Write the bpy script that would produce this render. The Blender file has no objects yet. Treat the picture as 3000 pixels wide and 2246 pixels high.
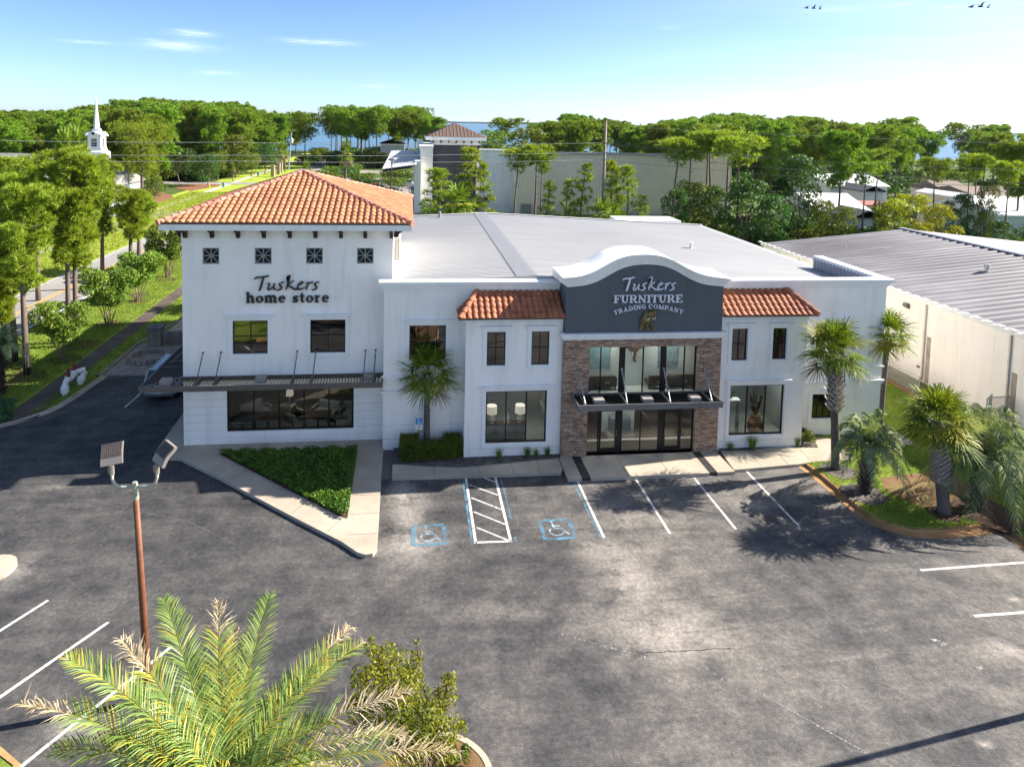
import bpy, math, random
import numpy as np
from mathutils import Matrix, Vector
D = bpy.data; SC = bpy.context.scene; COL = SC.collection
rnd = random.Random(7); NR = np.random.RandomState(11)
PI = math.pi; rad = math.radians

# ------------------------------------------------------------------ camera
CAMZ = 16.3; FPX = 2000.0; CX = 1426.147; CY = 498.121
YAW, PITCH, ROLL = 0.1126975, 0.0711623, 0.0212395
def _rot(yaw, pitch, roll):
    cy, sy = math.cos(yaw), math.sin(yaw); cp, sp = math.cos(pitch), math.sin(pitch); cr, sr = math.cos(roll), math.sin(roll)
    A = np.array([[cy, -sy, 0], [sy, cy, 0], [0, 0, 1]]); B = np.array([[1, 0, 0], [0, 0, -1], [0, 1, 0]])
    P = np.array([[1, 0, 0], [0, cp, -sp], [0, sp, cp]]); Q = np.array([[cr, -sr, 0], [sr, cr, 0], [0, 0, 1]])
    return Q @ P @ B @ A
RM = _rot(YAW, PITCH, ROLL)
cam = D.cameras.new('camera'); cam_o = D.objects.new('camera', cam); COL.objects.link(cam_o)
m = Matrix.Identity(4)
for i in range(3):
    m[i][0] = RM[0][i]; m[i][1] = -RM[1][i]; m[i][2] = -RM[2][i]
m[2][3] = CAMZ; cam_o.matrix_world = m
cam.sensor_width = 36; cam.lens = FPX / 3000 * 36
cam.shift_x = .5 - CX / 3000; cam.shift_y = (CY - 1123) / 3000
cam.clip_start = .1; cam.clip_end = 60000
SC.camera = cam_o

# ------------------------------------------------------------------ sun, sky, exposure
SUNV = np.array([1.57, .23, 1.0]); SUNV /= np.linalg.norm(SUNV)
SUN_EL = math.asin(SUNV[2]); SUN_AZ = math.atan2(SUNV[0], SUNV[1])
sun = D.lights.new('sun', 'SUN'); sun_o = D.objects.new('sun', sun); COL.objects.link(sun_o)
sun.energy = 3.7; sun.angle = rad(.5); sun.color = (1, .93, .82)
sun_o.rotation_euler = Vector(SUNV).to_track_quat('Z', 'Y').to_euler(); sun_o.location = (40, 6, 60)
W = D.worlds.new('World'); SC.world = W; W.use_nodes = True
SC.view_settings.view_transform = 'Standard'; SC.view_settings.look = 'None'
SC.view_settings.exposure = 1.95; SC.view_settings.gamma = 1
SKY_STRENGTH = .058
def ray(x, y):
    return RM.T @ np.array([(x - CX) / FPX, (y - CY) / FPX, 1.0])
def G(x, y, z=0.0):
    d = ray(x, y); t = (z - CAMZ) / d[2]; return (d[0] * t, d[1] * t)
def WY(x, y, Y):
    d = ray(x, y); t = Y / d[1]; return (d[0] * t, Y, CAMZ + d[2] * t)

# ------------------------------------------------------------------ node helpers
def newmat(name):
    m = D.materials.new(name); m.use_nodes = True; nt = m.node_tree
    for n in list(nt.nodes): nt.nodes.remove(n)
    out = nt.nodes.new('ShaderNodeOutputMaterial'); return m, nt, out
def N(nt, t, **kw):
    n = nt.nodes.new('ShaderNode' + t)
    for k, v in kw.items():
        if k in n.inputs.keys() if isinstance(k, str) else False: n.inputs[k].default_value = v
        else: setattr(n, k, v)
    return n
def inp(n, k, v): n.inputs[k].default_value = v
def ramp(nt, fac, stops):
    r = N(nt, 'ValToRGB'); cr = r.color_ramp
    while len(cr.elements) < len(stops): cr.elements.new(.5)
    for e, (p, c) in zip(cr.elements, stops):
        e.position = p; e.color = (*c, 1) if len(c) == 3 else c
    nt.links.new(fac, r.inputs[0]); return r.outputs[0]
def noise(nt, vec, scale, detail=4, rough=.55, dist=0):
    n = N(nt, 'TexNoise'); inp(n, 'Scale', scale); inp(n, 'Detail', detail); inp(n, 'Roughness', rough); inp(n, 'Distortion', dist)
    if vec is not None: nt.links.new(vec, n.inputs['Vector'])
    return n.outputs['Fac']
def objco(nt, scale=None, glob=False):
    if glob: v = N(nt, 'NewGeometry').outputs['Position']
    else: v = N(nt, 'TexCoord').outputs['Object']
    if scale:
        mp = N(nt, 'Mapping'); inp(mp, 'Scale', scale); nt.links.new(v, mp.inputs[0]); v = mp.outputs[0]
    return v
def mixc(nt, fac, a, b, mode='MIX'):
    n = nt.nodes.new('ShaderNodeMix'); n.data_type = 'RGBA'; n.blend_type = mode
    for s, v in ((0, fac), (6, a), (7, b)):
        if hasattr(v, 'links') or hasattr(v, 'is_linked'): nt.links.new(v, n.inputs[s])
        else: n.inputs[s].default_value = (*v, 1) if isinstance(v, tuple) and len(v) == 3 else v
    return n.outputs[2]
def mathn(nt, op, a, b=0.0, c=0.0, clamp=False):
    n = N(nt, 'Math'); n.operation = op; n.use_clamp = clamp
    for i, v in enumerate((a, b, c)):
        if hasattr(v, 'is_linked'): nt.links.new(v, n.inputs[i])
        else: n.inputs[i].default_value = v
    return n.outputs[0]
def bump(nt, h, strength=.3, dist=.02):
    b = N(nt, 'Bump'); inp(b, 'Strength', strength); inp(b, 'Distance', dist); nt.links.new(h, b.inputs['Height']); return b.outputs[0]
MATS = {}
def M_(name, col, rough=.7, metal=0., var=.12, vs=1.5, col2=None, bmp=0., bs=30., glob=False, spec=.4, emit=None, stretch=None):
    """plain painted / metal / plaster surface with worn variation"""
    if name in MATS: return MATS[name]
    m, nt, out = newmat(name); p = N(nt, 'BsdfPrincipled')
    v = objco(nt, stretch, glob)
    c2 = col2 or tuple(c * (1 - var * 2) for c in col)
    f = noise(nt, v, vs, 6, .6)
    base = ramp(nt, f, [(.3, c2), (.62, col)])
    fine = noise(nt, v, vs * 14, 3, .6)
    base = mixc(nt, .12 if var > 0 else 0., base, ramp(nt, fine, [(.3, tuple(c * .5 for c in col)), (.7, tuple(min(1, c * 1.4) for c in col))]))
    nt.links.new(base, p.inputs['Base Color'])
    inp(p, 'Roughness', rough); inp(p, 'Metallic', metal); inp(p, 'Specular IOR Level', spec)
    if bmp: nt.links.new(bump(nt, noise(nt, v, bs, 4), bmp, .01), p.inputs['Normal'])
    if emit: inp(p, 'Emission Color', (*emit[0], 1)); inp(p, 'Emission Strength', emit[1])
    nt.links.new(p.outputs[0], out.inputs[0]); MATS[name] = m; return m
def worn(name, col, keep=.5, scale=2.5):
    if name in MATS: return MATS[name]
    m, nt, out = newmat(name); v = objco(nt); p = N(nt, 'BsdfPrincipled'); nt.links.new(ramp(nt, noise(nt, v, 1.5, 4), [(.3, tuple(c * .75 for c in col)), (.65, col)]), p.inputs[0]); inp(p, 'Roughness', .8)
    f = mathn(nt, 'ADD', mathn(nt, 'MULTIPLY', noise(nt, v, scale, 6, .7, .4), .6), mathn(nt, 'MULTIPLY', noise(nt, v, 30, 3, .7), .4)); a = ramp(nt, f, [(keep - .07, (1, 1, 1)), (keep + .07, (.12, .12, .12))])
    t = N(nt, 'BsdfTransparent'); s = N(nt, 'MixShader'); nt.links.new(a, s.inputs[0]); nt.links.new(t.outputs[0], s.inputs[1]); nt.links.new(p.outputs[0], s.inputs[2]); nt.links.new(s.outputs[0], out.inputs[0]); MATS[name] = m; return m
def leafmat(name, cols, trans=.35, rough=.55, objvar=.25, spec=.3, nscale=.6):
    """foliage: every leaf has its own tone between the given colours"""
    if name in MATS: return MATS[name]
    m, nt, out = newmat(name); geo = N(nt, 'NewGeometry'); oi = N(nt, 'ObjectInfo')
    n = mathn(nt, 'ADD', mathn(nt, 'MULTIPLY', noise(nt, objco(nt), nscale, 3, .7), 1.7), -.35)
    f = mathn(nt, 'ADD', mathn(nt, 'MULTIPLY', geo.outputs['Random Per Island'], .5), mathn(nt, 'MULTIPLY', n, .5))
    k = len(cols); c = ramp(nt, f, [(.15 + .7 * i / (k - 1), cols[i]) for i in range(k)])
    hs = N(nt, 'HueSaturation'); nt.links.new(c, hs.inputs['Color'])
    nt.links.new(mathn(nt, 'ADD', mathn(nt, 'MULTIPLY', oi.outputs['Random'], objvar * 2), 1 - objvar), hs.inputs['Value'])
    nt.links.new(mathn(nt, 'ADD', mathn(nt, 'MULTIPLY', oi.outputs['Random'], .04 * objvar * 4), .5 - .02 * objvar * 4), hs.inputs['Hue'])
    c = hs.outputs[0]
    p = N(nt, 'BsdfPrincipled'); inp(p, 'Roughness', rough); inp(p, 'Specular IOR Level', spec); nt.links.new(c, p.inputs['Base Color'])
    t = N(nt, 'BsdfTranslucent'); nt.links.new(mixc(nt, 1., c, (1., .95, .45), 'MULTIPLY'), t.inputs[0])
    s = N(nt, 'MixShader'); inp(s, 0, trans); nt.links.new(p.outputs[0], s.inputs[1]); nt.links.new(t.outputs[0], s.inputs[2])
    nt.links.new(s.outputs[0], out.inputs[0]); MATS[name] = m; return m

# ------------------------------------------------------------------ mesh + object helpers
BASE = {}
def tag(o, label=None, cat=None, group=None, kind=None):
    if label: o['label'] = label
    if cat: o['category'] = cat
    if group: o['group'] = group
    if kind: o['kind'] = kind
    return o
def thing(name, label, cat, loc=(0, 0, 0), group=None, rz=0.0, link=True):
    o = D.objects.new(name, None); o.empty_display_size = .3
    if link: COL.objects.link(o)
    o.location = loc; o.rotation_euler = (0, 0, rz); BASE[o.name] = np.array(loc, float)
    return tag(o, label, cat, group)
def linkmesh(name, me, mat, parent=None, link=True, loc=None):
    o = D.objects.new(name, me)
    if mat is not None and not me.materials:
        for q in (mat if isinstance(mat, (list, tuple)) else [mat]): me.materials.append(q)
    if link and (parent is None or parent.name in COL.objects): COL.objects.link(o)
    if parent is not None: o.parent = parent
    if loc is not None: o.location = loc
    return o
def np_mesh(name, V, F, smooth=False):
    V = np.asarray(V, np.float32); F = np.asarray(F, np.int32); k = F.shape[1]
    me = D.meshes.new(name); me.vertices.add(len(V)); me.vertices.foreach_set('co', V.ravel())
    me.loops.add(F.size); me.loops.foreach_set('vertex_index', F.ravel())
    me.polygons.add(len(F)); me.polygons.foreach_set('loop_start', np.arange(0, F.size, k, dtype=np.int32))
    try: me.polygons.foreach_set('loop_total', np.full(len(F), k, np.int32))
    except Exception: pass
    if smooth: me.polygons.foreach_set('use_smooth', np.ones(len(F), bool))
    me.update(calc_edges=True); me.validate(); return me
class MB:
    """collects shapes in world coordinates; build() links them as ONE mesh object"""
    def __init__(s): s.v = []; s.f = []
    def add(s, vs, fs):
        n = len(s.v); s.v += [tuple(map(float, q)) for q in vs]; s.f += [tuple(n + i for i in f) for f in fs]; return s
    def box(s, x0, y0, z0, x1, y1, z1):
        a, b = sorted((x0, x1)); c, d = sorted((y0, y1)); e, f = sorted((z0, z1))
        return s.add([(a, c, e), (b, c, e), (b, d, e), (a, d, e), (a, c, f), (b, c, f), (b, d, f), (a, d, f)],
                     [(0, 3, 2, 1), (4, 5, 6, 7), (0, 1, 5, 4), (1, 2, 6, 5), (2, 3, 7, 6), (3, 0, 4, 7)])
    def rbox(s, c, size, rz=0, rx=0, ry=0):
        R = Matrix.Rotation(rz, 3, 'Z') @ Matrix.Rotation(ry, 3, 'Y') @ Matrix.Rotation(rx, 3, 'X'); x, y, z = [q / 2 for q in size]
        P = [(-x, -y, -z), (x, -y, -z), (x, y, -z), (-x, y, -z), (-x, -y, z), (x, -y, z), (x, y, z), (-x, y, z)]
        return s.add([tuple(Vector(c) + R @ Vector(p)) for p in P], [(0, 3, 2, 1), (4, 5, 6, 7), (0, 1, 5, 4), (1, 2, 6, 5), (2, 3, 7, 6), (3, 0, 4, 7)])
    def quad(s, *p): return s.add(p, [tuple(range(len(p)))])
    def prism(s, poly, z0, z1):
        n = len(poly); ar = sum(poly[i][0] * poly[(i + 1) % n][1] - poly[(i + 1) % n][0] * poly[i][1] for i in range(n))
        if ar < 0: poly = poly[::-1]
        vs = [(x, y, z0) for x, y in poly] + [(x, y, z1) for x, y in poly]
        return s.add(vs, [tuple(range(n, 2 * n)), tuple(range(n - 1, -1, -1))] + [(i, (i + 1) % n, n + (i + 1) % n, n + i) for i in range(n)])
    def prismy(s, poly, y0, y1):
        """outline in x,z extruded along y"""
        n = len(poly); ar = sum(poly[i][0] * poly[(i + 1) % n][1] - poly[(i + 1) % n][0] * poly[i][1] for i in range(n))
        if ar < 0: poly = poly[::-1]
        vs = [(x, y0, z) for x, z in poly] + [(x, y1, z) for x, z in poly]
        return s.add(vs, [tuple(range(n)), tuple(range(2 * n - 1, n - 1, -1))] + [(i, n + i, n + (i + 1) % n, (i + 1) % n) for i in range(n)])
    def tube(s, pts, r, n=8, cap=True):
        pts = [Vector(p) for p in pts]; rs = r if isinstance(r, (list, tuple)) else [r] * len(pts)
        T = [(pts[min(i + 1, len(pts) - 1)] - pts[max(i - 1, 0)]).normalized() for i in range(len(pts))]
        ref = Vector((0, 0, 1)) if abs(T[0].z) < .9 else Vector((1, 0, 0)); a = T[0].cross(ref).normalized(); vs = []
        for p, t, q in zip(pts, T, rs):
            a = (a - t * a.dot(t)).normalized(); b = t.cross(a)
            vs += [tuple(p + (a * math.cos(2 * PI * k / n) + b * math.sin(2 * PI * k / n)) * q) for k in range(n)]
        fs = []
        for i in range(len(pts) - 1):
            for k in range(n): fs.append((i * n + k, i * n + (k + 1) % n, (i + 1) * n + (k + 1) % n, (i + 1) * n + k))
        if cap: fs += [tuple(range(n - 1, -1, -1)), tuple(range((len(pts) - 1) * n, len(pts) * n))]
        return s.add(vs, fs)
    def lathe(s, c, prof, n=16, sy=1.0):
        vs = []; fs = []
        for r, z in prof: vs += [(c[0] + r * math.cos(2 * PI * k / n), c[1] + sy * r * math.sin(2 * PI * k / n), c[2] + z) for k in range(n)]
        for i in range(len(prof) - 1):
            for k in range(n): fs.append((i * n + k, i * n + (k + 1) % n, (i + 1) * n + (k + 1) % n, (i + 1) * n + k))
        fs += [tuple(range(n - 1, -1, -1)), tuple(range((len(prof) - 1) * n, len(prof) * n))]
        return s.add(vs, fs)
    def grid(s, P, flip=False):
        """P rows x cols of points"""
        r, c = len(P), len(P[0]); vs = [q for row in P for q in row]; fs = []
        for i in range(r - 1):
            for j in range(c - 1):
                q = (i * c + j, i * c + j + 1, (i + 1) * c + j + 1, (i + 1) * c + j); fs.append(q[::-1] if flip else q)
        return s.add(vs, fs)
    def wall_y(s, Y, x0, x1, z0, z1, holes=(), depth=.14, face=-1):
        """wall face at Y looking along face*Y, with rectangular openings (x0,x1,z0,z1) and their reveals"""
        xs = sorted({x0, x1, *[h[0] for h in holes], *[h[1] for h in holes]}); zs = sorted({z0, z1, *[h[2] for h in holes], *[h[3] for h in holes]})
        for i in range(len(xs) - 1):
            for j in range(len(zs) - 1):
                a, b, c, d = xs[i], xs[i + 1], zs[j], zs[j + 1]; mx, mz = (a + b) / 2, (c + d) / 2
                if any(h[0] < mx < h[1] and h[2] < mz < h[3] for h in holes): continue
                q = [(a, Y, c), (b, Y, c), (b, Y, d), (a, Y, d)]; s.quad(*(q if face < 0 else q[::-1]))
        Z = Y - face * depth
        for a, b, c, d in holes:
            s.quad((a, Y, c), (a, Y, d), (a, Z, d), (a, Z, c)); s.quad((b, Y, d), (b, Y, c), (b, Z, c), (b, Z, d))
            s.quad((a, Y, c), (a, Z, c), (b, Z, c), (b, Y, c)); s.quad((a, Y, d), (b, Y, d), (b, Z, d), (a, Z, d))
        return s
    def build(s, name, mat, parent=None, smooth=False, label=None, link=True):
        off = np.zeros(3); p = parent
        if p is not None: off = BASE.get(p.name, np.zeros(3))
        me = D.meshes.new(name)
        me.from_pydata([(x - off[0], y - off[1], z - off[2]) for x, y, z in s.v], [], s.f)
        if smooth: me.polygons.foreach_set('use_smooth', [True] * len(me.polygons))
        me.update(); o = linkmesh(name, me, mat, parent, link)
        BASE[o.name] = off
        if smooth == 'auto':
            try: me.set_sharp_from_angle(angle=rad(35))
            except Exception: pass
        if label: o['label'] = label
        return o
def struct(name, mb, mat, smooth=False): return tag(mb.build(name, mat, None, smooth), kind='structure')
def flat(name, poly, z, mat, th=None):
    mb = MB()
    if th: mb.prism(poly, z - th, z)
    else:
        n = len(poly); ar = sum(poly[i][0] * poly[(i + 1) % n][1] - poly[(i + 1) % n][0] * poly[i][1] for i in range(n))
        mb.quad(*[(x, y, z) for x, y in (poly if ar > 0 else poly[::-1])])
    return struct(name, mb, mat)
def gp(pts, z=0.0): return [G(x, y, z) for x, y in pts]
def copy_tree(o, parent=None):
    c = o.copy(); COL.objects.link(c)
    if parent is not None: c.parent = parent
    for ch in KIDS.get(o.name, []): copy_tree(ch, c)
    return c
KIDS = {}
def proto(root, *kids): KIDS[root.name] = list(kids); return root
def place(root, loc, rz=0.0, sc=1.0, label=None, group=None, name=None, cat=None):
    c = copy_tree(root); c.location = loc; c.rotation_euler = (0, 0, rz); c.scale = sc if isinstance(sc, tuple) else (sc, sc, sc)
    if name: c.name = name
    if label: c['label'] = label
    if group: c['group'] = group
    if cat: c['category'] = cat
    return c
# ------------------------------------------------------------------ sky with a few thin clouds
def build_world():
    nt = W.node_tree
    for n in list(nt.nodes): nt.nodes.remove(n)
    out = N(nt, 'OutputWorld'); bg = N(nt, 'Background'); inp(bg, 'Strength', SKY_STRENGTH)
    sk = N(nt, 'TexSky'); sk.sky_type = 'NISHITA'; sk.sun_disc = False; sk.sun_elevation = SUN_EL; sk.sun_rotation = SUN_AZ
    sk.altitude = 10; sk.air_density = .6; sk.dust_density = .4; sk.ozone_density = 4.5
    tc = N(nt, 'TexCoord'); sep = N(nt, 'SeparateXYZ'); nt.links.new(tc.outputs['Generated'], sep.inputs[0])
    az = mathn(nt, 'ARCTAN2', sep.outputs[0], sep.outputs[1]); el = mathn(nt, 'ARCSINE', sep.outputs[2])
    tot = None
    # px centre, half width, half height, strength
    for x, y, w, h, k in ((560, 98, 62, 12, .8), (525, 136, 95, 15, .8), (265, 125, 75, 5, .45), (870, 121, 60, 9, .6), (978, 126, 75, 9, .8), (635, 214, 60, 8, .45), (430, 115, 30, 4, .4), (1100, 253, 70, 5, .35), (2450, 28, 90, 9, .25), (2640, 14, 60, 6, .3), (2780, 22, 40, 5, .25), (1960, 82, 40, 6, .2)):
        d = ray(x, y); d /= np.linalg.norm(d); a0 = math.atan2(d[0], d[1]); e0 = math.asin(d[2])
        dx = mathn(nt, 'DIVIDE', mathn(nt, 'SUBTRACT', az, a0), w / FPX * .75); dy = mathn(nt, 'DIVIDE', mathn(nt, 'SUBTRACT', el, e0), h / FPX * .8)
        q = mathn(nt, 'ADD', mathn(nt, 'MULTIPLY', dx, dx), mathn(nt, 'MULTIPLY', dy, dy))
        g = mathn(nt, 'MULTIPLY', mathn(nt, 'POWER', 2.718, mathn(nt, 'MULTIPLY', q, -1.)), k * .68)
        tot = g if tot is None else mathn(nt, 'ADD', tot, g)
    mp = N(nt, 'Mapping'); inp(mp, 'Scale', (9, 9, 90)); nt.links.new(tc.outputs['Generated'], mp.inputs[0])
    n = noise(nt, mp.outputs[0], 3.5, 7, .62, .6)
    f = mathn(nt, 'MULTIPLY', tot, mathn(nt, 'MULTIPLY', mathn(nt, 'SUBTRACT', n, .3), 2.6, clamp=True), clamp=True)
    mp2 = N(nt, 'Mapping'); inp(mp2, 'Scale', (2, 2, 22)); nt.links.new(tc.outputs['Generated'], mp2.inputs[0])
    sun_glow = mathn(nt, 'MULTIPLY', mathn(nt, 'SUBTRACT', noise(nt, mp2.outputs[0], 2.0, 5, .6), .1, clamp=True), mathn(nt, 'MULTIPLY', mathn(nt, 'POWER', mathn(nt, 'MULTIPLY', mathn(nt, 'ADD', az, .30), .85, clamp=True), 2.8), .55), clamp=True)  # white glow painted into the sky, growing towards the sun side
    f = mathn(nt, 'ADD', f, sun_glow, clamp=True)
    c = mixc(nt, f, sk.outputs[0], (7.5, 7.9, 8.6))
    nt.links.new(c, bg.inputs[0]); nt.links.new(bg.outputs[0], out.inputs[0])
build_world()

# ------------------------------------------------------------------ ground materials
def asphalt_mat():
    m, nt, out = newmat('asphalt'); p = N(nt, 'BsdfPrincipled'); v = objco(nt)
    big = noise(nt, v, .16, 5, .6, .1); mid = noise(nt, v, .9, 6, .62, .15); st = noise(nt, objco(nt, (.22, 1.6, 1)), 1.1, 5, .6); fine = noise(nt, v, 26, 3, .7); gr = noise(nt, v, 60, 2, .6)
    f = mathn(nt, 'ADD', mathn(nt, 'MULTIPLY', big, .38), mathn(nt, 'ADD', mathn(nt, 'MULTIPLY', mid, .40), mathn(nt, 'MULTIPLY', st, .22)))
    base = ramp(nt, f, [(.36, (.034, .034, .038)), (.45, (.070, .069, .071)), (.53, (.116, .110, .105)), (.60, (.160, .149, .139)), (.70, (.225, .206, .188))])
    sep = N(nt, 'SeparateXYZ'); nt.links.new(v, sep.inputs[0]); tot = None
    for x, y, rx, ry, k in ((1190, 1500, .75, 2.6, 1.), (1170, 1440, .5, .7, .8), (1210, 1600, 1.3, .7, .8), (1950, 1850, 1.7, 1.0, .6), (1830, 1690, 1.1, 1.5, .55), (1760, 1610, 1.2, .6, .5), (1870, 1500, 1.5, .8, .35), (2210, 1480, .8, .5, .4), (1760, 1460, .8, 1.8, .35), (2960, 1910, .7, .5, .6), (2970, 1755, .25, .16, .8), (205, 2130, .55, .45, 1.), (300, 2160, .5, .3, .8), (45, 1670, .9, .8, .7), (175, 1425, .6, .2, .6), (2890, 2180, .22, .12, .7), (1500, 1790, 2.4, .5, .25), (900, 1520, 2., .5, .25)):
        gx, gy = G(x, y)
        dx = mathn(nt, 'DIVIDE', mathn(nt, 'SUBTRACT', sep.outputs[0], gx), rx); dy = mathn(nt, 'DIVIDE', mathn(nt, 'SUBTRACT', sep.outputs[1], gy), ry)
        q = mathn(nt, 'MULTIPLY', mathn(nt, 'POWER', 2.718, mathn(nt, 'MULTIPLY', mathn(nt, 'ADD', mathn(nt, 'MULTIPLY', dx, dx), mathn(nt, 'MULTIPLY', dy, dy)), -1.)), k)
        tot = q if tot is None else mathn(nt, 'ADD', tot, q)
    msk = mathn(nt, 'MULTIPLY', mathn(nt, 'MULTIPLY', tot, .8), mathn(nt, 'MULTIPLY', mathn(nt, 'SUBTRACT', mathn(nt, 'ADD', mid, mathn(nt, 'MULTIPLY', fine, .25)), .42, clamp=True), 4.2, clamp=True), clamp=True)
    base = mixc(nt, msk, base, (.40, .365, .32))
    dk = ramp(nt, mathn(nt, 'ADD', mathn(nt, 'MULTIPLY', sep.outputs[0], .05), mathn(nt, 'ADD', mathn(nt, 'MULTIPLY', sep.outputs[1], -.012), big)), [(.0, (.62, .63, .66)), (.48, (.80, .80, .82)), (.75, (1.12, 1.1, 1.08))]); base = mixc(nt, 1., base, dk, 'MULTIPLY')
    # dark oil drips
    oil = ramp(nt, noise(nt, v, 1.1, 5, .7, .1), [(.27, (.55, .55, .56)), (.36, (1, 1, 1))]); base = mixc(nt, 1., base, oil, 'MULTIPLY')
    base = mixc(nt, .9, base, ramp(nt, noise(nt, v, 6, 6, .8), [(.32, (.55, .55, .56)), (.5, (1, 1, 1)), (.68, (1.65, 1.6, 1.52))]), 'MULTIPLY')
    wh = ramp(nt, noise(nt, v, 2.2, 6, .8, .2), [(.66, (0, 0, 0)), (.75, (.10, .10, .095))]); base = mixc(nt, 1., base, wh, 'ADD')
    base = mixc(nt, .8, base, ramp(nt, fine, [(.25, (.55, .55, .55)), (.75, (1.45, 1.45, 1.45))]), 'MULTIPLY')
    base = mixc(nt, .6, base, ramp(nt, gr, [(.3, (.6, .6, .6)), (.7, (1.4, 1.4, 1.4))]), 'MULTIPLY')
    nt.links.new(base, p.inputs['Base Color']); inp(p, 'Roughness', .85); inp(p, 'Specular IOR Level', .25)
    nt.links.new(bump(nt, gr, .5, .01), p.inputs['Normal']); nt.links.new(p.outputs[0], out.inputs[0]); return m
def ground_mat(name, stops, scale=.8, fine=18, bmp=.5, rough=.95, stretch=None, dist=.5):
    m, nt, out = newmat(name); p = N(nt, 'BsdfPrincipled'); v = objco(nt, stretch)
    f = mathn(nt, 'ADD', mathn(nt, 'MULTIPLY', noise(nt, v, scale, 6, .62, dist), .72), mathn(nt, 'MULTIPLY', noise(nt, v, fine, 4, .7), .28))
    c = ramp(nt, f, stops); fn = noise(nt, v, fine * 2.2, 3, .7)
    c = mixc(nt, .7, c, ramp(nt, fn, [(.28, (.5, .5, .5)), (.72, (1.5, 1.5, 1.5))]), 'MULTIPLY')
    nt.links.new(c, p.inputs['Base Color']); inp(p, 'Roughness', rough); inp(p, 'Specular IOR Level', .2)
    nt.links.new(bump(nt, fn, bmp, .03), p.inputs['Normal']); nt.links.new(p.outputs[0], out.inputs[0]); return m
ASPH = asphalt_mat()
GRASS = ground_mat('grass_lawn', [(.32, (.075, .105, .02)), (.46, (.14, .205, .028)), (.6, (.23, .29, .04)), (.72, (.33, .32, .10))], .5, 14)
VERGE = ground_mat('verge_grass', [(.34, (.16, .22, .025)), (.5, (.28, .36, .035)), (.64, (.40, .42, .08))], .35, 9)
FLOOR = ground_mat('forest_floor', [(.3, (.025, .045, .012)), (.5, (.06, .095, .02)), (.68, (.13, .16, .035))], .12, 3)
MULCH = ground_mat('pine_mulch', [(.3, (.045, .028, .02)), (.6, (.11, .065, .045))], 2.5, 24, 1.)
MULCHG = ground_mat('grey_mulch', [(.3, (.05, .045, .042)), (.5, (.12, .105, .10)), (.66, (.20, .18, .165))], 3, 26, 1.)
STRAW = ground_mat('pine_straw', [(.3, (.12, .055, .03)), (.6, (.26, .13, .07))], 1.0, 12, .6)
DIRT = ground_mat('bare_soil', [(.32, (.10, .055, .028)), (.5, (.20, .115, .06)), (.66, (.16, .17, .05))], 1.0, 16, .8)
CONC = ground_mat('concrete_walk', [(.3, (.30, .25, .20)), (.5, (.40, .345, .275)), (.68, (.50, .43, .345))], .5, 22, .15)
CONCW = ground_mat('concrete_path', [(.3, (.36, .33, .29)), (.6, (.52, .48, .42))], .5, 10, .1)
CONCO = ground_mat('stained_kerb', [(.3, (.20, .13, .075)), (.5, (.40, .22, .10)), (.66, (.52, .30, .15))], .55, 20, .2)
ROADM = ground_mat('road_asphalt', [(.3, (.20, .19, .185)), (.6, (.30, .285, .27))], .25, 16, .3, stretch=(1, .25, 1))
PATHB = ground_mat('brown_path', [(.3, (.05, .038, .034)), (.55, (.10, .08, .07)), (.7, (.19, .165, .14))], .7, 16, .5)
def water_mat():
    m, nt, out = newmat('sea_water'); p = N(nt, 'BsdfPrincipled'); v = objco(nt, (.5, 1.4, 1))
    c = ramp(nt, noise(nt, objco(nt, (.2, 1, 1)), .012, 4), [(.3, (.055, .13, .20)), (.7, (.09, .19, .27))])
    nt.links.new(c, p.inputs['Base Color']); inp(p, 'Roughness', .32); inp(p, 'IOR', 1.33)
    nt.links.new(bump(nt, noise(nt, v, .35, 4), .5, .3), p.inputs['Normal']); nt.links.new(p.outputs[0], out.inputs[0]); return m
# ------------------------------------------------------------------ the land, the sound, the far shore
flat('ground', [(-900, -60), (900, -60), (900, 352), (420, 356), (160, 348), (60, 352), (-60, 344), (-200, 352), (-420, 360), (-900, 350)], -.03, FLOOR)
flat('water', [(-30000, 345), (30000, 345), (30000, 42000), (-30000, 42000)], -.9, water_mat())
mb = MB(); P = []
r4 = random.Random(4); hs = []
for i in range(181):
    a = -1.15 + 2.3 * i / 180; Y = 5200; X = math.tan(a) * Y if abs(a) < 1.3 else 0; hs.append((X, Y + 400 * math.sin(i * .11), 11 + 5 * math.sin(i * .37) + r4.uniform(-2, 3)))
mb.grid([[(x, y, -1) for x, y, h in hs], [(x, y, h) for x, y, h in hs], [(x, y + 500, h + 2) for x, y, h in hs], [(x, y + 600, -1) for x, y, h in hs]])
struct('far_shore', mb, ground_mat('far_wood', [(.3, (.02, .05, .03)), (.7, (.05, .09, .04))], .01, .05, 0))
# ------------------------------------------------------------------ parking lot, kerbs, walks
ISL = gp([(2345, 1354), (2410, 1402), (2480, 1462), (2540, 1513), (2600, 1543), (2680, 1560), (2760, 1560), (2860, 1549), (2915, 1543), (2940, 1548), (3000, 1590), (3060, 1640)])
LOT_L = gp([(430, 1103), (305, 1103), (292, 1112), (250, 1140), (200, 1175), (150, 1204), (110, 1218), (55, 1236), (0, 1249)])
lot = [(-48, -6), (75, -6), (75, 16), (30, 21.2)] + ISL[::-1] + [(19.2, 33.5), (-10.0, 34.5), (-10.0, 43.7)] + LOT_L + [(-48, 34)]
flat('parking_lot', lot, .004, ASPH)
flat('lawn', [(-28.0, 30), (-21.5, 36.3)] + LOT_L[::-1][:-1] + [(-15, 49), (-15, 110), (-28.0, 110)], .03, GRASS)
flat('verge', [(-48, 40), (-34.7, 40), (-34.7, 330), (-48, 330)], .01, VERGE)
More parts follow.
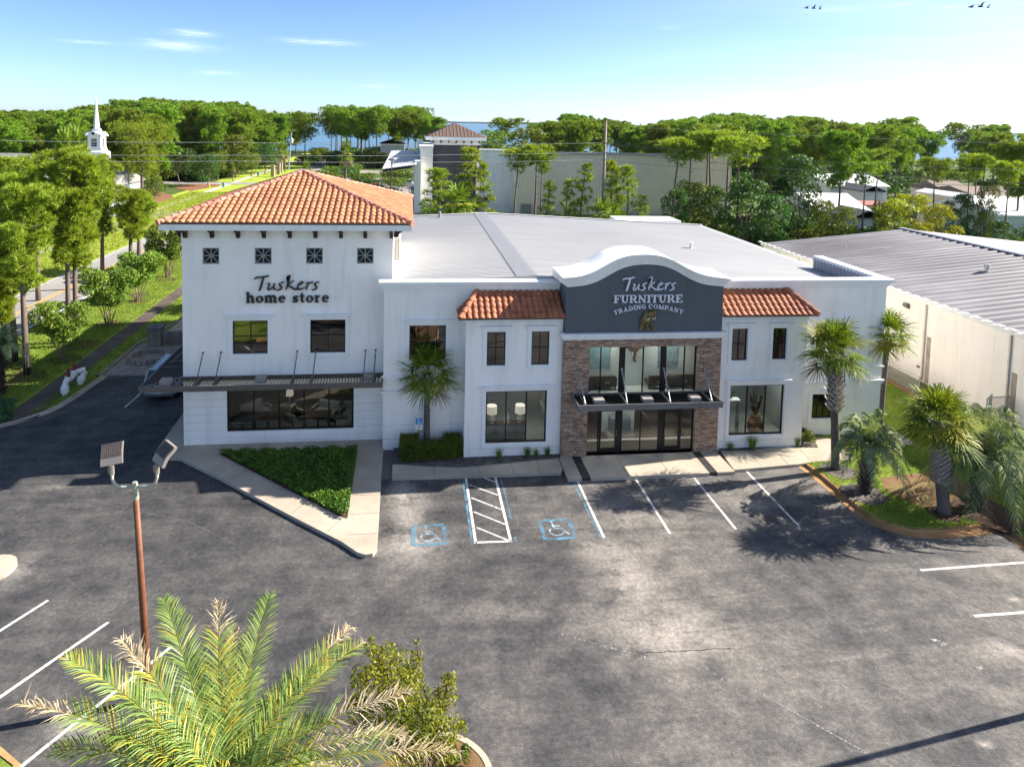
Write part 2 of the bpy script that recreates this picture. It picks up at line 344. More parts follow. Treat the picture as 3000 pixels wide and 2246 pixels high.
flat('verge_east', [(-28.1, 110), (-22, 110), (-22, 205), (-28.1, 205)], .01, VERGE)
flat('island_lawn', ISL + [(30, 21.4), (75, 16.2), (75, 60), (25.4, 60), (25.4, 33), (19.3, 33.4)], .13, GRASS)
flat('meadow', [(24, 60), (75, 60), (75, 78), (10, 78), (10, 57)], .05, VERGE)
flat('road', [(-34.6, -20), (-28.2, -20), (-28.2, 345), (-34.6, 345)], .03, ROADM)
flat('side_street', [(-110, 112), (-34.6, 112.5), (-34.6, 120), (-110, 121)], .034, ROADM)
flat('side_street', [(-110, 166), (-34.6, 168), (-34.6, 173), (-110, 172)], .034, ROADM)
flat('side_street', [(-28.2, 207), (4, 207), (4, 217), (-28.2, 217)], .034, ROADM)
flat('back_lot', [(-24, 118), (14, 118), (14, 190), (-24, 190)], .02, ROADM)
YEL = M_('yellow_road_paint', (.70, .38, .05), .7, var=.15, vs=3); WHP = worn('white_road_paint', (.70, .69, .66), .57, 2.5); BLP = worn('blue_road_paint', (.11, .28, .42), .49, 2.2)
mb = MB(); mb.box(-31.62, -20, .031, -31.5, 345, .036); mb.box(-31.3, -20, .031, -31.18, 345, .036); struct('road_markings', mb, YEL)
mb = MB(); mb.box(-34.45, -20, .031, -34.35, 345, .036); mb.box(-28.45, -20, .031, -28.35, 345, .036); struct('road_markings', mb, WHP)
flat('path', [(-21.3, 36.6), (-19.6, 37.8), (-20.1, 46), (-20.3, 58.5), (-20.3, 84), (-21.5, 84), (-21.5, 59), (-21.3, 45)], .038, PATHB)
flat('path', [(-43.6, 60), (-41.9, 60), (-42.2, 160), (-40.2, 330), (-42, 330), (-43.6, 160)], .022, CONCW)
flat('path', [(-52, 98.2), (-41.9, 98.2), (-34.7, 103), (-34.7, 104.4), (-42, 99.8), (-52, 99.6)], .026, CONCW)
for poly in ([(445, 600), (375, 588), (300, 578), (330, 545), (400, 545), (440, 552), (500, 572), (520, 585)], [(510, 552), (560, 560), (640, 545), (660, 535), (560, 530)]):
    flat('mulch_bed', gp(poly), .024, STRAW)
# kerbs: raised edge + gutter along a polyline
def kerb(name, pts, w=.15, h=.13, mat=None, gutter=.36, side=1, gz=.012):
    mb = MB(); n = len(pts); off = []
    for i in range(n):
        a = Vector(pts[max(i - 1, 0)]); b = Vector(pts[min(i + 1, n - 1)]); t = (b - a).normalized(); off.append(Vector((-t.y, t.x)) * side)
    def line(d, z): return [(pts[i][0] + off[i].x * d, pts[i][1] + off[i].y * d, z) for i in range(n)]
    mb.grid([line(-gutter, gz), line(-.012, gz)]); mb.grid([line(-.012, gz), line(.015, h), line(w, h + .004), line(w + .004, -.02)], False)
    if side < 0: mb.f = [f[::-1] for f in mb.f]
    return struct(name, mb, mat or CONC)
def smooth(pts, k=3):
    for _ in range(k):
        q = [pts[0]]
        for a, b in zip(pts[:-1], pts[1:]): q += [(a[0] * .75 + b[0] * .25, a[1] * .75 + b[1] * .25), (a[0] * .25 + b[0] * .75, a[1] * .25 + b[1] * .75)]
        pts = q + [pts[-1]]
    return pts
kerb('kerb', smooth(ISL[:9]) + smooth(ISL[9:]), mat=CONCO, gutter=.40, side=1)
kerb('kerb', smooth(LOT_L[1:]) + [(-34, 35.4)], mat=CONC, gutter=.22, side=-1, h=.08)
# raised walks
WZ = .15
front = gp([(537, 1209)], WZ) + gp([(462, 1312), (470, 1338), (528, 1341), (640, 1396), (760, 1461), (880, 1524), (1000, 1585)], WZ) + [(-1.75, 24.78), (-1.45, 24.62), (-1.18, 24.66), (-1.04, 24.95), (-1.06, 27), (-1.1, 30.05), (-1.1, 32.9), (-1.2, 34), (-10.9, 34), (-10.9, 37.9)]
flat('sidewalk', front, WZ, CONC, .3)
mulchline = gp([(1151, 1358), (1245, 1365), (1339, 1369), (1433, 1362), (1553, 1349), (1643, 1341)], WZ)
flat('sidewalk', [(-.62, 30.08), (3.5, 30.0), (6.9, 30.0), (7.12, 29.95), (7.3, 30.3), (7.3, 31.6)] + mulchline[::-1][1:] + [(-.62, 31.3)], WZ, CONC, .3)
flat('sidewalk', [(7.35, 29.38), (8.0, 29.38), (8.0, 31.5), (7.35, 31.5)], WZ + .01, CONC, .3)
flat('sidewalk', [(8.42, 29.38), (14.1, 29.40), (14.1, 31.7), (8.42, 31.7)], WZ + .01, CONC, .3)
flat('sidewalk', [(14.5, 29.42), (15.35, 29.45), (15.35, 31.5), (14.5, 31.5)], WZ + .01, CONC, .3)
flat('sidewalk', [(15.4, 29.62), (18.8, 29.92)] + gp([(2400, 1351), (2503, 1345), (2475, 1320), (2450, 1295), (2420, 1280), (2383, 1284), (2398, 1311), (2300, 1307), (2188, 1318), (2112, 1321)], WZ), WZ, CONC, .3)
flat('sidewalk', gp([(2565, 1224), (2600, 1248), (2686, 1301), (2648, 1304), (2570, 1262), (2500, 1245), (2500, 1232)], WZ), WZ, CONC, .3)
DRK = M_('drain_grate', (.055, .05, .05), .6, .3, var=.2); CHAN = M_('drain_channel', (.13, .12, .12), .8)
for x0, x1, y0, y1, z in ((-1.1, -.62, 30.15, 32.8, .09), (8.0, 8.42, 29.45, 31.5, .155), (14.1, 14.5, 29.47, 31.5, .155)):
    mb = MB(); mb.box(x0, y0, -.02, x1, y1, z)
    for i in range(int((y1 - y0) / .09)): mb.box(x0 + .03, y0 + .03 + i * .09, z, x1 - .03, y0 + .07 + i * .09, z + .004)
    struct('drain', mb, DRK if z > .1 else CHAN)
JN = M_('joint', (.10, .085, .07), .9)
mb = MB()
def seam(a, b, z=WZ, w=.018):
    a = Vector(a); b = Vector(b); t = (b - a).normalized(); n = Vector((-t.y, t.x)) * w / 2
    mb.quad(*[(p.x, p.y, z + .004) for p in (a - n, b - n, b + n, a + n)])
for i in range(6): seam((-10.8 + i * 2.02, 33.8), (-11.35 + i * 2.0 + (.25 if i == 0 else 0), 32.45 + .1 * i * 0) if i < 1 else (-10.8 + i * 2.02 - .5, 32.95))
for y in (25.9, 27.3, 28.7, 30.1, 31.5): seam((-2.25 + (y < 26.5) * 0, y), (-1.08, y))
for t in (.18, .4, .62, .84): 
    a = Vector(G(600, 1378, WZ)).lerp(Vector(G(1040, 1600, WZ)), t); seam(a, (a.x + .62, a.y + 1.15))
for x in (1.3, 3.35, 4.95, 6.2): seam((x, 30.02), (x + .02, 31.2))
for x in (10.2, 12.2): seam((x, 29.42), (x, 31.4), WZ + .01)
for x in (16.9, 18.3, 19.6): seam((x, 29.9), (x + .1, 31.3))
struct('paving_joints', mb, JN)
flat('mulch_bed', [(-.6, 31.25)] + mulchline + [(7.5, 31.8), (7.5, 33), (-.6, 33)], WZ + .012, MULCHG)
flat('mulch_bed', gp([(2112, 1320), (2188, 1317), (2300, 1306), (2397, 1310), (2375, 1282), (2450, 1262), (2560, 1240)], WZ) + [(25, 33), (15.5, 33)], WZ + .012, MULCHG)
def blob(c, r, n=20, seed=0, e=.18):
    q = random.Random(seed); return [(c[0] + math.cos(2 * PI * i / n) * r * (1 + q.uniform(-e, e)), c[1] + math.sin(2 * PI * i / n) * r * (1 + q.uniform(-e, e))) for i in range(n)]
# bare soil hollow and mulch rings in the corner lawn
flat('soil', gp([(2580, 1400), (2640, 1390), (2720, 1385), (2800, 1390), (2860, 1440), (2860, 1490), (2700, 1484), (2640, 1462), (2590, 1430)], .13), .137, DIRT)
RINGS = [((2455, 1378), .75, MULCHG), ((2530, 1447), .95, MULCHG), ((2765, 1505), .62, MULCH), ((2890, 1500), 1.3, MULCH)]
for i, (c, r, mt) in enumerate(RINGS): flat('mulch_bed', blob(G(*c, .13), r, seed=i), .143, mt)
for i, (c, r) in enumerate([((190, 1055), .95), ((237, 1010), 1.2), ((70, 1105), 1.3), ((40, 1075), .9), ((318, 952), 1.0), ((403, 884), .9), ((410, 865), .9), ((490, 820), .9), ((383, 815), .9)]):
    flat('mulch_bed', blob(G(*c), r, seed=20 + i), .044 + i * .0012, MULCH)
# patio of pavers beside the tower
def paver_mat(name='pavers', c1=(.20, .17, .15), c2=(.33, .285, .25), sc=4., mort=(.09, .08, .07)):
    m, nt, out = newmat(name); p = N(nt, 'BsdfPrincipled'); b = N(nt, 'TexBrick'); nt.links.new(objco(nt), b.inputs['Vector'])
    inp(b, 'Color1', (*c1, 1)); inp(b, 'Color2', (*c2, 1)); inp(b, 'Mortar', (*mort, 1)); inp(b, 'Scale', sc); inp(b, 'Mortar Size', .02); inp(b, 'Brick Width', .9); inp(b, 'Row Height', .6)
    c = mixc(nt, .6, b.outputs[0], ramp(nt, noise(nt, objco(nt), 1.2, 5), [(.3, (.6, .6, .6)), (.7, (1.3, 1.3, 1.3))]), 'MULTIPLY')
    nt.links.new(c, p.inputs[0]); inp(p, 'Roughness', .85); nt.links.new(bump(nt, b.outputs['Fac'], -.4, .02), p.inputs['Normal']); nt.links.new(p.outputs[0], out.inputs[0]); return m
PAV = paver_mat()
flat('patio', [(-18.7, 43.75), (-10.0, 43.75), (-10.0, 49.6), (-18.7, 49.6)], .10, PAV, .2)
flat('patio', [(-17.3, 49.6), (-10.0, 49.6), (-10.0, 66), (-15.5, 66), (-17.3, 57)], .62, CONC, .7)
kerb('kerb', [(-18.85, 43.6), (-18.85, 50), (-17.5, 57), (-15.7, 66)], mat=paver_mat('edging', (.22, .16, .13), (.30, .22, .18), 5), gutter=.02, side=1, w=.25, h=.12)
# painted stall lines (world metres, measured along the wall grid)
def strip(mb, a, b, w=.10, z=.009):
    a = Vector(a[:2]); b = Vector(b[:2]); t = (b - a).normalized(); n = Vector((-t.y, t.x)) * w / 2
    mb.quad(*[(p.x, p.y, z) for p in (a - n, b - n, b + n, a + n)])
mb = MB()
for a, b in (((1365, 1402), (1394, 1592)), ((1451, 1397), (1497, 1587)), ((1689, 1403), (1770, 1575)), ((1858, 1395), (1963, 1563)), ((2034, 1400), (2156, 1550)), ((2180, 1373), (2341, 1541)), ((2697, 1670), (3060, 1643)), ((2854, 1804), (3080, 1788)), ((-60, 1885), (141, 1758)), ((-60, 2083), (318, 1822)), ((60, 2246), (503, 1893)), ((1392, 1589), (1500, 1585))):
    strip(mb, G(*a), G(*b), .11)
for (ax, ay), (bx, by) in (((1411, 1397), (1450, 1412)), ((1375, 1420), (1458, 1450)), ((1381, 1458), (1470, 1493)), ((1388, 1499), (1480, 1536)), ((1396, 1545), (1490, 1583))):
    strip(mb, G(ax, ay), G(bx, by), .08, .0105)
strip(mb, G(412, 1152), G(365, 1194), .09); struct('parking_lines', mb, WHP)
mb = MB()
for a, b, w in (((1357, 1408), (1384, 1594), .10), ((1466, 1398), (1478, 1440), .07), ((1478, 1442), (1497, 1520), .07), ((1508, 1573), (1513, 1586), .12), ((1678, 1408), (1760, 1573), .08)): strip(mb, G(*a), G(*b), w, .008)
struct('parking_lines', mb, BLP)
# wheelchair symbols: blue square with worn white-blue figure
def wheelchair(mb, c, s, z, th=.10):
    def P(x, y): return (c[0] + x * s, c[1] + y * s)
    segs = [((-.12, .38), (-.10, .02)), ((-.10, .05), (.22, .02)), ((.22, .02), (.34, -.33)), ((.34, -.33), (.44, -.30)), ((-.11, .2), (.16, .2))]
    k = 0
    for a, b in segs: strip(mb, P(*a), P(*b), th * s, z + k); k += .0006
    cs = [P(-.05 + .28 * math.cos(t), -.15 + .27 * math.sin(t)) for t in np.linspace(2.3, 6.1, 12)]
    for a, b in zip(cs[:-1], cs[1:]): strip(mb, a, b, th * .8 * s, z + k); k += .0002
    mb.quad(*[(c[0] - .13 * s + .085 * s * math.cos(t), c[1] + .5 * s + .085 * s * math.sin(t), z + .005) for t in np.linspace(0, 2 * PI, 10)[:-1]])
LBP = worn('pale_blue_paint', (.40, .52, .62), .47, 3)
for q in ((1257, 1566), (1632, 1550)):
    c = G(*q); mb = MB(); h = .62
    for a, b in (((-h, -h), (h, -h)), ((h, -h), (h, h)), ((h, h), (-h, h)), ((-h, h), (-h, -h))): strip(mb, (c[0] + a[0], c[1] + a[1]), (c[0] + b[0], c[1] + b[1]), .16, .0085 + .0006 * len(mb.v) / 8)
    struct('parking_symbol', mb, BLP); mb = MB(); wheelchair(mb, c, 1.0, .012); struct('parking_symbol', mb, LBP)
# worn lane line, crack
mb = MB(); q = random.Random(3)
for a, b, n, dens in (((1610, 1848), (1965, 1945), 70, .55), ((2060, 1950), (2130, 2000), 16, .6), ((2215, 2024), (2640, 2262), 130, .85)):
    A = Vector(G(*a)); B = Vector(G(*b))
    for i in range(n):
        if q.random() > dens: continue
        p = A.lerp(B, (i + q.random()) / n); r = q.uniform(.012, .04); ang = q.uniform(0, 6)
        mb.quad(*[(p.x + q.uniform(-.03, .03) * 0 + r * math.cos(ang + t) * q.uniform(.7, 1.6), p.y + r * math.sin(ang + t) * q.uniform(.6, 1.3), .0095) for t in (0, 1.3, 2.5, 3.8, 5)])
for c in ((2745, 1876), (2760, 1886), (2915, 1906), (2930, 1912), (2870, 1955)):
    p = G(*c)
    for i in range(7): 
        r = q.uniform(.03, .09); x, y = p[0] + q.uniform(-.1, .1), p[1] + q.uniform(-.05, .05); mb.quad(*[(x + r * math.cos(t) * q.uniform(.5, 1.5), y + r * .5 * math.sin(t), .0095 + i * .0003) for t in (0, 1.3, 2.5, 3.8, 5)])
struct('road_markings', mb, worn('faded_paint', (.42, .41, .39), .50, 4))
def crack(name, pts, w, mat, jit=.03, seed=1):
    mb = MB(); q = random.Random(seed); L = [Vector(G(*p)) for p in pts]; out = []
    for a, b in zip(L[:-1], L[1:]):
        n = max(2, int((b - a).length / .12)); out += [a.lerp(b, i / n) + Vector((q.uniform(-jit, jit), q.uniform(-jit, jit))) for i in range(n)]
    for a, b in zip(out[:-1], out[1:]): strip(mb, a, b, w * q.uniform(.3, 1.3), .007)
    struct(name, mb, mat)
crack('pavement_crack', [(1870, 1911), (1960, 1908), (2080, 1901), (2150, 1898)], .03, M_('crack_dark', (.012, .012, .013), .95))
crack('pavement_crack', [(2100, 1901), (2300, 1900), (2500, 1909), (2700, 1912), (2860, 1902)], .05, M_('crack_dust', (.17, .155, .14), .95, var=.3, vs=4), .02, 2)
crack('pavement_crack', [(200, 1700), (330, 1790), (400, 1800)], .02, M_('crack_dust2', (.15, .14, .13), .95, var=.3), .03, 5)
crack('pavement_crack', [(250, 1460), (420, 1500), (560, 1530), (700, 1600)], .03, MATS['crack_dust2'], .04, 6)
# tyre scuffs and dusty sweeps
q = random.Random(12); mb = MB()
SC_ = worn('tyre_scuff', (.125, .118, .112), .42, 3)
for i in range(34):
    x0, y0 = q.uniform(-14, 19), q.uniform(15.5, 29); a = q.choice([q.uniform(-.25, .25), q.uniform(.7, 1.1), q.uniform(-.6, .6)]); L = q.uniform(1.5, 5); c = q.uniform(-.12, .12); w = q.uniform(.08, .2)
    for dd in ((0,) if q.random() < .5 else (0, 1.5)):
        P = []; x, y, t = x0 - math.sin(a) * dd, y0 + math.cos(a) * dd, a
        for k in range(9): P.append((x, y)); x += math.cos(t) * L / 8; y += math.sin(t) * L / 8; t += c
        for k, (u, v2) in enumerate(zip(P[:-1], P[1:])): strip(mb, u, v2, w, .0055 + .00004 * i)
struct('tyre_marks', mb, SC_)
# foreground islands with their kerbs
isl2 = smooth([(-4.2, 14.2)] + gp([(1290, 2150), (1360, 2165), (1420, 2210), (1450, 2270)]) + [(2.3, 14.0), (1.6, 8), (-9, 6), (-8.5, 12.5), (-6.5, 14.4), (-4.2, 14.2)], 2)
flat('island_lawn', isl2, .13, DIRT, .2)
kerb('kerb', smooth(gp([(1250, 2150), (1290, 2150), (1360, 2165), (1420, 2210), (1450, 2270)]) + [(2.4, 13.5), (1.7, 8)]), mat=CONC, gutter=.02, side=-1, w=.17, h=.14)
isl3 = gp([(-30, 2180), (0, 2195), (62, 2250)]) + [(-9.3, 14), (-12, 5), (-40, 5), (-40, 18.5)]
flat('island_lawn', isl3, .12, GRASS, .2)
kerb('kerb', gp([(-60, 2168), (0, 2195), (62, 2250)]) + [(-9.3, 14), (-12, 5)], mat=CONCO, gutter=.02, side=-1, w=.16, h=.14)
flat('island_lawn', blob(G(-22, 1672), .75, seed=8, e=.03), .13, CONC, .2)
# ------------------------------------------------------------------ building materials
def stucco(name, c, rough=.85):
    m, nt, out = newmat(name); p = N(nt, 'BsdfPrincipled'); v = objco(nt, glob=True)
    f = noise(nt, v, .5, 6, .6); mp = objco(nt, (1.2, 1.2, .12), True); drip = noise(nt, mp, 1.6, 5, .65)
    base = ramp(nt, f, [(.3, tuple(q * .93 for q in c)), (.65, c)])
    base = mixc(nt, .5, base, ramp(nt, drip, [(.32, (.80, .79, .755)), (.5, (1, 1, 1))]), 'MULTIPLY')
    base = mixc(nt, .35, base, ramp(nt, noise(nt, v, 34, 3, .7), [(.3, (.82, .82, .82)), (.6, (1.04, 1.04, 1.04))]), 'MULTIPLY')
    nt.links.new(base, p.inputs[0]); inp(p, 'Roughness', rough); inp(p, 'Specular IOR Level', .25)
    nt.links.new(bump(nt, noise(nt, v, 42, 4, .7), .35, .012), p.inputs['Normal']); nt.links.new(p.outputs[0], out.inputs[0]); return m
WHITE = stucco('white_stucco', (.93, .89, .84)); TRIM = stucco('trim_stucco', (.87, .865, .85)); GREYW = stucco('grey_stucco', (.115, .122, .135)); CREAM = stucco('cream_stucco', (.84, .78, .71))
BLACK = M_('black_window_metal', (.012, .012, .013), .35, .2, var=.1); BRONZE = M_('bronze_metal', (.15, .135, .125), .5, .5, var=.12, vs=3); DKWOOD = M_('dark_wood', (.035, .018, .014), .6, var=.2, vs=6, stretch=(1, 1, 4))
GREYM = M_('grey_metal', (.28, .30, .31), .45, .4, var=.1); SCORE = M_('score_line', (.50, .50, .49), .9, var=.1)
def tile_mat(name='clay_tiles', a=(.40, .155, .07), b=(.48, .215, .105), dk=(.32, .115, .055)):
    m, nt, out = newmat(name); p = N(nt, 'BsdfPrincipled'); v = objco(nt, glob=True)
    w = N(nt, 'TexWhiteNoise'); sn = N(nt, 'VectorMath'); sn.operation = 'SNAP'; nt.links.new(v, sn.inputs[0]); sn.inputs[1].default_value = (.306, .36, .36); nt.links.new(sn.outputs[0], w.inputs[0])
    f = mathn(nt, 'ADD', mathn(nt, 'MULTIPLY', w.outputs[0], .45), mathn(nt, 'MULTIPLY', noise(nt, v, 1.3, 5), .55))
    c = ramp(nt, f, [(.22, dk), (.42, a), (.7, b)]); c = mixc(nt, .5, c, ramp(nt, noise(nt, v, 30, 3), [(.3, (.7, .7, .7)), (.7, (1.25, 1.25, 1.25))]), 'MULTIPLY')
    nt.links.new(c, p.inputs[0]); inp(p, 'Roughness', .75); nt.links.new(bump(nt, noise(nt, v, 40, 3), .3, .01), p.inputs['Normal']); nt.links.new(p.outputs[0], out.inputs[0]); return m
TILE = tile_mat(); TILE2 = tile_mat('clay_tiles_deep', (.33, .11, .05), (.42, .15, .07), (.24, .075, .04)); RIDGE = tile_mat('ridge_tiles', (.42, .17, .12), (.55, .26, .19), (.30, .10, .08))
def stone_mat():
    m, nt, out = newmat('ledge_stone'); p = N(nt, 'BsdfPrincipled'); v = objco(nt, glob=True); sp = N(nt, 'SeparateXYZ'); nt.links.new(v, sp.inputs[0])
    cb = N(nt, 'CombineXYZ'); nt.links.new(mathn(nt, 'ADD', sp.outputs[0], sp.outputs[1]), cb.inputs[0]); nt.links.new(sp.outputs[2], cb.inputs[1])
    def br(w, h, off):
        b = N(nt, 'TexBrick'); nt.links.new(cb.outputs[0], b.inputs['Vector']); inp(b, 'Scale', 1.); inp(b, 'Brick Width', w); inp(b, 'Row Height', h); inp(b, 'Mortar Size', .007); inp(b, 'Mortar Smooth', .3)
        inp(b, 'Color1', (.20, .125, .085, 1)); inp(b, 'Color2', (.66, .475, .35, 1)); inp(b, 'Mortar', (.03, .02, .017, 1)); b.offset = off; b.offset_frequency = 2; b.squash = .7; b.squash_frequency = 3; return b
    b1 = br(.33, .078, .43); b2 = br(.21, .052, .37)
    c = mixc(nt, .42, b1.outputs[0], b2.outputs[0]); c = mixc(nt, .75, c, ramp(nt, noise(nt, v, 5, 4, .7), [(.3, (.6, .58, .58)), (.5, (1, .95, .92)), (.7, (1.5, 1.35, 1.25))]), 'MULTIPLY')
    nt.links.new(c, p.inputs[0]); inp(p, 'Roughness', .85)
    h = mathn(nt, 'ADD', mathn(nt, 'MULTIPLY', b1.outputs['Fac'], -1), mathn(nt, 'MULTIPLY', noise(nt, v, 14, 4), .8)); nt.links.new(bump(nt, h, .9, .04), p.inputs['Normal'])
    nt.links.new(p.outputs[0], out.inputs[0]); return m
STONE = stone_mat()
def metal_roof(name, c1, c2, c3, rough=.42, metal=.35, stretch=(.25, 2, 1)):
    m, nt, out = newmat(name); p = N(nt, 'BsdfPrincipled'); v = objco(nt, stretch, True); v2 = objco(nt, None, True)
    f = mathn(nt, 'ADD', mathn(nt, 'MULTIPLY', noise(nt, v, 1.1, 6, .65), .6), mathn(nt, 'MULTIPLY', noise(nt, v2, .12, 4), .4))
    c = ramp(nt, f, [(.36, c1), (.5, c2), (.64, c3)]); nt.links.new(c, p.inputs[0]); inp(p, 'Roughness', rough); inp(p, 'Metallic', metal); nt.links.new(p.outputs[0], out.inputs[0]); return m
ROOFM = metal_roof('pale_metal_roof', (.30, .303, .315), (.345, .347, .354), (.385, .383, .385), .65, .05, (.05, 5, 1)); ROOFD = metal_roof('weathered_metal_roof', (.07, .066, .077), (.125, .118, .132), (.24, .23, .245), .6, .1, (.10, 3, 1))
def glass_mat(name='window_glass', tint=(.60, .66, .66), ior=1.75, bulge=.002):
    m, nt, out = newmat(name); fr = N(nt, 'Fresnel'); inp(fr, 0, ior); tr = N(nt, 'BsdfTransparent'); inp(tr, 0, (*tint, 1)); gl = N(nt, 'BsdfGlossy'); inp(gl, 'Roughness', .01); inp(gl, 0, (.95, .93, .88, 1))
    bn = bump(nt, noise(nt, objco(nt, None, True), .9, 2), .06, .05); nt.links.new(bn, gl.inputs['Normal'])
    s = N(nt, 'MixShader'); nt.links.new(fr.outputs[0], s.inputs[0]); nt.links.new(tr.outputs[0], s.inputs[1]); nt.links.new(gl.outputs[0], s.inputs[2]); nt.links.new(s.outputs[0], out.inputs[0]); return m
GLASS = glass_mat(); GLASSD = glass_mat('dark_window_glass', (.16, .17, .17), 2.3); GLASSL = glass_mat('clear_shop_glass', (.70, .78, .78), 1.65)
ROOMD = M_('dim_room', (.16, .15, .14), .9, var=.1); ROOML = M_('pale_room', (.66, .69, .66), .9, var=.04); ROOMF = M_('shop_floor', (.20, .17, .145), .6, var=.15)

def window(parent, Y, x0, x1, z0, z1, vb=(), hb=(), depth=.12, fw=.055, glass=None, surround=None, header=True, wide={}, label=None):
    mb = MB(); a, b = Y + depth - .06, Y + depth
    mb.box(x0, a, z0, x0 + fw, b, z1); mb.box(x1 - fw, a, z0, x1, b, z1); mb.box(x0 + fw, a, z0, x1 - fw, b, z0 + fw); mb.box(x0 + fw, a, z1 - fw, x1 - fw, b, z1)
    for x in vb:
        w = (x[1] if isinstance(x, tuple) else fw * .9) / 2; x = x[0] if isinstance(x, tuple) else x; mb.box(x - w, a + .004, z0 + fw, x + w, b - .004, z1 - fw)
    for z in hb: mb.box(x0 + fw, a + .008, z - fw * .4, x1 - fw, b - .008, z + fw * .4)
    w = mb.build('window', BLACK, parent, label=label)
    p = MB(); p.quad((x0 + .01, b - .02, z0 + .01), (x1 - .01, b - .02, z0 + .01), (x1 - .01, b - .02, z1 - .01), (x0 + .01, b - .02, z1 - .01)); p.build('pane', glass or GLASS, w)
    if surround:
        s = surround; t = MB(); q = .05; f = Y - q
        t.box(x0 - s, f, z0 - s, x0, Y - .001, z1 + s * .8); t.box(x1, f, z0 - s, x1 + s, Y - .001, z1 + s * .8); t.box(x0, f, z0 - s, x1, Y - .001, z0); t.box(x0, f, z1, x1, Y - .001, z1 + s * .8)
        if header:
            h = z1 + s * .8; t.box(x0 - s - .04, Y - .10, h, x1 + s + .04, Y - .001, h + .05); t.box(x0 - s - .10, Y - .16, h + .05, x1 + s + .10, Y - .001, h + .11); t.box(x0 - s - .12, Y - .19, h + .11, x1 + s + .12, Y - .001, h + .145)
        t.build('window_surround', TRIM, w)
    return w
def tile_face(p0, p1, upv, S, ul, ur, tw=.306, cl=.40, amp=.075, step=.035):
    """wavy barrel tiles over a roof plane: eave p0->p1, upv unit vector up the slope, ul(v), ur(v) bounds"""
    p0, p1, upv = Vector(p0), Vector(p1), Vector(upv).normalized(); L = (p1 - p0).length; e = (p1 - p0).normalized(); n = e.cross(upv).normalized()
    if n.z < 0: n = -n
    nt_ = max(1, round(L / tw)); tw = L / nt_; us = []
    for i in range(nt_): us += [tw * (i + k) for k in (0, .16, .24, .36, .5, .64, .76, .84)]
    us.append(L)
    def hh(u):
        f = (u / tw) % 1; d = (f - .5) / .36; return amp * math.sqrt(max(0, 1 - d * d)) if abs(d) < 1 else 0
    hs = [hh(u) for u in us]; mb = MB(); rows = []; nc = max(1, round(S / cl)); cl = S / nc
    for j in range(nc):
        for v, st in ((cl * j, step), (cl * (j + 1), .0)):
            a, b = ul(v), ur(v); rows.append([tuple(p0 + e * min(max(u, a), b) + upv * v + n * (h + st)) for u, h in zip(us, hs)])
    rows.insert(0, [tuple(Vector(q) - n * (.03 + h)) for q, h in zip(rows[0], hs)])
    mb.grid(rows); return mb
def ridge_caps(pts, r=.125, cl=.36):
    mb = MB()
    for a, b in pts:
        a, b = Vector(a), Vector(b); L = (b - a).length; n = max(1, int(L / cl)); t = (b - a) / n
        for i in range(n): q = a + t * i; mb.tube([q + Vector((0, 0, .012)), q + t * 1.1 - Vector((0, 0, .01))], [r, r * .84], 10)
    return mb
def hip_roof(parent, x0, y0, x1, y1, ze, apex, mat, rmat, tw=.306, name='roof'):
    """pyramid of barrel tiles"""
    ax, ay, az = apex; C = [(x0, y0, ze), (x1, y0, ze), (x1, y1, ze), (x0, y1, ze)]; first = None; tot = MB()
    for i in range(4):
        p, q = Vector(C[i]), Vector(C[(i + 1) % 4]); e = (q - p).normalized(); L = (q - p).length; A = Vector(apex); ua = (A - p).dot(e); foot = p + e * ua; up = A - foot; S = up.length
        mb = tile_face(p, q, up, S, lambda v, ua=ua, S=S: ua * v / S, lambda v, ua=ua, S=S, L=L: L - (L - ua) * v / S, tw)
        tot.add(mb.v, mb.f)
    r = tot.build(name, mat, parent, smooth='auto')
    ridge_caps([(C[i], apex) for i in range(4)], .15).build('ridge_tiles', rmat, r, smooth='auto'); return r
def cornice(mb, x0, x1, Y, steps):
    """front mouldings: list of (z0, z1, proud)"""
    for z0, z1, p in steps: mb.box(x0 - p, Y - p, z0, x1 + p, Y + .35, z1)
    return mb

# ================================================================== home store tower
TY = 33.85; TX0, TX1 = -10.83, -.77
tower = thing('home_store_tower', 'tall white tower with clay tile hip roof and four square grilles under the eave', 'building', ((TX0 + TX1) / 2, 39, 0))
sq = [(-9.88, -9.10), (-7.44, -6.64), (-5.0, -4.19), (-2.54, -1.73)]
upw = [(-8.50, -6.82), (-4.79, -3.07)]
holes = [(a, b, 9.14, 9.93) for a, b in sq] + [(a, b, 4.67, 6.35) for a, b in upw] + [(-8.79, -2.64, .755, 3.0)]
mb = MB(); mb.wall_y(TY, TX0, TX1, 0, 10.24, holes, .16); BY = 44.3
mb.wall_y(TY - .03, TX0 - .02, TX1 + .02, 10.24, 10.95)
mb.quad((TX0 - .02, TY - .03, 10.24), (TX0 - .02, TY, 10.24), (TX1 + .02, TY, 10.24), (TX1 + .02, TY - .03, 10.24))
mb.quad((TX1, TY, 0), (TX1, BY, 0), (TX1, BY, 10.95), (TX1, TY, 10.95)); mb.quad((TX0, BY, 0), (TX0, TY, 0), (TX0, TY, 10.95), (TX0, BY, 10.95)); mb.quad((TX1, BY, 0), (TX0, BY, 0), (TX0, BY, 10.95), (TX1, BY, 10.95))
mb.build('wall', WHITE, tower)
mb = MB()
for z in (.48, .87, 1.26, 1.65, 2.04, 2.43, 2.82, 3.2):
    for a, b in (((TX0 + .01, -8.80), (-2.63, -1.2)) if .76 < z < 3.0 else ((TX0 + .01, -1.2),)): mb.box(a, TY - .004, z, b, TY + .01, z + .011)
mb.build('score_line', SCORE, tower)
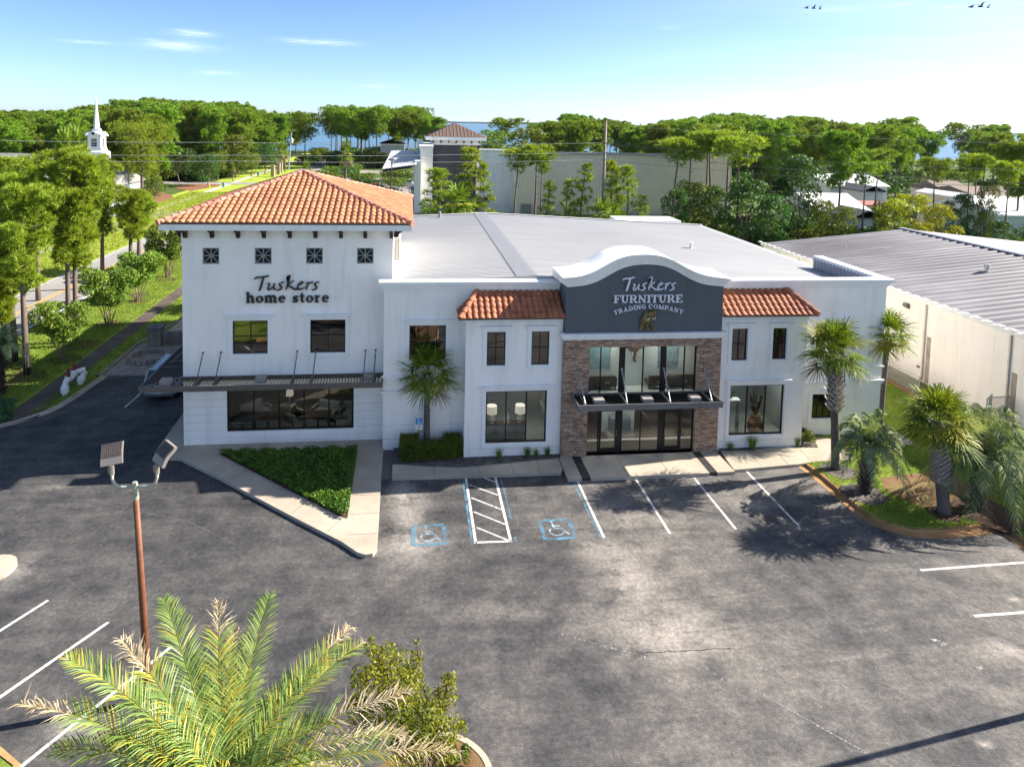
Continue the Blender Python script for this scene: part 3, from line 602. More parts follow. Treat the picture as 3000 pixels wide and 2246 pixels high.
for a, b in sq:
    w = MB(); cx, cz = (a + b) / 2, (9.14 + 9.93) / 2; y0, y1 = TY + .05, TY + .10
    for q in ((a, 9.14, a + .05, 9.93), (b - .05, 9.14, b, 9.93), (a + .05, 9.14, b - .05, 9.19), (a + .05, 9.88, b - .05, 9.93)): w.box(q[0], y0, q[1], q[2], y1, q[3])
    w.box(cx - .022, y0 + .004, 9.19, cx + .022, y1 - .004, 9.88); w.box(a + .05, y0 + .008, cz - .022, b - .05, y1 - .008, cz + .022)
    for s in (-1, 1): w.rbox((cx, TY + .075 + s * .001, cz), (1.0, .028, .042), ry=s * PI / 4)
    w.lathe((cx, 0, 0), [(0, 0)], 3) if False else w.prismy([(cx + .09 * math.cos(t), cz + .09 * math.sin(t)) for t in np.linspace(0, 2 * PI, 13)[:-1]], y0 - .01, y1)
    g = w.build('grille', GREYM, tower); q = MB(); q.quad((a, TY + .155, 9.14), (b, TY + .155, 9.14), (b, TY + .155, 9.93), (a, TY + .155, 9.93)); q.build('pane', M_('dark_screen', (.03, .025, .025), .9), g)
for a, b in upw: window(tower, TY, a, b, 4.67, 6.35, ((a + b) / 2,), (5.53,), .16, .05, GLASSD, .20)
window(tower, TY, -8.79, -2.64, .755, 3.0, (-7.52, -6.3, -5.09, -3.87), (), .16, .075, GLASS)
mb = MB(); IY = TY + .17
def room(mb, x0, x1, y0, y1, z0, z1):
    mb.quad((x0, y0, z0), (x1, y0, z0), (x1, y1, z0), (x0, y1, z0)); mb.quad((x0, y1, z1), (x1, y1, z1), (x1, y0, z1), (x0, y0, z1)); mb.quad((x0, y1, z0), (x1, y1, z0), (x1, y1, z1), (x0, y1, z1))
    mb.quad((x0, y0, z0), (x0, y1, z0), (x0, y1, z1), (x0, y0, z1)); mb.quad((x1, y1, z0), (x1, y0, z0), (x1, y0, z1), (x1, y1, z1))
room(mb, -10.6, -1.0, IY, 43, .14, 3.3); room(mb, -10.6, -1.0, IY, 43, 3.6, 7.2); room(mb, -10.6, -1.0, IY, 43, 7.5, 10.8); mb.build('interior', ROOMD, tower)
# eaves
EX0, EX1, EY0, EY1 = -11.6, .13, 33.05, 45.0
mb = MB(); mb.box(EX0, EY0, 10.90, EX1, EY1, 11.19); mb.build('eave', TRIM, tower)
mb = MB(); mb.box(EX0 - .01, EY0 - .02, 11.19, EX1 + .01, EY1 + .01, 11.255); mb.build('gutter', M_('dark_gutter', (.06, .055, .05), .6), tower)
hip_roof(tower, EX0 - .05, EY0 - .06, EX1 + .05, EY1 + .05, 11.26, (-5.95, 39.0, 13.27), TILE, RIDGE)
# scrolled brackets
def bracket(mb, c, axis, w=.16, out=.62, h=.46, zt=10.9):
    pr = [(0, 0), (out, 0), (out, -.07), (out * .9, -.12), (out * .62, -.16), (out * .42, -.25), (out * .34, -h + .05), (out * .26, -h), (0, -h)]
    P = []
    for s in (-w / 2, w / 2):
        for d, z in pr: P.append((c[0] + (s if axis in ('-y', 'y') else 0) + (d if axis == 'x' else -d if axis == '-x' else 0), c[1] + (-d if axis == '-y' else 0) + (s if axis in ('x', '-x') else 0), zt + z))
    n = len(pr); mb.add(P, [tuple(range(n))[::-1], tuple(range(n, 2 * n))] + [(i, (i + 1) % n, n + (i + 1) % n, n + i) for i in range(n)])
bx = [WY(x, 680, 33.3)[0] for x in (614, 691, 768, 845, 921, 997, 1069, 1146)]
for x in [-10.62] + bx: mb = MB(); bracket(mb, (x, TY - .035, 0), '-y'); mb.build('bracket', DKWOOD, tower)
for y in (34.02, 36.0, 38, 40, 42):
    mb = MB(); bracket(mb, (TX0 - .025, y, 0), '-x', out=.55); mb.build('bracket', DKWOOD, tower); mb = MB(); bracket(mb, (TX1 + .025, y, 0), 'x', out=.7); mb.build('bracket', DKWOOD, tower)
# canopy round the tower foot
CZ0, CZ1, CFY, CXL, CXR = 3.37, 3.63, 32.5, -12.38, -1.18
mb = MB(); mb.box(CXL, CFY, CZ0, CXR, CFY + .06, CZ1); mb.box(CXL, CFY + .06, CZ0, CXL + .06, 42, CZ1); mb.box(CXR - .05, CFY + .06, CZ0, CXR, TY - .01, CZ1); mb.box(CXL - .03, CFY - .03, CZ1 - .09, CXR + .01, CFY - .001, CZ1 + .005); mb.box(CXL - .03, CFY - .001, CZ1 - .09, CXL - .001, 42, CZ1 + .005)
mb.box(TX0 - .02, TY - .07, CZ0 + .02, CXR - .06, TY - .012, CZ1 - .03); mb.box(TX0 - .09, TY, CZ0 + .02, TX0 - .012, 42, CZ1 - .03)
for x in (-9.98, -9.12, -5.52, -4.62, -2.15, -1.6): mb.box(x - .04, CFY + .06, CZ0 + .03, x + .04, TY - .07, CZ1 - .02)
mb.tube([(CXL + .06, CFY + .06, CZ1 - .05), (TX0 - .02, TY - .05, CZ1 - .05)], .05, 4)
for y in (35.2, 36.1, 39.4): mb.box(CXL + .06, y, CZ0 + .03, TX0 - .1, y + .08, CZ1 - .02)
can = mb.build('canopy', BRONZE, tower)
mb = MB()
x = CXL + .25
while x < CXR - .1:
    y1 = TY - .07 if x > TX0 else CFY + (TY - CFY) * (x - CXL) / (TX0 - CXL)
    mb.rbox((x, (CFY + .06 + y1) / 2, CZ1 - .10), (.022, y1 - CFY - .07, .11), ry=.5); x += .145
y = CFY + .3
while y < 41.9: 
    xr = TX0 - .1 if y > TY else CXL + (TX0 - CXL) * (y - CFY) / (TY - CFY)
    mb.rbox(((CXL + .06 + xr) / 2, y, CZ1 - .10), (xr - CXL - .08, .022, .11), rx=.5); y += .145
mb.build('slats', BRONZE, can)
LBX = M_('canopy_light_box', (.33, .29, .26), .6, .2)
for c in ((-11.35, 33.05), (-7.0, 33.15), (-1.9, 33.2)): mb = MB(); mb.box(c[0] - .24, c[1] - .22, CZ1 - .09, c[0] + .24, c[1] + .22, CZ1 + .17); mb.build('light_box', LBX, can)
def rod(parent, a, b, r=.028):
    mb = MB(); a, b = Vector(a), Vector(b); m1 = a.lerp(b, .12); m2 = a.lerp(b, .85); mb.tube([a, m1, m1, m2, m2, b], [r * .6, r * .6, r, r, r * .6, r * .6], 8); mb.tube([a + Vector((0, .03, 0)), a - Vector((0, .07, 0))], .045, 8); mb.build('tie_rod', BRONZE, parent, smooth='auto')
for x in (-9.93, -9.08, -5.45, -4.55, -2.12, -1.62): rod(can, (x + (.05), TY - .03, 4.78), (x, CFY + .35, CZ1 - .02))
for y in (35.25, 36.15, 39.5): rod(can, (TX0 - .03, y, 4.78), (CXL + .35, y, CZ1 - .02))
# air-conditioning louvre on the tower's right cheek
mb = MB(); mb.box(TX1 + .001, 35.1, 8.95, TX1 + .35, 35.95, 10.3)
lv = mb.build('vent_box', TRIM, tower); mb = MB()
for i in range(11):
    for k in range(2): mb.box(TX1 + .06 + k * .13, 35.07, 9.08 + i * .105, TX1 + .15 + k * .13, 35.098, 9.14 + i * .105)
mb.build('louvre', M_('louvre_slots', (.22, .19, .13), .8), lv)

# ================================================================== furniture store
MY = 32.85; MX0, MX1 = -1.15, 25.05
store = thing('furniture_store', 'broad white two-storey store with grey arched stone entrance, flanking tiled bays and pale metal roof', 'building', (12, 44, 0))
mb = MB(); mh = [(.09, 1.87, 4.6, 6.31), (21.2, 22.9, 4.33, 6.17), (21.2, 22.66, 1.02, 2.36), (2.95, 7.35, .2, 3.4), (7.7, 15.2, .2, 2.95), (15.65, 19.85, .2, 3.4)]
mb.wall_y(MY, MX0, MX1, 0, 8.06, mh, .14); mb.quad((MX1, MY, 0), (MX1, 56.5, 0), (MX1, 56.5, 7.6), (MX1, MY, 7.6)); mb.quad((MX1, MY, 7.6), (MX1, 39.0, 7.6), (MX1, 39.0, 8.06), (MX1, MY, 8.06))
mb.quad((MX0, TY, 0), (MX0, MY, 0), (MX0, MY, 8.06), (MX0, TY, 8.06)); mb.quad((25.05, 56.5, 0), (-12, 56.5, 0), (-12, 56.5, 7.6), (25.05, 56.5, 7.6))
mb.quad((-12, 56.5, 0), (-12, 44.4, 0), (-12, 44.4, 7.5), (-12, 56.5, 7.5))
mb.build('wall', WHITE, store)
mb = MB()
cornice(mb, MX0 + .02, MX1 - .02, MY, ((8.06, 8.12, .05), (8.12, 8.30, .11), (8.30, 8.40, .20), (8.40, 8.50, .27)))
for z0, z1, p in ((3.74, 3.82, .09), (3.0, 3.08, .13), (2.9, 3.0, .07)): mb.box(MX0 - p, MY - p, z0, 2.7, MY - .001, z1); mb.box(20.0, MY - p, z0, MX1 + p, MY - .001, z1)
for z0, z1, p in ((8.06, 8.12, .05), (8.12, 8.30, .11), (8.30, 8.40, .20), (8.40, 8.495, .26)): mb.box(MX1 - .3, MY + .36, z0, MX1 + p - .02, 39.0, z1)
mb.build('cornice', TRIM, store)
mb = MB(); mb.box(MX1 - .31, MY + .37, 7.6, MX1 - .302, 39.0, 8.3)
for i in range(18): mb.box(MX1 - .335, MY + .6 + i * .31, 7.5, MX1 - .311, MY + .63 + i * .31, 8.38)
mb.build('parapet_panel', ROOFM, store)
mb = MB()
for z in (.62, 1.3): mb.box(MX0, MY - .004, z, 2.74, MY + .01, z + .012)
mb.box(2.78, 31.696, .52, 7.44, 31.72, .532); mb.box(15.45, 31.696, .52, 19.9, 31.72, .532)
mb.build('score_line', SCORE, store)
window(store, MY, .09, 1.87, 4.6, 6.31, (.55, .98, 1.43), (5.42,), .14, .05, GLASSD, .18)
window(store, MY, 21.2, 22.9, 4.33, 6.17, (22.05,), (5.3,), .14, .05, GLASSD, .18)
window(store, MY, 21.2, 22.66, 1.02, 2.36, (21.57, 21.93, 22.3), (1.72,), .14, .045, GLASS, .2, False)
# side bays
WYY = 31.70
for x0, x1, hl, hipL in ((2.76, 7.46, [(3.77, 4.67, 4.64, 6.3), (5.93, 6.8, 4.64, 6.3), (3.78, 6.76, .785, 3.39)], True), (15.38, 20.0, [(16.03, 16.86, 4.67, 6.3), (18.18, 18.94, 4.69, 6.3), (16.07, 18.95, .80, 3.40)], False)):
    mb = MB(); mb.wall_y(WYY, x0, x1, 0, 6.8, hl, .14)
    sx = x0 if hipL else x1
    q = [(sx, MY, 0), (sx, WYY, 0), (sx, WYY, 6.8), (sx, MY, 6.8)]; mb.quad(*(q if hipL else q[::-1])); mb.build('bay_wall', WHITE, store)
    mb = MB(); e0 = (x0, x1 + .0) 
    for z0, z1, p in ((6.72, 6.78, .04), (6.8, 6.88, .07), (6.88, 7.0, .13)): mb.box(x0 - (p if hipL else 0), WYY - p, z0, x1 + (0 if hipL else p), MY, z1)
    mb.build('bay_cornice', TRIM, store)
    for a, b, c, d in hl[:2]: window(store, WYY, a, b, c, d, ((a + b) / 2,), (5.5,), .14, .045, GLASSD, .18)
    a, b, c, d = hl[2]; window(store, WYY, a, b, c, d, (a + (b - a) / 3, a + (b - a) * 2 / 3), (), .14, .07, GLASSL, .18)
    ex0, ex1 = (2.42, 7.47) if hipL else (15.36, 20.36); ye = 31.32; zt = 7.98; up = Vector((0, MY - ye, zt - 7.03)); S = up.length; ins = .95
    mb = tile_face((ex0, ye, 7.03), (ex1, ye, 7.03), up, S, (lambda v: ins * v / S) if hipL else (lambda v: 0), (lambda v: 5.05) if hipL else (lambda v: 5.0 - ins * v / S))
    px, qx = (ex0, ex0 + ins) if hipL else (ex1, ex1 - ins); up2 = Vector((qx - px, 0, zt - 7.03)); L = MY - ye; S2 = up2.length
    if hipL: m2 = tile_face((px, MY, 7.03), (px, ye, 7.03), up2, S2, lambda v: 0, lambda v: L - L * v / S2)
    else: m2 = tile_face((px, ye, 7.03), (px, MY, 7.03), up2, S2, lambda v: L * v / S2, lambda v: L)
    mb.add(m2.v, m2.f); mb.box(min(ex0, ex1) + .05, ye + .03, 7.0, max(ex0, ex1) - .05, MY - .01, 7.028) 
    r = mb.build('bay_roof', TILE2, store, smooth='auto')
    ridge_caps([((px, ye, 7.06), (qx, MY - .05, zt + .04))], .14).build('ridge_tiles', TILE2, r, smooth='auto')
    mb = MB(); mb.box(ex0, ye - .02, 6.985, ex1, ye + .01, 7.045); mb.build('gutter', MATS['dark_gutter'], store)
# stone entrance block
BX0, BX1, BYY = 7.46, 15.38, 31.42; OX0, OX1 = 8.73, 14.20
mb = MB(); mb.wall_y(BYY, BX0, BX1, 0, 5.94, [(OX0, OX1, .16, 5.54)], .32)
mb.quad((BX0, WYY, 0), (BX0, BYY, 0), (BX0, BYY, 5.94), (BX0, WYY, 5.94)); mb.quad((BX1, BYY, 0), (BX1, WYY, 0), (BX1, WYY, 5.94), (BX1, BYY, 5.94))
q = random.Random(5)
for i in range(900):   # proud stones over the veneer
    x = q.uniform(BX0 + .02, BX1 - .4); z = .02 + .078 * q.randrange(0, 75); w = q.uniform(.12, .34)
    if x + w > OX0 - .02 and x < OX1 + .02 and z < 5.56: continue
    d = q.uniform(.008, .03); mb.box(x, BYY - d, z, min(x + w, BX1), BYY + .001, z + .068)
mb.build('stone_front', STONE, store)
mb = MB(); cornice(mb, BX0, BX1, BYY, ((5.94, 6.02, .05), (6.02, 6.14, .10), (6.14, 6.20, .17), (6.20, 6.255, .22))); mb.build('entrance_cornice', TRIM, store)
ins_ = [(225, 515), (420, 500), (560, 455), (700, 370), (800, 315), (900, 285), (1050, 268), (1200, 275), (1320, 300), (1450, 370), (1560, 440), (1700, 490), (1915, 510)]
outs = [(180, 418), (350, 410), (500, 365), (640, 285), (760, 215), (900, 175), (1050, 165), (1200, 170), (1330, 205), (1480, 285), (1600, 355), (1750, 400), (2005, 432)]
def dens(P, k=40):
    xs = [p[0] for p in P]; zs = [p[1] for p in P]; X = np.linspace(xs[0], xs[-1], k)
    Z = np.interp(X, xs, zs)
    for _ in range(3): Z[1:-1] = (Z[:-2] + 2 * Z[1:-1] + Z[2:]) / 4
    return list(zip(X, Z))
IN = dens([(WY(1600 + x / 3.68, 700 + y / 3.68, BYY)[0], WY(1600 + x / 3.68, 700 + y / 3.68, BYY)[2]) for x, y in ins_])
OU = dens([(WY(1600 + x / 3.68, 700 + y / 3.68, 31.02)[0], WY(1600 + x / 3.68, 700 + y / 3.68, 31.02)[2]) for x, y in outs])
mb = MB(); top = [(BX0 + .03, IN[0][1])] + IN[1:-1] + [(BX1 - .03, IN[-1][1])]
poly = [(BX0 + .03, 6.25), (BX1 - .03, 6.25)] + [(x, z + .25) for x, z in top[::-1]]
mb.prismy(poly, BYY, 32.9); mb.build('sign_wall', GREYW, store)
# sweeping coping: stepped moulding + deep top
mb = MB(); k = len(OU)
def lay(f, Y, dz=0): 
    return [(IN[i][0] * (1 - f) + OU[i][0] * f, Y, IN[i][1] * (1 - f) + OU[i][1] * f + dz) for i in range(k)]
rows = [lay(0, BYY - .002), lay(0, BYY - .08), lay(.28, BYY - .12), lay(.30, BYY - .17), lay(.66, BYY - .22), lay(.70, BYY - .33), lay(.86, BYY - .35), lay(.86, 31.02), lay(1, 31.02)]
rows += [[(x, 31.02, z) for x, _, z in lay(1, 0)], [(x, 33.35, z) for x, _, z in lay(1, 0)], [(x, 33.35, z - .45) for x, _, z in lay(1, 0)]]
mb.grid(rows)
mb.add([r[0] for r in rows], [tuple(range(len(rows)))]); mb.add([r[-1] for r in rows], [tuple(range(len(rows)))[::-1]]); mb.build('coping', TRIM, store, smooth='auto')
# storefront glazing
def fx(x): return (x - 435) / (1600 - 435) * (OX1 - OX0) + OX0
def fu(x): return (x - 455) / (1640 - 455) * (OX1 - OX0) + OX0
GY = BYY
window(store, GY, OX0, OX1, 3.05, 5.54, (fu(592), (fu(825), .30), fu(1055), (fu(1278), .30), fu(1510)), (), .28, .07, GLASSL, label='upper entrance window with six tall panes')
mb = MB(); mb.box(OX0, GY + .20, 2.86, OX1, GY + .29, 3.05); mb.build('spandrel', BLACK, store)
window(store, GY, OX0, OX1, .17, 2.86, (fx(565), (fx(785), .36), fx(1022), (fx(1250), .36), fx(1460)), (2.45,), .28, .07, GLASSL, label='ground floor entrance glazing with two glass doors')
for a, b in ((575, 765), (1270, 1450)):
    x0, x1 = fx(a), fx(b); mb = MB(); y0, y1 = GY + .19, GY + .235
    mb.box(x0, y0, .20, x0 + .09, y1, 2.38); mb.box(x1 - .09, y0, .20, x1, y1, 2.38); mb.box(x0 + .09, y0, .20, x1 - .09, y1, .42); mb.box(x0 + .09, y0, 2.27, x1 - .09, y1, 2.38)
    d = mb.build('door', BLACK, store); hx = x1 - .05 if a < 1000 else x0 + .05
    mb = MB(); mb.tube([(hx, y0, 1.02), (hx, y0 - .06, 1.04), (hx, y0 - .06, 1.36), (hx, y0, 1.38)], .014, 6); mb.build('handle', M_('door_handle', (.35, .33, .30), .35, .8), d)
# entrance canopy
mb = MB(); ax0, ax1, ay, az0, az1 = 7.86, 14.85, 29.9, 3.06, 3.34
mb.box(ax0, ay, az0, ax1, ay + .05, az1); mb.box(ax0, ay + .05, az0, ax0 + .05, BYY - .04, az1); mb.box(ax1 - .05, ay + .05, az0, ax1, BYY - .04, az1); mb.box(ax0 + .05, BYY - .09, az0 + .03, ax1 - .05, BYY - .035, az1 - .03)
mb.box(ax0 - .02, ay - .02, az1 - .10, ax1 + .02, ay - .001, az1 + .004)
for x in (8.25, 10.25, 12.35, 14.4): mb.box(x - .04, ay + .05, az0 + .06, x + .04, BYY - .09, az1 - .05)
can2 = mb.build('canopy', GREYM if False else M_('grey_canopy_metal', (.20, .195, .195), .5, .4), store); mb = MB(); x = ax0 + .2
while x < ax1 - .1: mb.rbox((x, (ay + BYY) / 2, az1 - .11), (.02, BYY - ay - .16, .11), ry=.5); x += .135
mb.build('slats', BLACK, can2)
for x in (8.95, 11.3, 13.65): mb = MB(); mb.box(x - .25, ay + .30, az1 - .10, x + .25, ay + .75, az1 + .10); mb.build('light_box', M_('grey_light_box', (.30, .27, .25), .6), can2)
for xt, xb in ((8.15, 8.25), (10.35, 10.25), (12.45, 12.35), (14.5, 14.4)): 
    mb = MB(); mb.tube([(xt, BYY - .05, 4.45), (xb, ay + .25, az1 - .03)], .03, 8); mb.tube([(xt, BYY + .0, 4.45), (xt, BYY - .1, 4.45)], .05, 8); mb.build('tie_rod', GREYM, can2)
# metal roof with ribs
RX, RZ = 6.33, 8.62; RY0, RY1 = 33.2, 56.4
def ribbed(mb, xa, za, xb, zb, y0, y1, pitch, rw, rh, base=.0):
    n = int((y1 - y0) / pitch); prof = [(y0, 0)]
    for i in range(n):
        y = y0 + pitch * (i + .5); prof += [(y - rw, 0), (y - rw * .45, rh), (y + rw * .45, rh), (y + rw, 0)]
    prof.append((y1, 0)); mb.grid([[(xa, y, za + h) for y, h in prof], [(xb, y, zb + h) for y, h in prof]], flip=xb > xa)
def zr(x): return RZ - abs(x - RX) * .0495
mb = MB(); ribbed(mb, RX, RZ, 24.75, zr(24.75), 39.0, RY1, .305, .05, .035); ribbed(mb, RX, RZ, 24.73, zr(24.73), RY0, 39.0, .305, .05, .035); ribbed(mb, RX, RZ, -.76, zr(-.76), RY0, 44.5, .305, .05, .035); ribbed(mb, RX, RZ, -12, zr(-12), 44.5, RY1, .305, .05, .035)
mb.quad((24.75, 39, zr(24.75)), (25.3, 39, zr(24.75) - .02), (25.3, RY1, zr(24.75) - .02), (24.75, RY1, zr(24.75)))
mb.add([(24.7, RY0 + .001, 8.0), (RX, RY0 + .001, 8.0), (-.7, RY0 + .001, 8.0), (-.7, RY0 + .001, zr(-.7) + .03), (RX, RY0 + .001, RZ + .04), (24.7, RY0 + .001, zr(24.7) + .03)], [(0, 1, 4, 5), (1, 2, 3, 4)]); rf = mb.build('roof', ROOFM, store); mb = MB(); mb.grid([[(RX - .95, y, zr(RX - .95) + .045), (RX - .02, y, RZ + .05), (RX + .12, y, RZ + .045)] for y in (RY0, RY1 + .1)], True); mb.build('ridge_cap', M_('ridge_shade', (.255, .26, .275), .6, .1, stretch=(1, 4, 1)), rf)  # cap widened leftwards; its darker grey paints the shading beside the ridge
mb = MB(); mb.grid([[(-12, RY1, zr(-12) - .2), (RX, RY1, RZ - .2), (25.3, RY1, zr(25.3) - .2)], [(-12, RY1, zr(-12) + .08), (RX, RY1, RZ + .08), (25.3, RY1, zr(25.3) + .08)], [(-12, RY1 - .2, zr(-12) + .08), (RX, RY1 - .2, RZ + .08), (25.3, RY1 - .2, zr(25.3) + .08)]]); mb.build('fascia', TRIM, rf)
p = WY(2024, 733, 44); mb = MB(); mb.lathe((p[0], 44, zr(p[0])), [(.10, -.1), (.10, .34), (.12, .34), (.12, .42), (.0, .43)], 12); mb.build('vent_pipe', TRIM, rf, smooth='auto')
p = WY(1288, 632, 55); mb = MB(); mb.lathe((p[0], 55, zr(p[0])), [(.12, -.1), (.12, .5), (.0, .52)], 10); mb.build('vent_pipe', GREYM, rf, smooth='auto')
mb = MB(); mb.box(18, 56.6, 7.2, 23.5, 59.5, 8.02); mb.build('rear_parapet', TRIM, store)
# rooms behind the glass
mb = MB(); fy = 31.88
room(mb, 2.9, 7.4, fy, 37, .14, 3.45); room(mb, 15.6, 19.9, fy, 36.5, .14, 3.45); mb.build('interior', M_('grey_room', (.30, .32, .32), .9, var=.06), store)
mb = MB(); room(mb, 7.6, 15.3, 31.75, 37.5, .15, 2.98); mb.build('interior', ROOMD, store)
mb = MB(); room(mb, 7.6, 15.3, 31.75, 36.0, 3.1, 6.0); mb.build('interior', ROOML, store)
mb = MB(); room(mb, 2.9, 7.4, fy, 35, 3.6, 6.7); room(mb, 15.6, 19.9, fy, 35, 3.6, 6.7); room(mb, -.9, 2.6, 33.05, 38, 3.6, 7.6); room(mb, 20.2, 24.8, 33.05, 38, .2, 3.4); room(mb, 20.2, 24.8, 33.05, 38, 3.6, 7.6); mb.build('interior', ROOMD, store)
mb = MB()
for z, x0, x1, y1 in ((.158, 7.62, 15.28, 37.4),): mb.quad((x0, 31.76, z), (x1, 31.76, z), (x1, y1, z), (x0, y1, z))
mb.build('floor', ROOMF, store)

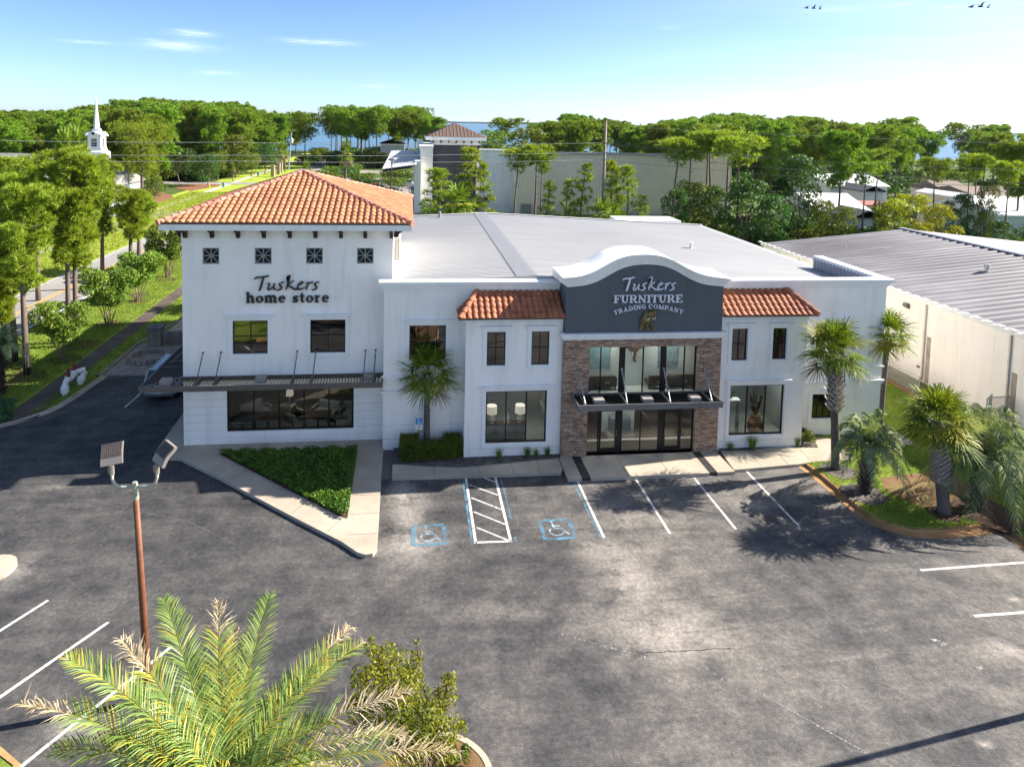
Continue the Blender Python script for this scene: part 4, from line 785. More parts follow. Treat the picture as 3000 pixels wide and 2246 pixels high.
# ------------------------------------------------------------------ lettering (stroke-built)
def stroke(mb, pts, th, Y, d, k):
    """polyline with thickness in x,z, extruded toward the viewer; k lifts each stroke a hair"""
    pts = [Vector(p) for p in pts]; n = len(pts); ths = th if isinstance(th, (list, tuple)) else [th] * n; L = []; R = []
    for i, p in enumerate(pts):
        t = (pts[min(i + 1, n - 1)] - pts[max(i - 1, 0)]).normalized(); nn = Vector((-t.y, t.x)) * ths[i] / 2; L.append(p + nn); R.append(p - nn)
    mb.prismy([(p.x, p.y) for p in L + R[::-1]], Y - d - k, Y)
def arc(cx, cy, rx, ry, a0, a1, n=12): return [(cx + rx * math.cos(rad(a0 + (a1 - a0) * i / n)), cy + ry * math.sin(rad(a0 + (a1 - a0) * i / n))) for i in range(n + 1)]
T, t_ = .21, .09
SERIF = {  # glyph: (width, strokes) ; capitals 1 high
 'F': (.80, [([(.24, 0), (.24, 1)], T), ([(.04, .95), (.76, .95)], t_), ([(.24, .5), (.52, .5)], t_), ([(.04, .045), (.46, .045)], t_), ([(.73, .99), (.73, .70)], t_), ([(.52, .64), (.52, .36)], t_)]),
 'U': (.95, [([(.24, .96), (.24, .36), (.28, .18), (.38, .08), (.50, .05), (.62, .09), (.70, .2), (.73, .38)], [T, T, T * .9, T * .7, t_ * 1.3, t_ * 1.2, t_ * 1.2, t_ * 1.2]), ([(.73, .38), (.73, .96)], t_ * 1.2), ([(.05, .955), (.43, .955)], t_), ([(.57, .955), (.91, .955)], t_)]),
 'R': (.98, [([(.24, 0), (.24, 1)], T), ([(.05, .955), (.55, .955)], t_), ([(.05, .045), (.44, .045)], t_), (arc(.5, .74, .22, .215, 90, -90), [t_, t_, t_ * 1.3, T * .9, T, T, T, T, T, T * .9, t_ * 1.3, t_, t_]), ([(.34, .525), (.52, .525)], t_), ([(.50, .5), (.78, .06)], T), ([(.70, .045), (.96, .045)], t_)]),
 'N': (1.02, [([(.20, 0), (.20, 1)], t_ * 1.1), ([(.18, .98), (.80, .03)], T), ([(.80, 0), (.80, 1)], t_ * 1.1), ([(.03, .955), (.26, .955)], t_), ([(.04, .045), (.38, .045)], t_), ([(.62, .955), (.97, .955)], t_)]),
 'I': (.48, [([(.24, 0), (.24, 1)], T), ([(.04, .955), (.44, .955)], t_), ([(.04, .045), (.44, .045)], t_)]),
 'T': (.86, [([(.43, 0), (.43, 1)], T), ([(.05, .955), (.81, .955)], t_), ([(.24, .045), (.62, .045)], t_), ([(.075, .99), (.075, .70)], t_), ([(.785, .99), (.785, .70)], t_)]),
 'E': (.86, [([(.24, 0), (.24, 1)], T), ([(.04, .955), (.78, .955)], t_), ([(.24, .51), (.52, .51)], t_), ([(.04, .045), (.80, .045)], t_), ([(.75, .99), (.75, .72)], t_), ([(.77, .0), (.77, .30)], t_), ([(.52, .65), (.52, .37)], t_)]),
 'A': (1.0, [([(.20, .04), (.48, .97)], t_ * 1.1), ([(.46, .99), (.78, .04)], T), ([(.30, .34), (.68, .34)], t_), ([(.04, .045), (.36, .045)], t_), ([(.60, .045), (.97, .045)], t_)]),
 'D': (.96, [([(.24, 0), (.24, 1)], T), ([(.05, .955), (.48, .955)], t_), ([(.05, .045), (.48, .045)], t_), (arc(.46, .5, .34, .455, 90, -90), [t_, t_, t_ * 1.4, T * .9, T, T, T, T, T, T * .9, t_ * 1.4, t_, t_])]),
 'G': (.98, [(arc(.5, .5, .36, .45, 50, 300), [t_, t_, t_ * 1.3, T * .8, T, T, T, T, T, T * .8, t_ * 1.3, t_, t_]), ([(.76, .02), (.76, .42)], T * .8), ([(.58, .43), (.95, .43)], t_), ([(.74, .98), (.74, .66)], t_)]),
 'C': (.92, [(arc(.5, .5, .36, .45, 50, 310), [t_, t_, t_ * 1.3, T * .8, T, T, T, T, T, T * .8, t_ * 1.3, t_, t_]), ([(.74, .98), (.74, .64)], t_)]),
 'O': (1.0, [(arc(.5, .5, .34, .45, 0, 360, 20), [T, T * .9, T * .6, t_ * 1.2, t_, t_, t_, t_ * 1.2, T * .6, T * .9, T, T * .9, T * .6, t_ * 1.2, t_, t_, t_, t_ * 1.2, T * .6, T * .9, T])]),
 'M': (1.18, [([(.22, 0), (.22, 1)], t_), ([(.22, .97), (.56, .05)], T * .9), ([(.56, .05), (.93, .97)], t_), ([(.92, 0), (.92, 1)], T * .9), ([(.03, .955), (.28, .955)], t_), ([(.05, .045), (.38, .045)], t_), ([(.90, .955), (1.13, .955)], t_), ([(.74, .045), (1.12, .045)], t_)]),
 'P': (.88, [([(.24, 0), (.24, 1)], T), ([(.05, .955), (.52, .955)], t_), ([(.05, .045), (.46, .045)], t_), (arc(.48, .70, .26, .255, 90, -90), [t_, t_, t_ * 1.3, T * .9, T, T, T, T, T, T * .9, t_ * 1.3, t_, t_]), ([(.34, .445), (.5, .445)], t_)]),
 'Y': (.96, [([(.18, .96), (.48, .45)], T * .9), ([(.48, .45), (.78, .96)], t_), ([(.48, 0), (.48, .5)], T), ([(.28, .045), (.68, .045)], t_), ([(.03, .955), (.38, .955)], t_), ([(.62, .955), (.94, .955)], t_)]),
 ' ': (.45, []),
 'h': (.86, [([(.22, 0), (.22, 1.02)], T), ([(.05, .985), (.25, .985)], t_), (arc(.44, .38, .2, .26, 170, 0, 8), [t_, t_, t_ * 1.2, T * .8, T, T, T, T, T]), ([(.64, .4), (.64, 0)], T), ([(.05, .04), (.40, .04)], t_), ([(.49, .04), (.82, .04)], t_)]),
 'o': (.78, [(arc(.39, .33, .24, .29, 0, 360, 16), [T, T * .9, T * .6, t_ * 1.2, t_, t_ * 1.2, T * .6, T * .9, T, T * .9, T * .6, t_ * 1.2, t_, t_ * 1.2, T * .6, T * .9, T])]),
 'm': (1.24, [([(.20, 0), (.20, .66)], T), ([(.04, .62), (.24, .62)], t_), (arc(.40, .40, .19, .24, 165, 0, 8), [t_, t_, t_ * 1.2, T * .8, T, T, T, T, T]), ([(.59, .42), (.59, 0)], T), (arc(.79, .40, .19, .24, 165, 0, 8), [t_, t_, t_ * 1.2, T * .8, T, T, T, T, T]), ([(.98, .42), (.98, 0)], T), ([(.04, .04), (.37, .04)], t_), ([(.44, .041), (.74, .041)], t_), ([(.83, .04), (1.18, .04)], t_)]),
 'e': (.74, [(arc(.38, .33, .24, .29, 5, 320, 16), [t_ * 1.2, t_ * 1.3, t_ * 1.3, t_, t_, t_ * 1.2, T * .7, T, T, T, T * .8, t_ * 1.6, t_ * 1.3, t_, t_, t_, t_]), ([(.20, .37), (.62, .37)], t_ * .9)]),
 's': (.62, [([(.52, .50), (.42, .60), (.28, .61), (.17, .53), (.18, .43), (.30, .35), (.42, .28), (.49, .18), (.42, .07), (.27, .04), (.12, .12)], [t_, t_, t_ * 1.2, T * .8, T * .9, T, T, T * .9, T * .7, t_ * 1.1, t_]), ([(.52, .64), (.52, .46)], t_ * .8), ([(.11, .22), (.11, .01)], t_ * .8)]),
 't': (.58, [([(.28, .90), (.28, .2), (.34, .06), (.50, .07)], [T * .8, T, T * .9, t_]), ([(.06, .60), (.50, .60)], t_)]),
 'r': (.66, [([(.22, 0), (.22, .66)], T), ([(.05, .62), (.26, .62)], t_), ([(.28, .42), (.36, .56), (.50, .60)], [t_, t_ * 1.4, T * .8]), ([(.05, .04), (.42, .04)], t_)]),
}
SCRIPT = {  # brush script, capitals about 1.25 high
 'T': (.62, [([(.02, .92), (.0, 1.0), (.1, 1.08), (.3, 1.1), (.55, 1.13), (.72, 1.2), (.82, 1.22)], [.05, .09, .10, .10, .11, .10, .06]), ([(.50, 1.12), (.44, .75), (.36, .35), (.30, .05), (.22, -.06)], [.10, .14, .14, .13, .05])]),
 'u': (.62, [([(.08, .52), (.20, .60), (.22, .45), (.12, .18), (.14, .04), (.26, .05), (.42, .25), (.52, .58)], [.04, .08, .10, .10, .11, .10, .08, .08]), ([(.52, .58), (.46, .25), (.50, .04), (.60, .10)], [.08, .10, .10, .04])]),
 's': (.44, [([(.44, .70), (.30, .62), (.16, .52), (.22, .36), (.32, .20), (.24, .06), (.06, -.02), (.0, .02)], [.06, .09, .10, .11, .12, .10, .08, .04])]),
 'k': (.70, [([(.14, 1.1), (.30, 1.24), (.34, 1.26), (.28, .8), (.18, .3), (.12, .02)], [.04, .08, .10, .11, .12, .06]), ([(.56, .80), (.36, .58), (.22, .46), (.40, .25), (.62, .06), (.92, .05), (.98, .14)], [.06, .08, .09, .10, .12, .09, .03])]),
 'e': (.48, [([(.12, .40), (.34, .52), (.42, .66), (.32, .72), (.16, .52), (.08, .24), (.14, .06), (.32, .06), (.50, .22)], [.05, .06, .08, .08, .10, .12, .11, .09, .04])]),
 'r': (.42, [([(.06, .54), (.22, .66), (.20, .45), (.12, .18), (.12, .0)], [.04, .09, .10, .11, .06]), ([(.18, .40), (.34, .62), (.50, .68)], [.05, .08, .09])]),
}
def text(parent, font, s, x0, x1, z0, h, Y, d, mat, slant=0., bend=None, track=.02, name='lettering', full=None):
    ws = [font[c][0] for c in (full or s)]; tot = sum(ws) + track * (len(s) - 1); sx = (x1 - x0) / tot; x = 0; mb = MB(); k = 0
    for c, w in zip(s, ws):
        for pts, th in font[c][1]:
            q = []
            for px, pz in pts:
                X = x0 + (x + px + slant * pz) * sx; Z = z0 + pz * h
                if bend:
                    a = (x + w / 2) / tot * 2 - 1; X0 = x0 + (x + w / 2) * sx; Z0 = z0 + bend * (1 - a * a); sl = -2 * a * bend / ((x1 - x0) / 2); ct = 1 / math.hypot(1, sl); st = sl * ct; dx = (px - w / 2) * sx; dz = pz * h
                    X = X0 + dx * ct - dz * st; Z = Z0 + dx * st + dz * ct
                q.append((X, Z))
            sc = (sx + h) / 2; stroke(mb, q, [t * sc for t in th] if isinstance(th, list) else th * sc, Y, d, .0012 * (k % 9)); k += 1
        x += w + track
    return mb.build(name, mat, parent)
INK = M_('dark_sign_letters', (.022, .018, .018), .45, var=.05); LET = M_('pale_sign_letters', (.72, .73, .78), .5, var=.05)
s1 = thing('store_sign', 'dark raised letters reading Tuskers home store on the white tower wall', 'sign', (-5.8, TY - .06, 7.2))
text(s1, SCRIPT, 'Tuskers', -7.42, -4.35, 7.86, .58, TY - .02, .09, INK, slant=.0, track=.0)
text(s1, SERIF, 'home', -7.86, -5.93, 7.235, .52, TY - .02, .09, INK, track=.015); text(s1, SERIF, 'store', -5.66, -3.84, 7.235, .52, TY - .02, .09, INK, track=.015)
s2 = thing('store_sign', 'white raised letters over a bronze elephant on the grey arched entrance wall', 'sign', (11.5, BYY - .06, 6.4))
text(s2, SCRIPT, 'Tuskers', 10.22, 12.86, 8.36, .52, BYY - .05, .10, LET, track=.0)
text(s2, SERIF, 'FURNITURE', 9.78, 13.24, 7.75, .375, BYY - .05, .10, LET, track=-.03)
text(s2, SERIF, 'TRADING        ', 9.85, 13.28, 7.15, .205, BYY - .05, .08, LET, bend=.31, track=.0, full='TRADING COMPANY'); text(s2, SERIF, '        COMPANY', 9.85, 13.28, 7.15, .205, BYY - .05, .08, LET, bend=.31, track=.0, full='TRADING COMPANY')
mb = MB(); mb.box(10.4, BYY - .05, 8.48, 12.6, BYY - .002, 8.62); mb.box(9.95, BYY - .04, 7.85, 13.1, BYY - .002, 7.98); mb.build('mounting_rail', GREYW, s2)
# elephant emblem: one relief surface from a union of capsules
def relief(parent, name, caps, x0, x1, z0, z1, Y, depth, mat, nx=46, nz=52, edge=.0):
    xs = np.linspace(x0, x1, nx); zs = np.linspace(z0, z1, nz); X, Z = np.meshgrid(xs, zs); H = np.full(X.shape, -1.)
    for (ax, az), (bx, bz), r0, r1, lift in caps:
        dx, dz = bx - ax, bz - az; L = dx * dx + dz * dz + 1e-9; t = np.clip(((X - ax) * dx + (Z - az) * dz) / L, 0, 1); r = r0 + (r1 - r0) * t
        d = np.hypot(X - ax - t * dx, Z - az - t * dz); h = np.where(d < r, np.sqrt(np.maximum(0, r * r - d * d)) + lift, -1.); H = np.maximum(H, h)
    mb = MB(); idx = -np.ones(X.shape, int); n = 0; V = []
    ok = H > 0
    for i in range(nz - 1):
        for j in range(nx - 1):
            if ok[i, j] or ok[i + 1, j] or ok[i, j + 1] or ok[i + 1, j + 1]:
                f = []
                for a, b in ((i, j), (i, j + 1), (i + 1, j + 1), (i + 1, j)):
                    if idx[a, b] < 0: idx[a, b] = n; n += 1; V.append((X[a, b], Y - (depth * max(H[a, b], 0) if ok[a, b] else 0), Z[a, b]))
                    f.append(int(idx[a, b]))
                mb.f.append(tuple(f))
    mb.v = V; return mb.build(name, mat, parent, smooth=True)
BRZ = M_('aged_bronze', (.22, .165, .07), .45, .55, var=.3, vs=9, col2=(.05, .04, .02))
ex, ez = 11.02, 6.36   # lower-left corner; emblem about 0.97 wide and 1.02 high
def E_(x, z): return (ex + x * 1.0, ez + z * 1.0)
caps = [(E_(.34, .50), E_(.48, .58), .21, .21, .10), (E_(.28, .40), E_(.23, .10), .10, .065, .04), (E_(.24, .10), E_(.19, .05), .085, .06, .03), (E_(.50, .40), E_(.50, .06), .085, .06, .10), (E_(.52, .05), E_(.55, .04), .075, .06, .1),
        (E_(.60, .46), E_(.78, .20), .10, .06, .12), (E_(.78, .2), E_(.85, .05), .07, .06, .1), (E_(.46, .82), E_(.42, .72), .15, .14, .12), (E_(.80, .86), E_(.76, .74), .16, .12, .12), (E_(.60, .80), E_(.61, .66), .15, .13, .24),
        (E_(.61, .62), E_(.66, .42), .10, .06, .26), (E_(.66, .42), E_(.74, .26), .06, .04, .24)]
relief(s2, 'elephant_emblem', caps, ex - .02, ex + 1.0, ez - .06, ez + 1.06, BYY - .05, .42, BRZ)
IVO = M_('ivory', (.75, .68, .52), .4, var=.05)
mb = MB(); mb.tube([(E_(.54, .66)[0], BYY - .22, ez + .66), (E_(.48, .58)[0], BYY - .26, ez + .575), (E_(.38, .6)[0], BYY - .26, ez + .585), (E_(.33, .6)[0], BYY - .25, ez + .62)], [.03, .026, .02, .008], 8); mb.tube([(ex + .68, BYY - .22, ez + .66), (ex + .75, BYY - .26, ez + .60), (ex + .82, BYY - .26, ez + .66), (ex + .83, BYY - .25, ez + .73)], [.03, .026, .02, .008], 8); mb.build('tusks', IVO, s2, smooth=True)
# ------------------------------------------------------------------ foliage builders (numpy)
def unit(a): return a / (np.linalg.norm(a, axis=-1, keepdims=True) + 1e-9)
def tufts(R, C, blades, ln, w, out=None, up=.5, ob=.8):
    """needle tufts: thin triangles radiating from each centre"""
    n = len(C); d = R.normal(size=(n, blades, 3)); d = unit(d); d[..., 2] += up
    if out is not None: d += out[:, None, :] * ob
    d = unit(d); s = unit(np.cross(d, R.normal(size=d.shape))); L = ln * R.uniform(.7, 1.25, (n, blades, 1)); B = C[:, None, :] + d * L * .08
    V = np.stack([B - s * w / 2, B + s * w / 2, B + d * L + R.normal(size=d.shape) * .02 * ln], 2).reshape(-1, 3)
    return V, np.arange(len(V)).reshape(-1, 3)
def leaves(R, C, size, nrm=None, flat=.5, asp=.55):
    n = len(C); d = unit(R.normal(size=(n, 3))); nn = unit(R.normal(size=(n, 3)) + (nrm * flat * 2 if nrm is not None else np.array([0, 0, flat * 2]))); s = unit(np.cross(nn, d)); d = np.cross(s, nn)
    L = size * R.uniform(.6, 1.3, (n, 1)); V = np.stack([C - d * L * .5, C + s * L * asp * .5, C + d * L * .5, C - s * L * asp * .5], 1).reshape(-1, 3)
    return V, np.arange(len(V)).reshape(-1, 4)
def lobe_pts(R, lobes, n, shell=.55, top=0.2):
    """points spread through ellipsoid lobes (x,y,z,rx,rz), denser outside and on top"""
    W_ = np.array([l[3] ** 2 for l in lobes]); W_ = W_ / W_.sum(); k = R.choice(len(lobes), n, p=W_); Lb = np.array(lobes)[k]; u = unit(R.normal(size=(n, 3))); u[:, 2] += top; u = unit(u)
    r = R.uniform(shell, 1, (n, 1)) ** .7; sc = np.stack([Lb[:, 3], Lb[:, 3], Lb[:, 4]], 1); P = Lb[:, :3] + u * r * sc * (1 + .12 * np.sin(u[:, :1] * 7 + Lb[:, :1] * 5)); return P, u
NEED = leafmat('pine_needles', [(.04, .085, .012), (.17, .29, .02), (.40, .50, .05)], .38, .5, nscale=.9)
NEEDY = leafmat('bright_pine_needles', [(.05, .10, .010), (.16, .27, .018), (.38, .48, .04), (.52, .56, .07)], .42, .5, .1, nscale=3.2)
LEAFD = leafmat('dark_leaves', [(.025, .065, .014), (.055, .13, .024), (.11, .20, .035)], .35)
LEAFM = leafmat('green_leaves', [(.06, .11, .014), (.13, .20, .02), (.27, .32, .035)], .4)
LEAFY = leafmat('yellow_green_leaves', [(.13, .17, .012), (.27, .30, .015), (.42, .40, .03)], .4)
MYRT = leafmat('myrtle_leaves', [(.07, .13, .02), (.16, .25, .03), (.34, .33, .06)], .4)
MYRTO = leafmat('autumn_myrtle_leaves', [(.08, .12, .012), (.20, .24, .02), (.42, .36, .035)], .42)
BARK = M_('pine_bark', (.17, .125, .10), .9, var=.25, vs=3, bmp=.6, bs=8, stretch=(1, 1, .25)); BARKD = M_('burnt_bark', (.015, .013, .012), .9); BARKM = M_('myrtle_bark', (.20, .14, .10), .8, var=.2, vs=5)
def pine(seed, H, cb, R0, nl, nt, blades, ln, w, mat, tr=.17, name='pine_tree', lean=.03, flatness=.55, tall=False, fine=False):
    R = np.random.RandomState(seed); root = D.objects.new(name, None); mb = MB(); lx, ly = R.uniform(-lean, lean, 2) * H
    def ax(z): t = z / H; return np.array([lx * t * t + .15 * math.sin(t * 5 + seed) * t, ly * t * t + .12 * math.cos(t * 4 + seed) * t, z])
    zs = np.linspace(-.2, H * .93, 9); mb.tube([ax(z) for z in zs], [tr * (1 - .78 * z / H) + .015 for z in zs], 8); lobes = []
    for i in range(nl):
        f = i / max(1, nl - 1); z = H * (cb + (1 - cb) * (f ** .8)); a = 2.4 * i + R.uniform(-.4, .4)
        prof = (math.sin(PI * min(1, .22 + .78 * (1 - f))) if not tall else (1 - f) * .9 + .14); r = R0 * prof * R.uniform(.55, 1.0); b = ax(min(z, H * .92)); e = b + np.array([math.cos(a) * r, math.sin(a) * r, R0 * R.uniform(.0, .28)])
        if f < .96: mid = b * .45 + e * .55 + np.array([0, 0, -.08 * r]); mb.tube([b - np.array([0, 0, .15]), mid, e], [tr * .30 * (1 - f * .5), tr * .2 * (1 - f * .4), tr * .06], 5, cap=False)
        q = R0 * (.36 + .18 * R.rand()) * (1 if not tall else .62 + .3 * (1 - f)); lobes.append((*e, q, q * flatness))
        if fine:
            lobes.pop()
            for k in range(7): g = R.uniform(.35, 1.05); lobes.append((*(b * (1 - g) + e * g + R.uniform(-.32, .32, 3) * R0 * np.array([1, 1, .5])), R0 * R.uniform(.12, .22), R0 * R.uniform(.10, .17)))
        elif r > R0 * .5 and not tall: c = b * .42 + e * .58; lobes.append((c[0] + R.uniform(-.3, .3), c[1] + R.uniform(-.3, .3), c[2] + R0 * .06, q * .75, q * flatness * .8))
    for k in range(3): z = H * (cb * .55 + .1 * k); a = R.uniform(0, 6); b = ax(z); mb.tube([b, b + np.array([math.cos(a), math.sin(a), .3]) * R.uniform(.4, 1.1)], [.04, .012], 4, cap=False)
    P, u = lobe_pts(R, lobes, nt, .35, .45); V, F = tufts(R, P, blades, ln, w, u, .35, .9)
    tk = mb.build('trunk', BARK, None, smooth=True, link=False); cr = linkmesh('crown', np_mesh('crown', V, F), mat, None, link=False); return proto(root, tk, cr)
def broad(seed, H, R0, nl, n, size, mat, name='oak_tree', stems=1, tr=.14, base=.35, bark=None, vase=False, low=False):
    R = np.random.RandomState(seed); root = D.objects.new(name, None); mb = MB(); lobes = []
    for i in range(nl):
        a = 2.4 * i + R.uniform(-.5, .5); f = (i + .5) / nl; z = H * (base + (1 - base) * (f if not low else f * .8)); pr = math.sin(PI * (.18 + .68 * f)) if not vase else .35 + .65 * math.sin(PI * (.1 + .62 * f)); r = R0 * pr * R.uniform(.35, .85); q = R0 * R.uniform(.26, .44)
        lobes.append((math.cos(a) * r, math.sin(a) * r, min(z, H - q * .7), q, q * R.uniform(.6, .85)))
    for k in range(stems):
        a = 6.28 * k / stems + R.uniform(-.3, .3); d = .0 if stems == 1 else .12; top = lobes[(k * 3) % nl]; p0 = np.array([math.cos(a) * d, math.sin(a) * d, -.15]); p1 = np.array([top[0] * .45, top[1] * .45, H * base * .9]); p2 = np.array([top[0], top[1], top[2]])
        mb.tube([p0, (p0 + p1) / 2 + np.array([0, 0, .1]), p1, p2], [tr, tr * .75, tr * .6, tr * .2], 7, cap=False)
    for l in lobes: mb.tube([(0, 0, H * base * .9), tuple(np.array([l[0] * .5, l[1] * .5, l[2] * .6 + H * base * .35])), tuple(l[:3])], [tr * .35, tr * .22, tr * .07], 5, cap=False)
    P, u = lobe_pts(R, lobes, n, .45, .3); V, F = leaves(R, P, size, u); tk = mb.build('trunk', bark or BARK, None, smooth=True, link=False)
    cr = linkmesh('crown', np_mesh('crown', V, F), mat, None, link=False); return proto(root, tk, cr)
def shrub(seed, R0, H, n, size, mat, name='shrub', nl=9):
    R = np.random.RandomState(seed); lobes = [(R.uniform(-1, 1) * R0 * .6, R.uniform(-1, 1) * R0 * .6, H * R.uniform(.3, .68), R0 * R.uniform(.35, .6), H * R.uniform(.25, .4)) for _ in range(nl)]
    P, u = lobe_pts(R, lobes, n, .5, .3); P[:, 2] = np.maximum(P[:, 2], .02); V, F = leaves(R, P, size, u); o = linkmesh(name, np_mesh(name, V, F), mat, None, link=False); KIDS[o.name] = []; return o

# strips for palm leaflets
class Strips:
    def __init__(s): s.V = []; s.F = []; s.m = []
    def strip(s, pts, ws, side, mi=0):
        n = len(s.V) and sum(len(v) for v in s.V)
        P = np.array(pts); W2 = np.array(ws)[:, None] / 2; sd = unit(np.array(side, float)); q = np.stack([P - sd * W2, P + sd * W2], 1).reshape(-1, 3); k = len(P); s.V.append(q)
        for i in range(k - 1): s.F.append((n + 2 * i, n + 2 * i + 1, n + 2 * i + 3, n + 2 * i + 2)); s.m.append(mi)
    def mesh(s, name):
        me = np_mesh(name, np.concatenate(s.V), np.array(s.F)); me.polygons.foreach_set('material_index', np.array(s.m, np.int32)); return me
def fan_crown(seed, n, Rl, pet, mats, spread=(85, -50), nleaf=24, yellow=0, w=.05, dead=0):
    R = np.random.RandomState(seed); S = Strips()
    for i in range(n):
        f = i / n; az = 2.399 * i + R.uniform(-.2, .2); el = rad(spread[0] + (spread[1] - spread[0]) * f ** .9 + R.uniform(-8, 8)); d = np.array([math.cos(az) * math.cos(el), math.sin(az) * math.cos(el), math.sin(el)]); P = pet * R.uniform(.75, 1.1); r = Rl * R.uniform(.8, 1.1)
        b = d * P; b[2] -= .18 * P * (1 - abs(math.sin(el))); S.strip([d * .05, b * .55 + np.array([0, 0, .03]), b], [.05, .035, .025], np.cross(d, (0, 0, 1)) + 1e-3, 0)
        d2 = unit(d + np.array([0, 0, -.30])); up = unit(np.cross(np.cross(d2, (0, 0, 1)) + 1e-4, d2)); sd = unit(np.cross(d2, up)); mi = 1 if (R.rand() < .16) else (2 if i >= n - dead else 0)
        for k in range(nleaf):
            a = rad(-125 + 250 * k / (nleaf - 1)); v = d2 * math.cos(a) + sd * math.sin(a) + up * (.28 - .25 * abs(math.sin(a))) + R.normal(size=3) * .05; v = unit(v); L = r * (1 - .28 * abs(a) / 2.2) * R.uniform(.88, 1.08); root = b - d2 * .0
            p1 = root + v * L * .5; p2 = root + v * L * .8 + np.array([0, 0, -.10 * L]); p3 = root + v * L * .97 + np.array([0, 0, -.22 * L * R.uniform(.5, 1.3)]); S.strip([root, p1, p2, p3], [w * .5, w, w * .7, .004], np.cross(v, up) + R.normal(size=3) * .15, mi)
    return S.mesh('crown')
PALM = leafmat('fan_palm_leaves', [(.06, .11, .014), (.14, .22, .022), (.29, .35, .04)], .38, .55, .05, .15); PALMY = leafmat('yellow_palm_leaves', [(.20, .22, .02), (.34, .34, .03), (.46, .42, .06)], .3, .45, .05); PALMD = leafmat('dead_palm_leaves', [(.16, .10, .06), (.26, .18, .11)], .15, .8, .05)
PINDO = leafmat('blue_green_palm_leaves', [(.11, .16, .075), (.23, .30, .15), (.40, .46, .25)], .32, .55, .05, .15)
PTRUNK = M_('palm_trunk', (.15, .13, .115), .9, var=.28, vs=5, bmp=.8, bs=10, stretch=(1, 1, 3)); BOOTS = M_('palm_boots', (.46, .40, .35), .85, var=.35, vs=7, col2=(.20, .155, .125)); PINB = M_('dark_palm_trunk', (.05, .035, .025), .9, var=.4, vs=6)
def palm_trunk(mb, base, top, r0, r1, n=16):
    b, t = Vector(base), Vector(top); pts = []; rs = []
    for i in range(n + 1): f = i / n; pts.append(b.lerp(t, f)); rs.append((r0 * (1 - f) + r1 * f) * (1.22 if i == 0 else 1) * (1 + .03 * (i % 2)))
    mb.tube(pts, rs, 12)
def boots(mb, base, top, r, n, ln=.3, R=None, w=.11):
    b, t = Vector(base), Vector(top); q = random.Random(9)
    for i in range(n):
        f = i / n; p = b.lerp(t, f); a = 2.399 * i; o = Vector((math.cos(a), math.sin(a), 0)); s = Vector((-o.y, o.x, 0)); L = ln * q.uniform(.7, 1.3); b0 = p + o * r * .75; e = p + o * (r + L * .75) + Vector((0, 0, L * .8)); n0 = len(mb.v)
        mb.add([tuple(b0 - s * w), tuple(b0 + s * w), tuple(e + s * w * .35), tuple(e - s * w * .35), tuple(b0 + o * .05 - s * w * .8 + Vector((0, 0, -.05))), tuple(b0 + o * .05 + s * w * .8 + Vector((0, 0, -.05)))], [(0, 1, 2, 3), (4, 3, 2, 5), (0, 3, 4), (1, 5, 2), (0, 4, 5, 1)])
def sabal(name, label, base, top, seed, n=36, Rl=.95, pet=1.0, boot=None, r0=.2, r1=.17, yellow=(), group=None, dead=3, spread=(88, -32)):
    t = thing(name, label, 'palm tree', base, group); mb = MB(); palm_trunk(mb, base, top, r0, r1); tr = mb.build('trunk', PTRUNK, t, smooth=True)
    if boot: mb = MB(); b, e = Vector(base), Vector(top); boots(mb, b.lerp(e, boot[0]), b.lerp(e, boot[1]), boot[3], boot[2], boot[4] if len(boot) > 4 else .28); mb.build('leaf_bases', BOOTS, t)
    cr = linkmesh('crown', fan_crown(seed, n, Rl, pet, None, spread, dead=dead), [PALM, PALMY, PALMD], t, loc=tuple(np.array(top) - np.array(base)))
    if yellow:
        R = np.random.RandomState(seed); P = []; 
        for (dx, dy, dz, rr) in yellow: P.append(np.array([dx, dy, dz]) + R.normal(size=(420, 3)) * rr * .5)
        V, F = leaves(R, np.concatenate(P) + np.array(top) - np.array(base), .055); linkmesh('flower_stalk', np_mesh('flower_stalk', V, F), LEAFY, t)
    return t
